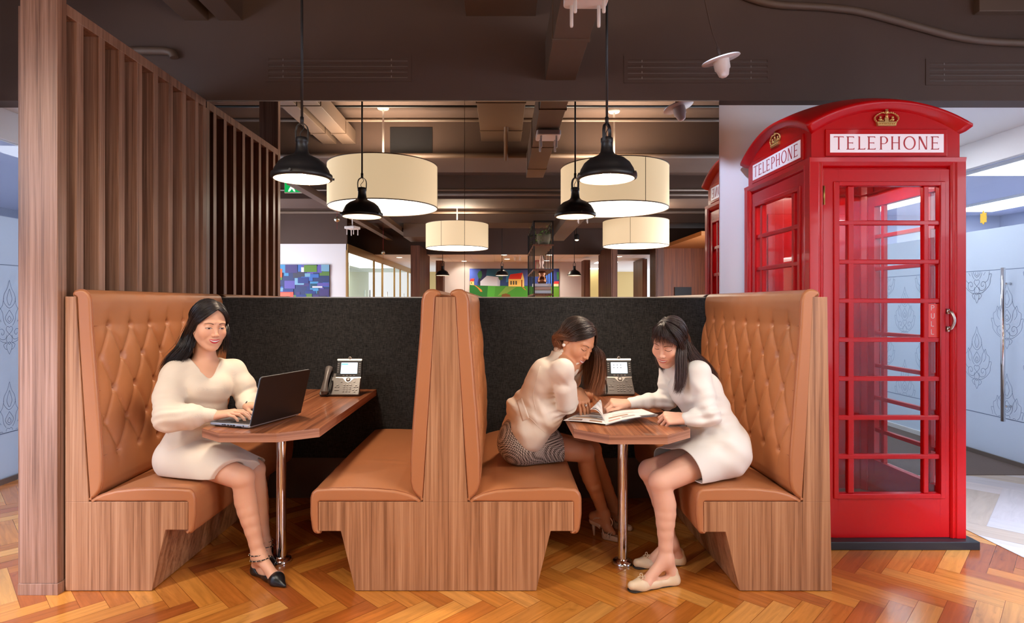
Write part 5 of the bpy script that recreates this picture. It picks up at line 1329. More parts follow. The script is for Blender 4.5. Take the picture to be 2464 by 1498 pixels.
def build_field(f, h, wins=(), smooth=1):
    # wins: (lo, hi, h) boxes meshed finer; the coarse skin is dropped inside them
    V_, Q = f.mesh(h); V_ = smoothverts(V_, Q, smooth) if smooth else V_
    keep = np.ones(len(Q), bool); c = V_[Q].mean(1)
    parts = []
    for lo, hi, hh in wins:
        lo = np.array(lo); hi = np.array(hi)
        keep &= ~np.all((c > lo) & (c < hi), 1)
        v, q = f.mesh(hh, lo-1.5*hh, hi+1.5*hh); parts.append((v, q))
    Q = Q[keep]
    used = np.unique(Q); mp = np.full(len(V_), -1); mp[used] = np.arange(len(used)); V_ = V_[used]; Q = mp[Q]
    for v, q in parts: Q = np.concatenate([Q, q+len(V_)]); V_ = np.concatenate([V_, v])
    return V_, Q
def np_object(name, V_, Q, m, parent=None, attrs=None, smooth=True):
    off = np.array(wloc(parent)) if parent is not None else np.zeros(3)
    me = bpy.data.meshes.new(name); Vl = (V_-off).astype(np.float32); k = Q.shape[1]
    me.vertices.add(len(Vl)); me.vertices.foreach_set('co', Vl.ravel())
    me.loops.add(Q.size); me.loops.foreach_set('vertex_index', Q.astype(np.int32).ravel())
    me.polygons.add(len(Q)); me.polygons.foreach_set('loop_start', np.arange(0, Q.size, k, dtype=np.int32)); me.polygons.foreach_set('use_smooth', np.full(len(Q), smooth))
    me.update(calc_edges=True); me.validate()
    for nm, arr in (attrs or {}).items():
        if arr.ndim == 2:
            at = me.attributes.new(nm, 'FLOAT_VECTOR', 'POINT'); at.data.foreach_set('vector', arr.astype(np.float32).ravel())
        else:
            at = me.attributes.new(nm, 'FLOAT', 'POINT'); at.data.foreach_set('value', arr.astype(np.float32))
    me.materials.append(m); o = bpy.data.objects.new(name, me); COL.objects.link(o)
    if parent is not None: o.parent = parent
    return o
# small arithmetic wrapper for shader maths
class E_:
    nt = None
    def __init__(s, k): s.k = k
    def _op(s, op, *o):
        n = E_.nt.nodes.new('ShaderNodeMath'); n.operation = op
        for i, v in enumerate((s,)+o):
            v = v.k if isinstance(v, E_) else v
            if isinstance(v, (int, float)): n.inputs[i].default_value = float(v)
            else: E_.nt.links.new(v, n.inputs[i])
        return E_(n.outputs[0])
    def __add__(s, o): return s._op('ADD', o)
    def __sub__(s, o): return s._op('SUBTRACT', o)
    def __mul__(s, o): return s._op('MULTIPLY', o)
    def __truediv__(s, o): return s._op('DIVIDE', o)
    def abs(s): return s._op('ABSOLUTE')
    def pow(s, o): return s.max(0)._op('POWER', o)
    def max(s, o): return s._op('MAXIMUM', o)
    def min(s, o): return s._op('MINIMUM', o)
    def inv(s): return E_(1.0)._op('SUBTRACT', s)
    def below(s, edge, soft):   # 1 where s < edge
        n = E_.nt.nodes.new('ShaderNodeMapRange'); n.interpolation_type = 'SMOOTHSTEP'
        d = s-edge if isinstance(edge, E_) else s-float(edge)
        E_.nt.links.new(d.k, n.inputs['Value']); n.inputs['From Min'].default_value = -soft; n.inputs['From Max'].default_value = soft
        n.inputs['To Min'].default_value = 1; n.inputs['To Max'].default_value = 0; return E_(n.outputs[0])
def skin_mat(name, skin, lip, eye_open=.0, smile=1., brow=(.02, .012, .01, 1), lipw=.024, stocking=None):
    m, nt, b = newmat(name); L = nt.links.new; E_.nt = nt
    at = nd(nt, 'ShaderNodeAttribute', attribute_name='hl'); sx = nd(nt, 'ShaderNodeSeparateXYZ'); L(at.outputs['Vector'], sx.inputs[0])
    x, y, z = (E_(sx.outputs[i]) for i in range(3)); ax = x.abs()
    face = (y*-1).below(-.03, .01)*ax.below(.075, .002)*z.below(.08, .002)*(z*-1).below(.12, .004)
    col = None
    def mixc(fac, c):
        nonlocal col
        n = nt.nodes.new('ShaderNodeMix'); n.data_type = 'RGBA'
        if isinstance(fac, E_): L(fac.k, n.inputs['Factor'])
        else: n.inputs['Factor'].default_value = fac
        if col is None: n.inputs['A'].default_value = skin
        else: L(col, n.inputs['A'])
        n.inputs['B'].default_value = c; col = n.outputs['Result']
    tc = nd(nt, 'ShaderNodeTexCoord'); ns = nd(nt, 'ShaderNodeTexNoise', Scale=14., Detail=4.); L(tc.outputs['Object'], ns.inputs['Vector'])
    mixc(E_(ns.outputs['Fac'])*.25, (skin[0]*.86, skin[1]*.74, skin[2]*.68, 1))
    # blush on cheeks and nose
    bl = ((ax-.040).pow(2) if False else ((ax-.040)*(ax-.040)+(z+.030)*(z+.030))*1.)
    mixc(bl.below(.0004, .0006)*face*.22, (skin[0]*1.0, skin[1]*.66, skin[2]*.6, 1))
    # eyelid shade, lash line, iris
    u = (ax-.0305)/.0150; k = (u*u).inv().max(0)
    zl = (z+.001); arc = k*.0035
    if eye_open > 0:
        top = k*.0034-.0005; bot = k*-.0036*eye_open-.0005
        ins = u.abs().below(1., .06)*face
        op = ins*zl.below(top, .0006)*(zl*-1).below(bot*-1, .0006)
        mixc(op, (.75, .70, .68, 1)); d = (u*u*.000225+(zl+.0005)*(zl+.0005))
        mixc(op*d.below(.000030, .000012), (.025, .014, .010, 1))
        mixc(ins*(zl-top).abs().below(.0013, .0006), (.015, .01, .01, 1))
        mixc(ins*(zl-bot).abs().below(.0005, .0005)*.6, (.12, .05, .04, 1))
    else:
        ins = u.abs().below(1.1, .08)*face; low = k*-.0045+.0005
        mixc(ins*(zl-low).abs().below(.0014, .0007), (.015, .01, .01, 1))
    mixc(u.abs().below(1.2, .3)*face*(zl-.0085-arc*.3).abs().below(.0012, .0012)*.35, (skin[0]*.45, skin[1]*.3, skin[2]*.25, 1))
    # brow
    v = (ax-.013)/.036; zb = (v*3.0).min(1.)*.004+.0195-(v-.6).max(0)*.012
    mixc((v-.5).abs().below(.5, .05)*(z-zb).abs().below((v*-.0014+.0028), .0012)*face*.85, brow)
    # mouth
    mu = x/lipw; mk = (mu*mu).inv().max(0); zm = mu*mu*.007*smile-.0625
    inm = mk.below(.0, .001).inv()*face
    up = zm+mk.pow(.6)*.0072; lo_ = zm-mk.pow(.65)*.0125
    lips = inm*z.below(up, .0007)*(z*-1).below(lo_*-1, .0007)
    mixc(lips, lip)
    tt = zm+mk*.0022; tb = zm-mk*.0052*max(smile, .2)
    teeth = inm*z.below(tt, .0005)*(z*-1).below(tb*-1, .0005)
    if smile > .5: mixc(teeth, (.80, .76, .73, 1))
    else: mixc(inm*(z-zm).abs().below(.0008, .0005), (lip[0]*.3, lip[1]*.3, lip[2]*.3, 1))
    # nostrils
    nx = (ax-.0068); nz = z+.0405
    mixc((nx*nx+nz*nz*1.5).below(.000006, .000006)*face*(y*-1).below(-.085, .004)*.75, (skin[0]*.2, skin[1]*.12, skin[2]*.1, 1))
    L(col, b.inputs['Base Color']); b.inputs['Roughness'].default_value = .46; b.inputs['Specular IOR Level'].default_value = .4
    b.inputs['Subsurface Weight'].default_value = .12; b.inputs['Subsurface Radius'].default_value = (.010, .004, .002); b.inputs['Subsurface Scale'].default_value = 1.
    return m
def headframe(o, yaw, pitch, roll=0):
    M_ = Matrix.Rotation(PI+math.radians(yaw), 3, 'Z') @ Matrix.Rotation(-math.radians(pitch), 3, 'X') @ Matrix.Rotation(math.radians(roll), 3, 'Y')
    return np.array(o, float), np.array(M_)
def head(f, fr, s=1., neck=None, ear=True, jaw=1.):
    o, R = fr
    def g(x, y, z): return o+R @ (np.array([x, y, z])*s)
    f.el(g(0, -.012, .036), np.array((.071, .090, .082))*s, R, .01)
    f.el(g(0, .022, -.018), np.array((.062, .064, .082))*s, R, .03*s)
    f.el(g(0, .030, -.060), np.array((.046, .048, .048))*s, R, .03*s)
    for q in (-1, 1):
        f.rc(g(.056*q, .000, -.040), g(.018*q, .060, -.100), .0150*s*jaw, .011*s, .030*s)
        f.el(g(.037*q, .057, -.030), np.array((.026, .025, .025))*s, R, .024*s)
        f.rc(g(.012*q, .081, .024), g(.044*q, .066, .023), .0062*s, .0055*s, .016*s)
    f.el(g(0, .064, -.101), np.array((.015, .0145, .0130))*s, R, .022*s)
    f.el(g(0, .078, -.062), np.array((.028, .014, .020))*s, R, .016*s)
    for q in (-1, 1):
        f.el(g(.031*q, .0985, .003), np.array((.016, .0135, .0100))*s, R, .012*s, 's')
        f.el(g(.0305*q, .0705, .001), np.array((.0150, .0150, .0125))*s, R, .004*s)
    f.rc(g(0, .086, .006), g(0, .1005, -.029), .0055*s, .0075*s, .014*s)
    f.el(g(0, .1015, -.0320), np.array((.0095, .0085, .0078))*s, R, .007*s)
    for q in (-1, 1):
        f.el(g(.0120*q, .0930, -.0355), np.array((.0060, .0086, .0062))*s, R, .005*s)
        if ear:
            f.el(g(.0735*q, -.012, -.006), np.array((.0065, .017, .029))*s, R, .006*s)
            f.el(g(.080*q, -.008, -.004), np.array((.004, .009, .016))*s, R, .005*s, 's')
    # lips
    for a, b_ in (((-.024, .0795, -.0565), (-.010, .0905, -.0590)), ((-.010, .0905, -.0590), (.010, .0905, -.0590)), ((.010, .0905, -.0590), (.024, .0795, -.0565))):
        f.rc(g(*a), g(*b_), .0026*s, .0033*s, .003*s) if a[0] < 0 else f.rc(g(*a), g(*b_), .0033*s, .0030*s, .003*s)
    for a, b_ in (((-.022, .079, -.0620), (-.008, .0875, -.0715)), ((-.008, .0875, -.0715), (.008, .0875, -.0715)), ((.008, .0875, -.0715), (.022, .079, -.0620))):
        f.rc(g(*a), g(*b_), .0030*s, .0040*s, .003*s)
    if neck is not None:
        f.rc(g(0, -.022, -.055), neck, .047*s, .050, .022)
    return g
def hand(f, W0, d, n, spread=.0205, curl=(.35, .5, .4), lens=1., thumb=(.6, .3), tscale=1., curls=None, side=1, sc=1.):
    # W0 wrist, d towards the knuckles, n palm normal; side=+1 puts the thumb on +t (t = n x d)
    W0 = np.array(W0, float); d = np.array(d, float); d /= np.linalg.norm(d); n = np.array(n, float); n -= d*(n @ d); n /= np.linalg.norm(n)
    t = np.cross(n, d)*side; tips = []
    L0 = np.array([.040, .044, .041, .032])*sc; L1 = np.array([.025, .028, .026, .019])*sc; L2 = np.array([.020, .021, .020, .017])*sc
    offs = np.array([1.45, .5, -.45, -1.35])*spread*sc; fwd = np.array([.080, .084, .079, .071])*sc; rad = np.array([.0082, .0084, .0079, .0070])*sc
    back = -n*.004
    for i in range(4):
        kn = W0+d*fwd[i]+t*offs[i]+back*(1-.3*abs(i-1.5))
        f.rc(W0+t*offs[i]*.45, kn, .0165*sc, .0108*sc, .012)
        cc = curl if curls is None else curls[i]
        p = kn; a = 0; fan = (t*offs[i]/np.linalg.norm(t*.1))*.5
        for j, (Lk, c) in enumerate(zip((L0[i], L1[i], L2[i]), cc)):
            a += c; v = d*math.cos(a)+n*math.sin(a)+(t*offs[i]*1.2 if j == 0 else t*0); v /= np.linalg.norm(v)
            q = p+v*Lk; f.rc(p, q, rad[i]*(1-.08*j), rad[i]*(1-.08*(j+1)), .0025 if j else .004); p = q
        tips.append(p)
    tb = W0+d*.018+t*.020*sc+n*.006; tk = tb+(d*math.cos(thumb[0])+t*math.sin(thumb[0]))*.040*sc*tscale+n*.012
    f.rc(W0+d*.01, tb, .016, .0135*sc, .012); f.rc(tb, tk, .0135*sc, .0098*sc, .010)
    a = thumb[1]; v = (d*math.cos(a)+t*math.sin(a)+n*.25); v /= np.linalg.norm(v); tm = tk+v*.028*sc*tscale; f.rc(tk, tm, .0096*sc, .0088*sc, .003)
    v2 = (d*math.cos(a*.4)+t*math.sin(a*.4)+n*.45); v2 /= np.linalg.norm(v2); te = tm+v2*.022*sc*tscale; f.rc(tm, te, .0088*sc, .0072*sc, .003)
    return tips
def strands(guides, n, width, rad, seed=1, taper=.25, jitter=.004, sides=4):
    # guides: list of polylines; each strand runs between two neighbouring guides with a small offset of its own
    rg = np.random.RandomState(seed); G = []
    K = 26
    for g in guides:
        c = catmull([Vector(tuple(p)) for p in g], 10); c = np.array([tuple(p) for p in c])
        L_ = np.r_[0, np.cumsum(np.linalg.norm(np.diff(c, axis=0), axis=1))]; s_ = np.linspace(0, L_[-1], K)
        G.append(np.stack([np.interp(s_, L_, c[:, i]) for i in range(3)], 1))
    V_, Q, T_ = [], [], []; base = 0
    for i in range(n):
        a = rg.uniform(0, len(G)-1.0001) if len(G) > 1 else 0; j = int(a); w = a-j
        p = G[j]*(1-w)+G[min(j+1, len(G)-1)]*w
        t = np.linspace(0, 1, K); o = rg.normal(0, 1, 3); wd = np.interp(t, np.linspace(0, 1, len(width)), width)
        ph = rg.uniform(0, 6.28, 3); wav = np.stack([np.sin(t*rg.uniform(2, 5)+ph[k]) for k in range(3)], 1)*jitter
        p = p+o[None, :]*wd[:, None]*.5+wav*t[:, None]
        e = rg.uniform(.86, 1.0); m = max(6, int(K*e)); p = p[:m]; t = t[:m]
        tg = np.gradient(p, axis=0); tg /= np.linalg.norm(tg, axis=1)[:, None]+1e-9
        up = np.cross(tg, np.array([.3, .2, .9])); up /= np.linalg.norm(up, axis=1)[:, None]+1e-9; sd = np.cross(tg, up)
        r = rad*rg.uniform(.6, 1.2)*np.clip(np.minimum(1, (1-np.linspace(0, 1, m))/taper), .08, 1)
        for k in range(sides):
            an = 2*PI*k/sides; V_.append(p+(up*math.cos(an)+sd*math.sin(an))*r[:, None])
        for q in range(m-1):
            for k in range(sides):
                k2 = (k+1) % sides; Q.append((base+k*m+q, base+k2*m+q, base+k2*m+q+1, base+k*m+q+1))
        T_.append(np.tile(t, sides)); base += m*sides
    return np.concatenate(V_), np.array(Q), np.concatenate(T_)
def hair_mat(name, root, tip, t0=.3, t1=.9, rough=.36):
    m, nt, b = newmat(name); L = nt.links.new
    at = nd(nt, 'ShaderNodeAttribute', attribute_name='t'); mr = nd(nt, 'ShaderNodeMapRange'); mr.inputs['From Min'].default_value = t0; mr.inputs['From Max'].default_value = t1
    L(at.outputs['Fac'], mr.inputs['Value']); mx = nt.nodes.new('ShaderNodeMix'); mx.data_type = 'RGBA'; L(mr.outputs[0], mx.inputs['Factor'])
    mx.inputs['A'].default_value = root; mx.inputs['B'].default_value = tip; L(mx.outputs['Result'], b.inputs['Base Color'])
    b.inputs['Roughness'].default_value = rough; b.inputs['Specular IOR Level'].default_value = .5
    return m
def scalp_guides(fr, s, part, pairs, infl=1.10, falls=None):
    # pairs: (root y on the part line, azimuth in degrees at ear level, fall points in world space)
    o, R = fr; c = np.array((0, -.012, .036)); r = np.array((.071, .090, .082))*infl
    out = []
    for y0, az, fall in pairs:
        a = math.radians(az); e = np.array((math.sin(a), math.cos(a), -.30)); e /= np.linalg.norm(e)
        q = np.array(((part-c[0])/r[0], (y0-c[1])/r[1], 0)); q[2] = math.sqrt(max(.02, 1-q[0]**2-q[1]**2)); q /= np.linalg.norm(q)
        om = math.acos(np.clip(q @ e, -1, 1)); pts = []
        for k in range(7):
            t = k/6; v = (math.sin((1-t)*om)*q+math.sin(t*om)*e)/max(math.sin(om), 1e-6); pts.append(o+R @ ((c+v*r*(1+.02*math.sin(PI*t)))*s))
        out.append(pts+[np.array(f_) for f_ in fall])
    return out
# ================================================================ people
SEATZ = .474
def npv(v): return np.array(tuple(v), float)
def PP(x, y, Y): return npv(P(x, y, Y))
def unit(v): v = np.array(v, float); return v/np.linalg.norm(v)
def leg(f, hip, knee, ankle, heel, toe, r=(.078, .056, .050, .046, .030), ball=.026):
    f.rc(hip, knee, r[0], r[1]*.96, .015)
    kn = np.array(knee); an = np.array(ankle); v = an-kn
    f.el(kn+np.array((0, 0, .0))+unit(np.array(toe)-np.array(heel))*.008, (.043, .043, .050), None, .02)
    bk = -unit(np.array(toe)-np.array(heel))
    calf = kn+v*.30+bk*.014
    f.chain([kn, kn+v*.12+bk*.004, kn+v*.22+bk*.010, calf, kn+v*.42+bk*.012, kn+v*.54+bk*.008, kn+v*.68+bk*.004, kn+v*.84, an], [.0485, .0465, .0475, .0485, .0465, .0420, .0360, .0315, .0300], .008)
    h = np.array(heel); t = np.array(toe); dd = unit(t-h)
    f.rc(an, h+np.array((0, 0, .028)), r[4]*.95, .026, .02)
    f.rc(an+dd*.008, t-dd*.085+np.array((0, 0, .024)), .027, ball*.86, .03); f.rc(h+dd*.012+np.array((0, 0, .024)), t-dd*.09+np.array((0, 0, .020)), .020, ball*.80, .02)
    f.rc(t-dd*.09+np.array((0, 0, .022)), t-dd*.05+np.array((0, 0, .020)), ball*.84, .014, .02)
def arm(f, sh, el, wr, r=(.043, .035, .022)):
    f.rc(sh, el, r[0], r[1], .01); m = np.array(el)*.6+np.array(wr)*.4; f.rc(el, m, r[1], r[1]*.95, .01); f.rc(m, wr, r[1]*.95, r[2], .01)
def hl(V_, fr, s): return ((V_-fr[0]) @ fr[1])/s
def folds(f, amp, dirs):
    def fn(x, y, z):
        w = .35*np.sin(17*x+9*z+3*y)+.3*np.sin(23*y-11*z+1.3); o = 0
        for (a, b_, c, fr_, am) in dirs: o = o+am*np.sin(fr_*(a*x+b_*y+c*z)+3*w)
        m = .5+.5*np.sin(8*x+6*z+5*y+1.)
        return o*amp*m
    f.disp(fn); return f

def wrinkle(f, lst):
    # local creases: (centre, direction across the creases, creases per metre, reach, depth)
    def fn(x, y, z):
        o = 0
        for c, d, fq, R_, am in lst:
            d = unit(d); dx, dy, dz = x-c[0], y-c[1], z-c[2]
            w = .6*np.sin(31*x+17*z)+.5*np.sin(27*y-19*z+2)
            sn = np.sin(2*PI*fq*(dx*d[0]+dy*d[1]+dz*d[2])+w); o = o+am*(np.abs(sn)**.8*np.sign(sn))*np.exp(-(dx*dx+dy*dy+dz*dz)/(R_*R_))
        return o
    f.disp(fn); return f
SKIN1 = skin_mat('skin_warm', hexc(226, 172, 142), hexc(196, 40, 56), eye_open=.9, smile=1., brow=hexc(70, 46, 38), lipw=.026)
SKIN2 = skin_mat('skin_tan', hexc(205, 146, 112), hexc(178, 92, 84), eye_open=0, smile=.9, brow=hexc(72, 46, 38), lipw=.026)
SKIN3 = skin_mat('skin_fair', hexc(228, 178, 154), hexc(196, 92, 90), eye_open=0, smile=1., brow=hexc(60, 42, 36), lipw=.027)
def knit(name, col, sc=420):
    m, nt, b = newmat(name); L = nt.links.new
    tc = nd(nt, 'ShaderNodeTexCoord'); mp = nd(nt, 'ShaderNodeMapping'); mp.inputs['Rotation'].default_value = (0, 0, .8); L(tc.outputs['Object'], mp.inputs[0])
    w = nd(nt, 'ShaderNodeTexWave', Scale=sc/6.28*2.2, Distortion=.6); w.inputs['Detail'].default_value = 1.; L(mp.outputs[0], w.inputs['Vector'])
    r = nd(nt, 'ShaderNodeMapRange'); r.inputs['To Min'].default_value = .965; r.inputs['To Max'].default_value = 1.01; L(w.outputs['Fac'], r.inputs['Value'])
    v = nd(nt, 'ShaderNodeVectorMath', operation='SCALE'); v.inputs[0].default_value = col[:3]; L(r.outputs[0], v.inputs['Scale']); L(v.outputs[0], b.inputs['Base Color'])
    bp = nd(nt, 'ShaderNodeBump', Strength=.13, Distance=.0010); L(w.outputs['Fac'], bp.inputs['Height']); L(bp.outputs[0], b.inputs['Normal'])
    b.inputs['Roughness'].default_value = .9; b.inputs['Sheen Weight'].default_value = .2; b.inputs['Specular IOR Level'].default_value = .2
    return m
KNIT = knit('cream_knit', hexc(228, 212, 194))
BLAZER = mat('cream_suiting', hexc(222, 208, 196), rough=.65, bump=.12, bscale=500, spec=.3)
WHITE_D = mat('white_crepe', hexc(232, 229, 226), rough=.6, bump=.08, bscale=400, spec=.3)
def hounds():
    m, nt, b = newmat('houndstooth'); L = nt.links.new
    tc = nd(nt, 'ShaderNodeTexCoord'); mp = nd(nt, 'ShaderNodeMapping'); mp.inputs['Rotation'].default_value = (.25, .35, .2); L(tc.outputs['Object'], mp.inputs[0])
    c = nd(nt, 'ShaderNodeTexChecker', Scale=150.); c.inputs['Color1'].default_value = hexc(66, 54, 50); c.inputs['Color2'].default_value = hexc(196, 182, 172); L(mp.outputs[0], c.inputs['Vector'])
    L(c.outputs['Color'], b.inputs['Base Color']); b.inputs['Roughness'].default_value = .8; return m
HOUNDS = hounds()
W['nude'] = mat('nude_patent', hexc(214, 182, 158), rough=.35)
W['beigeflat'] = mat('beige_leather', hexc(222, 196, 164), rough=.35)
W['blackleather'] = mat('black_leather', hexc(22, 22, 24), rough=.3)
W['sole'] = mat('dark_sole', hexc(40, 32, 28), rough=.6)
W['stud'] = mat('stud_metal', hexc(220, 200, 170), rough=.2, metal=1.)

def shoe_field(heel, toe, w0=.026, w1=.030, tip=.012, top=.055, pointed=False):
    # sole-and-upper volume on the floor from heel to toe
    f = Fld(); h = np.array(heel); t = np.array(toe); dd = unit(t-h); L_ = np.linalg.norm(t-h); up = np.array((0, 0, 1.))
    f.rc(h+up*.022+dd*.006, h+up*(top)+dd*.008, w0, w0*.95, .01)
    f.rc(h+up*.020, h+dd*L_*.45+up*.020, w0, w0*.90, .02)
    f.rc(h+dd*L_*.45+up*.020, h+dd*L_*.72+up*.020, w0*.90, w1, .02)
    f.rc(h+dd*L_*.72+up*.020, t-dd*tip+up*(tip+.004), w1, tip, .012)
    return f, h, t, dd, L_
def save_person(empty, f, fr, s, skin, h, wins, extra=None):
    V_, Q = build_field(f, h, wins); o = np_object('body', V_, Q, skin, empty, {'hl': hl(V_, fr, s)}); return o
def cloth(empty, name, f, m, h=.005, smooth=2, wins=()):
    V_, Q = build_field(f, h, wins, smooth); return np_object(name, V_, Q, m, empty)

def haircap(fr, s, masses, face=((0, .078, -.030), (.075, .088, .122)), infl=1.09, h=.0032):
    o, R = fr; g = lambda x, y, z: o+R @ (np.array([x, y, z])*s); cap = Fld()
    cap.el(g(0, -.012, .036), np.array((.071, .090, .082))*infl*s, R, .01)
    for a, b_, ra, rb in masses: cap.rc(g(*a), g(*b_), ra*s, rb*s, .03)
    cap.el(g(*face[0]), np.array(face[1])*s, R, .004, 's'); cap.rc(g(0, .10, -.06), g(0, .16, -.06), .075, .09, .006, 's')
    for q in (-1, 1): cap.rc(g(.062*q, .055, -.02), g(.066*q, .045, -.10), .026*s, .040*s, .004, 's')
    return build_field(cap, h, (), 1)
def make_hair(e, sets, m):
    Vs, Qs, Ts = [], [], []; n = 0
    for v, q, t in sets:
        Vs.append(v); Qs.append(q+n); Ts.append(np.zeros(len(v)) if t is None else t); n += len(v)
    return np_object('hair', np.concatenate(Vs), np.concatenate(Qs), m, e, {'t': np.concatenate(Ts)})
def surf_hit(o, px, py):
    # the point of a garment met by the sight line through a picture position
    r = Vector(((px-VX)/F, 1, -(py-VY)/F)); off = wloc(o)
    ok, loc, nrm, _ = o.ray_cast(Vector((0, 0, CH))-off, r.normalized())
    return (loc+off, nrm) if ok else (None, None)
def surf_patch(o, quad, t, name, m, n=8):
    bpy.context.view_layer.update(); off = wloc(o); b = MB(); top, bot = [], []
    for j in range(n+1):
        for i in range(n+1):
            u, v = i/n, j/n; a = Vector(quad[0]).lerp(Vector(quad[1]), u); c = Vector(quad[3]).lerp(Vector(quad[2]), u); p = a.lerp(c, v)
            h, nn = surf_hit(o, p.x, p.y)
            if h is None: return None
            e = min(u, 1-u, v, 1-v); top.append(h+nn*(t if e > 0 else t*.4)); bot.append(h-nn*.004)
    g = n+1; N = len(top)
    fs = [(j*g+i, j*g+i+1, (j+1)*g+i+1, (j+1)*g+i) for j in range(n) for i in range(n)]
    rim = [i for i in range(g)]+[j*g+n for j in range(1, g)]+[n*g+i for i in range(n-1, -1, -1)]+[j*g for j in range(n-1, 0, -1)]
    fs += [(rim[k], rim[(k+1) % len(rim)], rim[(k+1) % len(rim)]+N, rim[k]+N) for k in range(len(rim))]
    b.add(top+bot, fs, 0, True); return b.build(name, m, o)
def surf_line(o, pts, r, name, m):
    bpy.context.view_layer.update(); b = MB(); q = []
    for p in catmull([Vector(p) for p in pts], 6):
        h, nn = surf_hit(o, p.x, p.y)
        if h is not None: q.append(h+nn*r*.3)
    if len(q) > 2: b.tube(q, r, 6); return b.build(name, m, o)
# ---------------------------------------------------------------- woman with the laptop
def woman_laptop():
    e = thing('person', 'woman in a cream ribbed knit dress with long black hair, typing on the laptop', 'person', tuple(PP(450, 1150, 2.95)))
    hipR, hipL = PP(440, 1092, 2.86), PP(478, 1088, 3.03); pel = (hipR+hipL)/2
    knR, knL = PP(583, 1150, 2.76), PP(612, 1130, 2.95)
    anR, anL = PP(622, 1335, 2.77), PP(637, 1305, 2.97)
    heR, toR = np.array((-1.180, 2.805, .0)), np.array((-.985, 2.655, .0)); heL, toL = np.array((-1.215, 3.01, 0)), np.array((-1.128, 2.815, 0))
    wai = PP(478, 1000, 2.94); che = PP(487, 925, 2.92); shR, shL = PP(420, 897, 2.83), PP(562, 890, 3.03); nb = PP(492, 868, 2.945)
    ax_ = unit(shL-shR); fwd = unit(np.cross(ax_, (0, 0, 1.)))
    if fwd[1] > 0: fwd = -fwd
    s = 1.0; fr = headframe(PP(503, 781, 2.90), 47, 10, -2)
    elR, elL = PP(412, 1000, 2.70), PP(598, 965, 3.03); wrR = np.array((-1.352, 2.743, .772)); wrL = np.array((-1.275, 2.925, .785))
    f = Fld()
    f.rc(hipR, hipL, .085, .085, .02); f.rc(pel, wai, .105, .088, .04); f.rc(wai, che, .088, .098, .04); f.rc(che-ax_*.05, che+ax_*.05, .085, .085, .03)
    f.rc(shR, shL, .040, .040, .04); f.rc(nb-np.array((0, 0, .02)), shR, .04, .035, .03); f.rc(nb-np.array((0, 0, .02)), shL, .04, .035, .03)
    g = head(f, fr, s, neck=nb)
    for a in (shR, shL): f.rc(nb+fwd*.042-np.array((0, 0, .014)), nb+(a-nb)*.55+fwd*.030-np.array((0, 0, .006)), .008, .008, .02)   # collar bones
    f.rc(nb, che+np.array((0, 0, .05)), .050, .070, .03)
    f.cut((0, 0, SEATZ+.002), (0, 0, -1.))
    leg(f, hipR, knR, anR, heR, toR); leg(f, hipL, knL, anL, heL, toL)
    arm(f, shR, elR, wrR, (.038, .034, .0215)); arm(f, shL, elL, wrL, (.038, .034, .0215))
    f.ops = [o for o in f.ops if o[0] != 'c']+[]
    # typing hands
    dR = unit((.95, .0, .13)); hand(f, wrR, dR, (0.05, 0.15, -1), curls=[(.18, .50, .35), (.25, .55, .35), (.30, .6, .4), (.34, .6, .4)], side=-1 if np.cross((0, 0, -1), dR)[1] < 0 else 1, thumb=(.5, .25))
    dL = unit((.70, -.30, .05)); hand(f, wrL, dL, (0, 0, -1), curl=(.25, .5, .4), side=1, sc=.95)
    lo, hi = fr[0]-.135, fr[0]+.135
    wins = [(lo+np.array((0, 0, -.05)), hi, .0018), (wrR+np.array((-.03, -.075, -.06)), wrR+np.array((.20, .08, .07)), .0020), (wrL+np.array((-.03, -.10, -.06)), wrL+np.array((.18, .06, .06)), .0025)]
    save_person(e, f, fr, s, SKIN1, .0042, wins)
    # dress: body and balloon sleeves
    d = Fld(); up = np.array((0, 0, 1.))
    d.rc(hipR+up*.01, hipL+up*.01, .112, .108, .03); d.rc(pel+up*.03, wai-up*.02, .125, .112, .04)
    d.rc(wai-ax_*.03-up*.045, wai+ax_*.03-up*.045, .105, .105, .02)
    d.rc(wai-ax_*.03, che-ax_*.045, .092, .092, .05); d.rc(wai+ax_*.03, che+ax_*.045, .092, .092, .05)
    for q in (-1, 1): d.el(che+ax_*.055*q+fwd*.062-up*.015, (.055, .055, .052), None, .05)
    d.rc(shR-up*.008, shL-up*.008, .050, .050, .04); d.rc(nb-up*.035, shR, .055, .044, .04); d.rc(nb-up*.035, shL, .055, .044, .04); d.rc(che, nb-up*.05, .09, .07, .05)
    elRo = elR+np.array((-.005, -.01, -.005)); mR = (shR+elRo)/2
    d.chain([shR, mR+np.array((-.01, -.01, 0)), elRo, (elRo+wrR)/2+np.array((.0, 0, -.002)), wrR+(elR-wrR)*.22], [.052, .060, .062, .056, .034], .03)
    d.rc(wrR+(elR-wrR)*.22, wrR+(elR-wrR)*.07, .034, .0335, .008)
    mL = (shL+elL)/2
    d.chain([shL, mL+np.array((.01, 0, 0)), elL, (elL+wrL)/2, wrL+(elL-wrL)*.22], [.050, .056, .056, .050, .033], .03)
    d.rc(wrL+(elL-wrL)*.22, wrL+(elL-wrL)*.08, .033, .031, .008)
    folds(d, .0035, [(.3, .2, .9, 60, 1.), (.7, -.5, .4, 45, .8)])
    wrinkle(d, [(elR, elR-shR, 32, .08, .0045), (elL, elL-shL, 30, .07, .004), ((elR+wrR)/2, wrR-elR, 26, .06, .003), (wai-up*.05, (.2, 0, 1), 22, .16, .0045), (shR+(che-shR)*.4, (.5, .2, -.8), 24, .08, .003), (pel, (.6, -.2, .8), 16, .2, .003)])
    # V neck
    A = che+fwd*.115+np.array((0, 0, .035)); nk = nb+np.array((0, 0, .055))
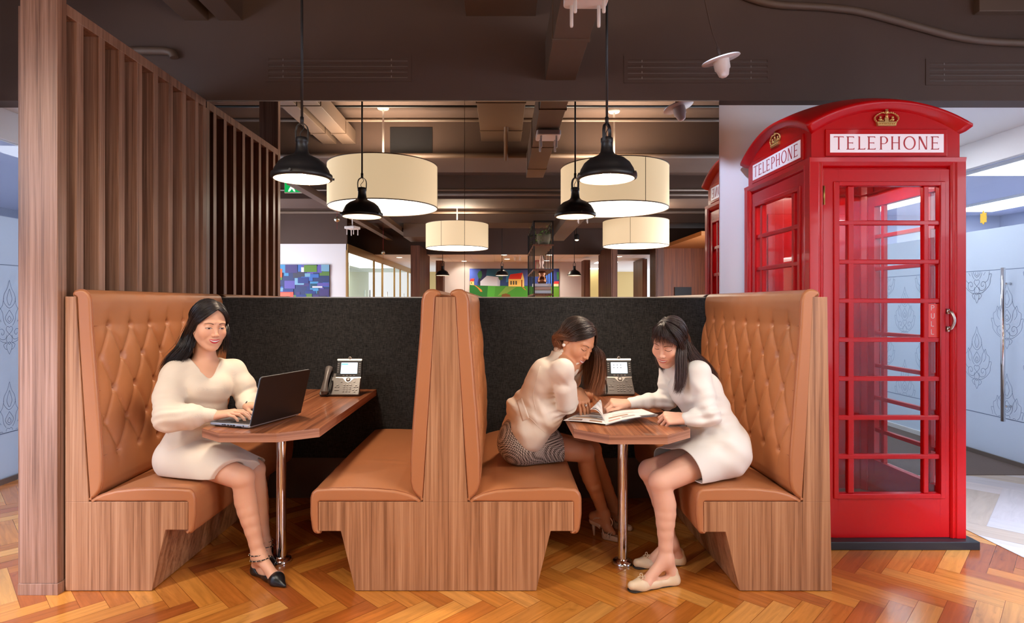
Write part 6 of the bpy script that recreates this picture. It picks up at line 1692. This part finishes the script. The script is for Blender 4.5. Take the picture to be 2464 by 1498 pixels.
    d.rc(nk+fwd*.02-ax_*.02, A, .070, .006, .006, 's'); d.rc(nk+fwd*.02+ax_*.02, A, .070, .006, .006, 's'); d.rc(nk, nk+np.array((0, 0, .06)), .072, .08, .006, 's')
    d.cut((0, 0, SEATZ+.004), (0, 0, -1.))
    cloth(e, 'dress', d, KNIT, .0042, 1)
    # skirt over the lap
    k = Fld(); tR = hipR+(knR-hipR)*1.02; tL = hipL+(knL-hipL)*1.0
    k.rc(hipR-up*.01, tR, .115, .074, .03); k.rc(hipL-up*.01, tL, .112, .070, .03); k.rc((hipR+hipL)/2+up*.01, (tR+tL)/2+up*.010, .105, .062, .04)
    k.rc(hipR+np.array((-.03, -.02, -.02)), hipR+(knR-hipR)*.5+np.array((0, -.02, -.03)), .09, .07, .04)
    folds(k, .003, [(.8, .2, .6, 50, 1.)])
    # hem plane across the thighs: visible from the near knee back to the seat
    h1 = PP(492, 1142, 2.70); h2 = PP(600, 1102, 2.82); h3 = PP(640, 1108, 2.97)
    n_ = np.cross(h2-h1, h3-h1); n_ = unit(n_)
    if n_[0] < 0: n_ = -n_
    nn = unit(knR-hipR)*1.0
    k.cut(hipR+(knR-hipR)*.80, unit(nn+np.array((.0, -.45, -.35))), .004); k.cut((0, 0, SEATZ+.003), (0, 0, -1.))
    k.rc(hipR+(knR-hipR)*.70+np.array((0, 0, -.008)), hipR+(knR-hipR)*1.1, .060, .075, .002, 's'); k.rc(hipL+(knL-hipL)*.85, hipL+(knL-hipL)*1.3, .060, .07, .002, 's')
    cloth(e, 'skirt', k, knit('cream_knit_fine', hexc(226, 212, 196), 700), .0042, 1)
    b = MB(); # ruffle at the side seam on the seat
    pts = [];
    for i in range(22): t = i/21; q = PP(398+t*62, 1141-3*math.sin(t*9), 2.80-.02*t); pts.append(tuple(q+np.array((0, .012*math.sin(t*16), .012*math.sin(t*22)+.004))))
    b.tube(pts, .005, 6, flat=.5); b.build('drawstring', KNIT, e)
    # shoes
    for nm, (he, to, an, kn) in (('r', (heR, toR, anR, knR)), ('l', (heL, toL, anL, knL))):
        sf, h_, t_, dd, L_ = shoe_field(he, to, .0285, .033, .007, .052)
        sf.rc(h_+dd*L_*.16+np.array((0, 0, .080)), h_+dd*L_*.46+np.array((0, 0, .072)), .030, .036, .004, 's'); sf.rc(h_+dd*L_*.22+np.array((0, 0, .045)), h_+dd*L_*.42+np.array((0, 0, .052)), .034, .034, .004, 's'); sf.cut((0, 0, .002), (0, 0, -1.))
        sh = cloth(e, 'shoe', sf, W['blackleather'], .0025, 1)
        sd = unit(np.cross(dd, (0, 0, 1))); v = unit(kn-an)
        for j, (hgt, tl) in enumerate(((.060, .35), (.085, .12))):
            c = np.array((an[0], an[1], hgt+.0))-v*0; c = an+v*(hgt-.075); b = MB(); pts = []
            for i in range(26):
                a = 2*PI*i/26; r = .0375+.003*(1-j); pts.append(c+dd*(.008*(1-j)+math.cos(a)*r*(1.22 if j == 0 else 1.05))+sd*math.sin(a)*r+v*tl*math.cos(a)*.03)
            b.tube(pts, .0045, 6, closed=True, flat=.45); st = b.build('ankle_strap', W['blackleather'], sh)
            b2 = MB()
            for i in range(0, 26, 2): q = np.array(pts[i]); b2.ball(q+unit(q-c)*.003, .003, 8, 6)
            o = b2.build('studs', W['stud'], sh)
    b = MB(); pts = [wrL+unit(elL-wrL)*.004+np.array((math.cos(a)*.0, math.sin(a)*.027, math.cos(a)*.025)) for a in [2*PI*i/24 for i in range(24)]]; b.tube(pts, .0045, 8, closed=True); b.build('bracelet', W['blackp'], e)
    # hair
    hm = hair_mat('black_hair', hexc(30, 22, 22), hexc(26, 19, 20), rough=.32)
    o, R = fr
    g = lambda x, y, z: o+R @ (np.array([x, y, z])*s)
    Vc, Qc = haircap(fr, s, [((.030, -.045, -.02), (.035, -.06, -.09), .056, .042), ((-.045, -.03, -.01), (-.05, -.03, -.10), .035, .025)])
    def Wd(px, py, Y): return PP(px, py, Y)
    near = [(.066, 66, [Wd(462, 805, 2.85), Wd(452, 838, 2.84), Wd(430, 866, 2.835), Wd(405, 893, 2.84)]),
            (.055, 76, [Wd(457, 805, 2.87), Wd(444, 838, 2.85), Wd(418, 868, 2.84), Wd(394, 902, 2.85)]),
            (.035, 90, [Wd(450, 805, 2.90), Wd(436, 838, 2.88), Wd(408, 868, 2.86), Wd(386, 908, 2.87)]),
            (.010, 108, [Wd(447, 805, 2.94), Wd(432, 840, 2.92), Wd(404, 872, 2.91), Wd(384, 906, 2.91)]),
            (-.02, 130, [Wd(448, 805, 2.98), Wd(436, 848, 2.97), Wd(416, 880, 2.97), Wd(398, 920, 2.98)]),
            (-.05, 160, [Wd(466, 805, 3.01), Wd(456, 855, 3.03), Wd(446, 900, 3.05), Wd(438, 935, 3.07)])]
    far = [(.068, -68, [Wd(543, 798, 2.90), Wd(543, 822, 2.92), Wd(541, 846, 2.94)]), (.055, -82, [Wd(545, 800, 2.93), Wd(546, 825, 2.95), Wd(545, 852, 2.97)]),
           (.02, -108, [Wd(540, 802, 2.97), Wd(540, 828, 2.98), Wd(538, 856, 3.0)]), (-.03, -145, [Wd(515, 805, 3.0), Wd(512, 840, 3.03), Wd(505, 875, 3.06)])]
    G1 = scalp_guides(fr, s, -.014, near, 1.12); G2 = scalp_guides(fr, s, -.014, far, 1.12)
    make_hair(e, [(Vc, Qc, None), strands(G1, 1900, [.001, .006, .012, .020, .024], .00125, 1), strands(G2, 800, [.001, .005, .010, .012, .014], .00125, 2)], hm)
    return e

# ---------------------------------------------------------------- woman in the blazer
def woman_blazer():
    e = thing('person', 'woman in a cream blazer and houndstooth skirt with brown hair, leaning over the magazine', 'person', tuple(PP(1260, 1110, 3.1)))
    hipR, hipL = PP(1254, 1062, 3.02), PP(1262, 1056, 3.18); pel = (hipR+hipL)/2
    knR, knL = PP(1406, 1088, 3.15), PP(1424, 1082, 3.29)
    anR, anL = PP(1452, 1236, 3.24), PP(1480, 1222, 3.38)
    heR, toR = np.array((.515, 3.27, .080)), np.array((.650, 3.17, .0)); heL, toL = np.array((.605, 3.41, .080)), np.array((.745, 3.33, 0))
    wai = PP(1278, 985, 3.05); che = PP(1322, 905, 3.0); shR, shL = PP(1355, 888, 2.82), PP(1386, 878, 3.10); nb = PP(1356, 856, 3.0)
    up = np.array((0, 0, 1.)); s = .98; fr = headframe(PP(1388, 822, 2.97), 43, 31, -12)
    elR, elL = np.array((.330, 2.925, .792)), np.array((.37, 3.24, .80)); wrR = np.array((.405, 3.055, .838)); wrL = np.array((.50, 3.37, .765))
    f = Fld()
    f.rc(hipR, hipL, .09, .09, .02); f.rc(pel, wai, .10, .08, .04); f.rc(wai, che, .08, .085, .04); f.rc(shR, shL, .04, .04, .04); f.rc(nb, shR, .035, .035, .03); f.rc(che, nb, .07, .05, .04)
    g = head(f, fr, s, neck=nb)
    leg(f, hipR, knR, anR, heR, toR, ball=.022); leg(f, hipL, knL, anL, heL, toL, ball=.022)
    arm(f, shR, elR, wrR, (.038, .034, .0220)); arm(f, shL, elL, wrL, (.038, .034, .0220))
    dR = unit(np.array((.030, -.125, -.085))); tipsR = hand(f, wrR, dR, (-.15, .5, -.8), curls=[(.15, .35, .25), (.20, .40, .3), (.25, .45, .3), (.28, .45, .3)], side=1, thumb=(.55, .25))
    dL = unit((.1, .9, -.03)); hand(f, wrL, dL, (0, 0, -1), curl=(.25, .4, .3), side=-1, sc=.95)
    lo, hi = fr[0]-.135, fr[0]+.135
    wins = [(lo, hi, .0018), (np.array((.33, 2.86, .725)), np.array((.52, 3.06, .88)), .0020)]
    save_person(e, f, fr, s, SKIN2, .0042, wins)
    # skirt
    k = Fld(); k.rc(hipR, hipL, .122, .118, .03); k.rc(pel, wai-up*.01, .12, .095, .04)
    k.rc(hipR, hipR+(knR-hipR)*1.0, .112, .080, .03); k.rc(hipL, hipL+(knL-hipL)*1.0, .112, .078, .03); k.rc(pel, (knR+knL)/2+up*.005, .10, .062, .03)
    v = unit(knR-hipR); k.cut(hipR+(knR-hipR)*.56, unit(v+np.array((0, 0, .25))), .004); k.cut((0, 0, SEATZ+.003), (0, 0, -1.))
    k.rc(hipR+(knR-hipR)*.45, hipR+(knR-hipR)*.9, .068, .080, .002, 's')
    folds(k, .002, [(.5, .2, .9, 60, 1.)])
    cloth(e, 'skirt', k, HOUNDS, .0042, 1)
    # blazer
    d = Fld(); ax_ = unit(shL-shR)
    d.rc(wai-ax_*.03, che-ax_*.05, .088, .092, .05); d.rc(wai+ax_*.03, che+ax_*.045, .088, .092, .05); d.rc(wai, pel+up*.075, .094, .108, .04)
    d.rc(shR-up*.006, shL-up*.006, .036, .038, .03); d.rc(nb-up*.030, shR, .054, .032, .03); d.rc(che, nb-up*.05, .09, .062, .05)
    d.rc(shR, elR, .0475, .0450, .03); d.rc(elR, elR+(wrR-elR)*.30, .0450, .039, .01)
    d.chain([shL, (shL+elL)/2, elL, elL+(wrL-elL)*.30], [.048, .046, .043, .038], .012)
    # flared peplum at the back and the long front panel
    d.el(PP(1243, 976, 3.06), (.060, .115, .030), np.array(Matrix.Rotation(math.radians(28), 3, 'Y')), .035)
    d.rc(wai-up*.03+np.array((.0, -.01, 0)), PP(1270, 1040, 2.975), .112, .092, .05); d.rc(PP(1300, 1000, 2.985), PP(1276, 1046, 2.965), .10, .080, .04); d.rc(wai+np.array((.01, -.02, 0)), PP(1310, 990, 2.98), .10, .095, .04)
    d.rc(che+np.array((0, -.03, 0)), shR, .080, .032, .04)
    d.rc(PP(1350, 864, 2.97), PP(1342, 846, 3.0), .046, .030, .03)
    folds(d, .0026, [(.3, .1, .9, 75, 1.), (.8, -.3, .4, 50, .7)])
    wrinkle(d, [(elR, elR-shR, 34, .085, .0045), (wai, (.5, 0, .9), 20, .12, .0045), ((shR+che)/2+np.array((0, -.05, -.03)), (.8, 0, .6), 22, .09, .0022), (che+np.array((-.05, 0, .0)), (.6, 0, -.8), 12, .14, .003), (PP(1290, 1010, 2.9), (.9, 0, .3), 14, .12, .003)])
    for i in range(5):   # pushed-up sleeve: soft rings around the elbow
        t = .50+.11*i; c = shR+(elR-shR)*min(t, 1); d.rc(c+np.array((-.012, -.02, -.004)), c+np.array((.012, .0, .006)), .0455-.001*i, .0455-.001*i, .006)
    d.rc(nb+np.array((.04, -.02, .03)), nb+np.array((.0, .0, .07)), .056, .07, .006, 's')
    d.rc(wai+up*.0+np.array((.16, -.0, .10)), che+np.array((.17, .03, .02)), .055, .06, .006, 's')
    bl = cloth(e, 'blazer', d, BLAZER, .0042, 1)
    # collar roll
    b = MB(); c = [nb+np.array(q) for q in ((.060, -.075, -.035), (.030, -.072, .012), (-.020, -.050, .032), (-.040, .0, .036), (-.020, .055, .030), (.03, .08, .010))]
    b.tube(catmull([Vector(tuple(q)) for q in c], 6), .010, 10, flat=1.5); b.build('collar', BLAZER, bl)
    pocket = surf_patch(bl, [(1243, 964), (1256, 957), (1274, 1006), (1258, 1013)], .0045, 'pocket_flap', BLAZER)
    surf_line(bl, [(1268, 1000), (1283, 1012), (1297, 1028), (1312, 1040)], .0012, 'front_seam', BLAZER)
    surf_line(bl, [(1300, 880), (1290, 915), (1283, 950), (1289, 985)], .0011, 'side_seam', BLAZER)
    # blouse front seen between arm and hair
    b = Fld(); b.rc(che+np.array((.075, -.02, .0)), wai+np.array((.09, -.01, .04)), .045, .04, .02); cloth(e, 'blouse', b, HOUNDS, .005, 1)
    # heels
    for he, to, an in ((heR, toR, anR), (heL, toL, anL)):
        dd = unit((to-he)*np.array((1, 1, 0))); sd = np.array((-dd[1], dd[0], 0))
        sf = Fld(); pts = [he+dd*-.004+up*.0, he+dd*.045-up*.010, to-dd*.085+up*.026, to-dd*.02+up*.018]
        sf.chain(pts, [.021, .018, .024, .016], .01); sf.chain([to-dd*.085+up*.010, to-dd*.015+up*.010], [.026, .018], .01)
        sf.rc(he+up*.028, he+dd*.06+up*.020, .020, .020, .003, 's'); sf.rc(he+dd*.06+up*.022, to-dd*.09+up*.050, .020, .026, .003, 's'); sf.rc(to-dd*.10+up*.052, to-dd*.0+up*.05, .026, .024, .003, 's'); sf.cut((0, 0, .001), (0, 0, -1.))
        sh = cloth(e, 'sandal', sf, W['nude'], .0025, 1)
        b = MB(); b.tube([tuple(he+up*-.002), tuple(he*np.array((1, 1, 0))+dd*.006+up*.0)], [.012, .0052], 10); b.build('heel', W['nude'], sh)
        b = MB()
        def loop(c, a1, a2, r1, r2, r=.0038): b.tube([tuple(c+a1*math.cos(2*PI*i/24)*r1+a2*math.sin(2*PI*i/24)*r2) for i in range(24)], r, 6, closed=True, flat=.5)
        loop(an+up*-.010, dd, sd, .036, .034, .0045)
        ft = to-dd*.070+up*.030; loop(ft, unit(dd*.5+up), sd, .026, .030); loop(ft+dd*.018, unit(dd*.3+up), sd, .022, .028); loop(ft-dd*.02+up*.006, unit(dd*-.6+up), sd, .028, .029)
        for q in (-1, 1): b.tube(catmull([Vector(tuple(he+sd*.018*q+up*.006)), Vector(tuple(he+sd*.026*q+dd*.03+up*.03)), Vector(tuple(an+sd*.03*q+dd*.02-up*.012))], 5), .004, 6)
        b.tube(catmull([Vector(tuple(an+dd*.037-up*.008)), Vector(tuple(an+dd*.055-up*.035)), Vector(tuple(ft+up*.022))], 5), .0035, 6)
        b.build('straps', W['nude'], sh)
    # ring and earring
    o, R = fr; g = lambda x, y, z: o+R @ (np.array([x, y, z])*s)
    b = MB(); b.ball(tuple(g(.083, -.004, -.036)), (.0085, .0085, .0085), 14, 10); b.build('earring', W['whitep'], e)
    b = MB(); c = PP(1410, 976, 2.93); c = (wrR+dR*.105)+np.array((.004, 0, -.004)); b.tube([tuple(c+np.array((math.cos(a)*.0095, 0, math.sin(a)*.0095))) for a in [2*PI*i/20 for i in range(20)]], .0016, 6, closed=True); b.ball(tuple(c+np.array((-.0, -.011, .004))), (.0045, .003, .0045), 10, 8); b.build('ring', W['chrome'], e)
    hm = hair_mat('brown_ombre_hair', hexc(48, 34, 30), hexc(158, 100, 66), .35, .95, rough=.38)
    Vc, Qc = haircap(fr, s, [((.0, -.05, .0), (.0, -.06, -.03), .055, .040), ((-.052, .0, .02), (-.066, .01, -.04), .034, .030), ((-.066, .01, -.04), (-.070, .0, -.10), .030, .026)])
    near = [(.066, 72, [g(.082, -.004, .0), g(.080, -.05, -.03), PP(1352, 832, 2.93), PP(1342, 846, 2.95)]),
            (.045, 84, [g(.083, -.03, .0), g(.078, -.065, -.03), PP(1347, 832, 2.95), PP(1340, 846, 2.96)]),
            (.015, 104, [g(.076, -.05, -.01), g(.065, -.085, -.04), PP(1342, 836, 2.98), PP(1338, 850, 2.99)]),
            (-.03, 140, [g(.05, -.09, -.02), g(.04, -.10, -.06), PP(1345, 842, 3.02), PP(1345, 856, 3.04)]),
            (-.05, 175, [g(.0, -.11, -.02), g(.0, -.11, -.07), PP(1360, 846, 3.06), PP(1362, 862, 3.07)])]
    far = [(.078, -46, [PP(1434, 838, 2.93), PP(1440, 870, 2.95), PP(1434, 910, 2.97), PP(1420, 950, 2.98)]),
           (.072, -62, [PP(1441, 850, 2.98), PP(1444, 885, 2.99), PP(1440, 920, 3.0), PP(1428, 955, 3.0)]),
           (.060, -72, [PP(1445, 850, 3.0), PP(1449, 885, 3.01), PP(1447, 925, 3.02), PP(1440, 960, 3.02)]),
           (.035, -88, [PP(1440, 852, 3.04), PP(1442, 890, 3.05), PP(1440, 925, 3.06), PP(1435, 958, 3.06)]),
           (.005, -105, [PP(1424, 858, 3.06), PP(1424, 890, 3.07), PP(1420, 925, 3.07), PP(1416, 955, 3.07)]),
           (-.03, -130, [PP(1405, 862, 3.07), PP(1408, 895, 3.08), PP(1408, 925, 3.08), PP(1404, 950, 3.07)])]
    G1 = scalp_guides(fr, s, -.012, near, 1.12); G2 = scalp_guides(fr, s, -.012, far, 1.12)
    make_hair(e, [(Vc, Qc, None), strands(G1, 1300, [.001, .006, .010, .012, .012], .00125, 3), strands(G2, 1800, [.001, .006, .014, .020, .022], .00125, 4)], hm)
    return e
# ---------------------------------------------------------------- woman in the white dress
def woman_white():
    e = thing('person', 'woman in a white long-sleeved dress with dark fringed hair, holding the magazine pages', 'person', tuple(PP(1740, 1150, 2.87)))
    hipL, hipR = PP(1740, 1085, 2.79), PP(1732, 1076, 2.96); pel = (hipR+hipL)/2
    knL, knR = PP(1590, 1158, 2.70), PP(1564, 1132, 2.86)
    anL, anR = PP(1604, 1343, 2.69), PP(1616, 1306, 2.885)
    heL, toL = np.array((.800, 2.700, 0)), np.array((.572, 2.628, 0)); heR, toR = np.array((.892, 2.905, 0)), np.array((.648, 2.862, 0))
    wai = PP(1706, 1003, 2.87); che = PP(1676, 935, 2.87); shL, shR = PP(1682, 893, 2.76), PP(1608, 890, 3.03); nb = PP(1650, 868, 2.89)
    up = np.array((0, 0, 1.)); s = .96; fr = headframe(PP(1610, 822, 2.84), -42, 24, -8); ax_ = unit(shR-shL)
    elL, elR = PP(1706, 1000, 2.70), PP(1606, 962, 3.02); wrL = np.array((.850, 2.715, .764)); wrR = np.array((.645, 3.0, .784))
    f = Fld()
    f.rc(hipR, hipL, .09, .09, .02); f.rc(pel, wai, .10, .08, .04); f.rc(wai, che, .08, .085, .04); f.rc(shR, shL, .04, .04, .04); f.rc(nb, shR, .035, .035, .03); f.rc(nb, shL, .035, .035, .03); f.rc(che, nb, .07, .05, .04)
    g = head(f, fr, s, neck=nb)
    leg(f, hipR, knR, anR, heR, toR); leg(f, hipL, knL, anL, heL, toL)
    arm(f, shR, elR, wrR, (.038, .034, .0215)); arm(f, shL, elL, wrL, (.038, .034, .0215))
    hand(f, wrL, (-1, .10, -.02), (0, .6, -.8), curls=[(.9, 1.1, .6), (1.0, 1.2, .7), (1.1, 1.3, .8), (1.15, 1.3, .8)], side=1, thumb=(.40, -.05))
    hand(f, wrR, (-1, -.12, .10), (.0, .25, -1), curls=[(.75, 1.1, .6), (.85, 1.2, .7), (.95, 1.2, .8), (1.05, 1.2, .8)], side=-1, thumb=(.35, -.05))
    lo, hi = fr[0]-.135, fr[0]+.135
    wins = [(lo, hi, .0018), (wrL+np.array((-.19, -.075, -.06)), wrL+np.array((.03, .09, .08)), .0020), (wrR+np.array((-.19, -.09, -.07)), wrR+np.array((.03, .07, .08)), .0020)]
    save_person(e, f, fr, s, SKIN3, .0042, wins)
    d = Fld()
    d.rc(hipL+up*.004, hipR+up*.004, .128, .122, .03); d.rc(pel+up*.03, wai, .128, .102, .05)
    d.rc(wai-ax_*.03, che-ax_*.05, .090, .090, .05); d.rc(wai+ax_*.03, che+ax_*.045, .090, .090, .05)
    for q in (-1, 1): d.el(che+ax_*.055*q+np.array((-.06, -.02, -.01)), (.05, .05, .05), None, .05)
    d.rc(shR-up*.006, shL-up*.006, .038, .036, .03); d.rc(nb-up*.035, shR, .053, .034, .03); d.rc(nb-up*.035, shL, .053, .034, .03); d.rc(che, nb-up*.05, .09, .062, .05)
    d.rc(shL, elL, .0500, .0490, .03); d.chain([elL, (elL+wrL)/2, wrL+(elL-wrL)*.10], [.0490, .040, .030], .012)
    d.chain([shR, (shR+elR)/2, elR, (elR+wrR)/2, wrR+(elR-wrR)*.10], [.048, .048, .048, .040, .030], .014)
    # skirt part
    d.rc(hipL, hipL+(knL-hipL)*.85, .118, .098, .03); d.rc(hipR, hipR+(knR-hipR)*.85, .116, .090, .03); d.rc(pel, (knL+knR)/2+up*.012, .11, .072, .03)
    folds(d, .0032, [(.3, .2, .9, 60, 1.), (.8, -.4, .5, 44, .8)])
    wrinkle(d, [(elL, elL-shL, 26, .09, .0055), (elR, elR-shR, 28, .08, .005), (wai+np.array((.02, 0, 0)), (.5, 0, .9), 18, .13, .005), (PP(1720, 1040, 2.8), (-.6, 0, .8), 12, .14, .004), ((shL+che)/2, (.7, .2, .7), 18, .09, .004), ((elR+wrR)/2, wrR-elR, 20, .07, .003)])
    v = unit(knL-hipL)
    # hem: only forward of the hips, so that the sleeves stay whole
    hemp = hipL+(knL-hipL)*.60; hn = unit(v+np.array((0, -.12, .05)))
    d.cut((0, 0, SEATZ+.003), (0, 0, -1.))
    V_, Q = build_field(d, .0042, (), 1)
    c = V_[Q].mean(1); low = (c[:, 2] < .690) & (((c-hemp) @ hn) > 0)
    Q = Q[~low]
    # snap the cut rim onto the hem plane
    used = np.unique(Q); dd_ = (V_-hemp) @ hn; m_ = (V_[:, 2] < .69) & (dd_ > -.004)
    V_[m_] -= hn*dd_[m_][:, None]*.9
    mp = np.full(len(V_), -1); mp[used] = np.arange(len(used)); V_ = V_[used]; Q = mp[Q]
    dr = np_object('dress', V_, Q, WHITE_D, e); so = dr.modifiers.new('s', 'SOLIDIFY'); so.thickness = .003; so.offset = -1
    # ballet flats with bows
    for he, to, an in ((heL, toL, anL), (heR, toR, anR)):
        sf, h_, t_, dd, L_ = shoe_field(he, to, .0270, .032, .020, .058)
        sf.rc(h_+dd*L_*.14+up*.085, h_+dd*L_*.64+up*.072, .030, .032, .006, 's'); sf.rc(h_+dd*L_*.22+up*.058, h_+dd*L_*.60+up*.056, .026, .026, .006, 's'); sf.cut((0, 0, .004), (0, 0, -1.))
        sh = cloth(e, 'shoe', sf, W['beigeflat'], .0025, 1)
        so_ = Fld(); so_.rc(h_+up*.012+dd*.012, h_+dd*L_*.45+up*.010, .026, .022, .01); so_.rc(h_+dd*L_*.45+up*.010, t_-dd*.028+up*.012, .024, .030, .01); so_.cut((0, 0, .001), (0, 0, -1.)); so_.cut((0, 0, .007), (0, 0, 1.), .001)
        cloth(sh, 'sole', so_, W['sole'], .003, 0)
        sd = np.array((-dd[1], dd[0], 0)); c = t_-dd*.075+up*.056; b = MB()
        for q in (-1, 1):
            b.tube(catmull([Vector(tuple(c)), Vector(tuple(c+sd*.012*q+up*.010-dd*.002)), Vector(tuple(c+sd*.022*q+up*.006)), Vector(tuple(c+sd*.018*q-up*.001+dd*.004)), Vector(tuple(c))], 5), .0018, 6)
            b.tube(catmull([Vector(tuple(c)), Vector(tuple(c+sd*.010*q+dd*.008)), Vector(tuple(c+sd*.016*q+dd*.018-up*.006))], 5), .0018, 6)
        b.ball(tuple(c), .004, 8, 6); b.build('bow', W['beigeflat'], sh)
    o, R = fr; g = lambda x, y, z: o+R @ (np.array([x, y, z])*s)
    hm = hair_mat('dark_brown_hair', hexc(42, 30, 30), hexc(74, 48, 44), .3, .9, rough=.34)
    Vc, Qc = haircap(fr, s, [((-.03, -.05, -.02), (-.04, -.07, -.09), .060, .045), ((.05, -.02, .0), (.05, -.01, -.05), .03, .03)], face=((0, .080, -.045), (.074, .085, .115)))
    nearf = [(.060, -62, [PP(1630, 862, 2.76), PP(1631, 895, 2.75), PP(1628, 925, 2.745), PP(1617, 952, 2.745)]),
             (.045, -74, [PP(1637, 862, 2.76), PP(1638, 895, 2.75), PP(1636, 925, 2.74), PP(1628, 955, 2.74)]),
             (.020, -88, [PP(1646, 862, 2.77), PP(1646, 895, 2.75), PP(1645, 925, 2.735), PP(1641, 948, 2.73)])]
    nearb = [(.015, -96, [PP(1660, 860, 2.78), PP(1690, 890, 2.78), PP(1702, 915, 2.80), PP(1712, 936, 2.82)]),
             (-.01, -115, [PP(1668, 858, 2.81), PP(1694, 884, 2.82), PP(1712, 912, 2.84), PP(1722, 940, 2.86)]),
             (-.03, -140, [PP(1676, 856, 2.86), PP(1698, 878, 2.88), PP(1718, 904, 2.90), PP(1732, 930, 2.90)]),
             (-.05, -170, [PP(1676, 856, 2.92), PP(1694, 874, 2.95), PP(1714, 896, 2.97), PP(1738, 924, 2.96)])]
    far = [(.060, 66, [PP(1582, 868, 2.93), PP(1590, 885, 2.97), PP(1597, 900, 3.0)]), (.03, 90, [PP(1590, 866, 2.97), PP(1598, 884, 3.0), PP(1604, 900, 3.02)]), (-.02, 130, [PP(1620, 862, 3.0), PP(1630, 880, 3.04), PP(1640, 905, 3.06)])]
    pt = .016
    bang = []
    for x, zz in ((-.062, -.012), (-.048, .0), (-.030, .008), (-.010, .011), (.012, .013), (.032, .012), (.050, .008)):
        bang.append([g(pt*.6, .030, .124), g(pt*.5+x*.35, .066, .112), g(x*.75, .092, .080), g(x, .100-abs(x)*.35, .048), g(x*1.05, .1005-abs(x)*.42, zz)])
    side_ = [[g(-.01, .04, .122), g(-.045, .062, .100), g(-.072, .056, .055), g(-.082, .045, .005), g(-.080, .050, -.045), g(-.074, .052, -.075)], [g(-.01, .03, .124), g(-.05, .05, .10), g(-.08, .04, .05), g(-.088, .025, .0), g(-.086, .02, -.05), PP(1630, 880, 2.755)]]
    make_hair(e, [(Vc, Qc, None), strands(scalp_guides(fr, s, pt, nearf, 1.12), 1000, [.001, .006, .010, .012, .010], .00125, 5), strands(scalp_guides(fr, s, pt, nearb, 1.12), 1300, [.001, .006, .012, .016, .020], .00125, 6),
                  strands(scalp_guides(fr, s, pt, far, 1.12), 500, [.001, .005, .008, .010], .00125, 7), strands(bang, 240, [.002, .005, .007, .009, .012], .0010, 8, taper=.6, jitter=.006), strands(side_, 160, [.002, .005, .006, .006, .008], .0011, 9)], hm)
    return e
woman_laptop()
woman_blazer()
woman_white()
# ================================================================ lights
def area(name, loc, size, power, col, rot=(0, 0, 0), sy=None, spread=None):
    l = bpy.data.lights.new(name, 'AREA'); l.energy = power; l.color = col; l.size = size
    if sy: l.shape = 'RECTANGLE'; l.size_y = sy
    if spread: l.spread = spread
    o = bpy.data.objects.new(name, l); COL.objects.link(o); o.location = loc; o.rotation_euler = rot; return o
def spot(name, loc, power, col, ang, blend=.6, r=.04, rot=(0, 0, 0)):
    l = bpy.data.lights.new(name, 'SPOT'); l.energy = power; l.color = col; l.spot_size = math.radians(ang); l.spot_blend = blend; l.shadow_soft_size = r
    o = bpy.data.objects.new(name, l); COL.objects.link(o); o.location = loc; o.rotation_euler = rot; return o
WARM = (1, .80, .60); NEUT = (1, .92, .84); COOL = (.74, .82, 1)
for x in (-1.104, .582): spot('pendant_spot', (x, 3.217, 2.0), 34, WARM, 120, .8, .08)
for k_, (p, d) in enumerate(SPOTS):
    o = spot('track_spot', Vector(p)+d*.07, (40, 46, 56, 46)[k_], (1, .88, .76), (62, 62, 46, 40)[k_], .9, .06); o.rotation_euler = d.to_track_quat('-Z', 'Y').to_euler()
for (p, d, pw, an) in COOLS:
    o = spot('cool_spot', Vector(p)+d*.06, pw, (.60, .72, 1), an, .8, .06); o.rotation_euler = d.to_track_quat('-Z', 'Y').to_euler()
area('window_daylight_left', (-5.45, -.9, 1.55), 2.4, 210, (.86, .90, 1), rot=(0, -PI/2, 0), sy=4.8)  # cool side daylight added on both sides, out of the mirror's view
area('window_daylight_right', (5.05, -.9, 1.55), 2.4, 210, (.86, .90, 1), rot=(0, PI/2, 0), sy=4.8)
for x, y in DOWN+[(-.5, -8.2), (1.3, -8.2)]: spot('downlight_spot', (x, y, 2.49), 42, (1, .90, .78), 150, .9, .05)
area('glass_office_glow', (-4.1, -8.5, 2.48), 1.2, 90, (.95, 1, .93), sy=6)
area('left_corridor_glow', (-2.9, 3.2, 2.64), .8, 50, (.72, .80, 1), sy=2.4) if False else None
w = bpy.data.worlds.new('world'); SC.world = w; w.use_nodes = True
w.node_tree.nodes['Background'].inputs[0].default_value = (.86, .90, 1, 1); w.node_tree.nodes['Background'].inputs[1].default_value = 1.0
cam = bpy.data.cameras.new('camera'); co = bpy.data.objects.new('camera', cam); COL.objects.link(co)
co.location = (0, 0, CH); co.rotation_euler = (PI/2, 0, 0)
cam.sensor_width = 36; cam.lens = 36*F/2464; cam.shift_x = (1232-VX)/2464; cam.shift_y = -(749-VY)/2464
cam.clip_start = .05; cam.clip_end = 60
SC.camera = co
SC.view_settings.view_transform = 'Standard'; SC.view_settings.look = 'None'; SC.view_settings.gamma = 1; SC.view_settings.use_curve_mapping = False
SC.view_settings.exposure = 0.80
try:
    SC.cycles.max_bounces = 8; SC.cycles.diffuse_bounces = 3; SC.cycles.glossy_bounces = 5; SC.cycles.transparent_max_bounces = 16
    SC.cycles.sample_clamp_indirect = 6; SC.cycles.use_denoising = True; SC.cycles.caustics_reflective = False; SC.cycles.caustics_refractive = False
except Exception: pass
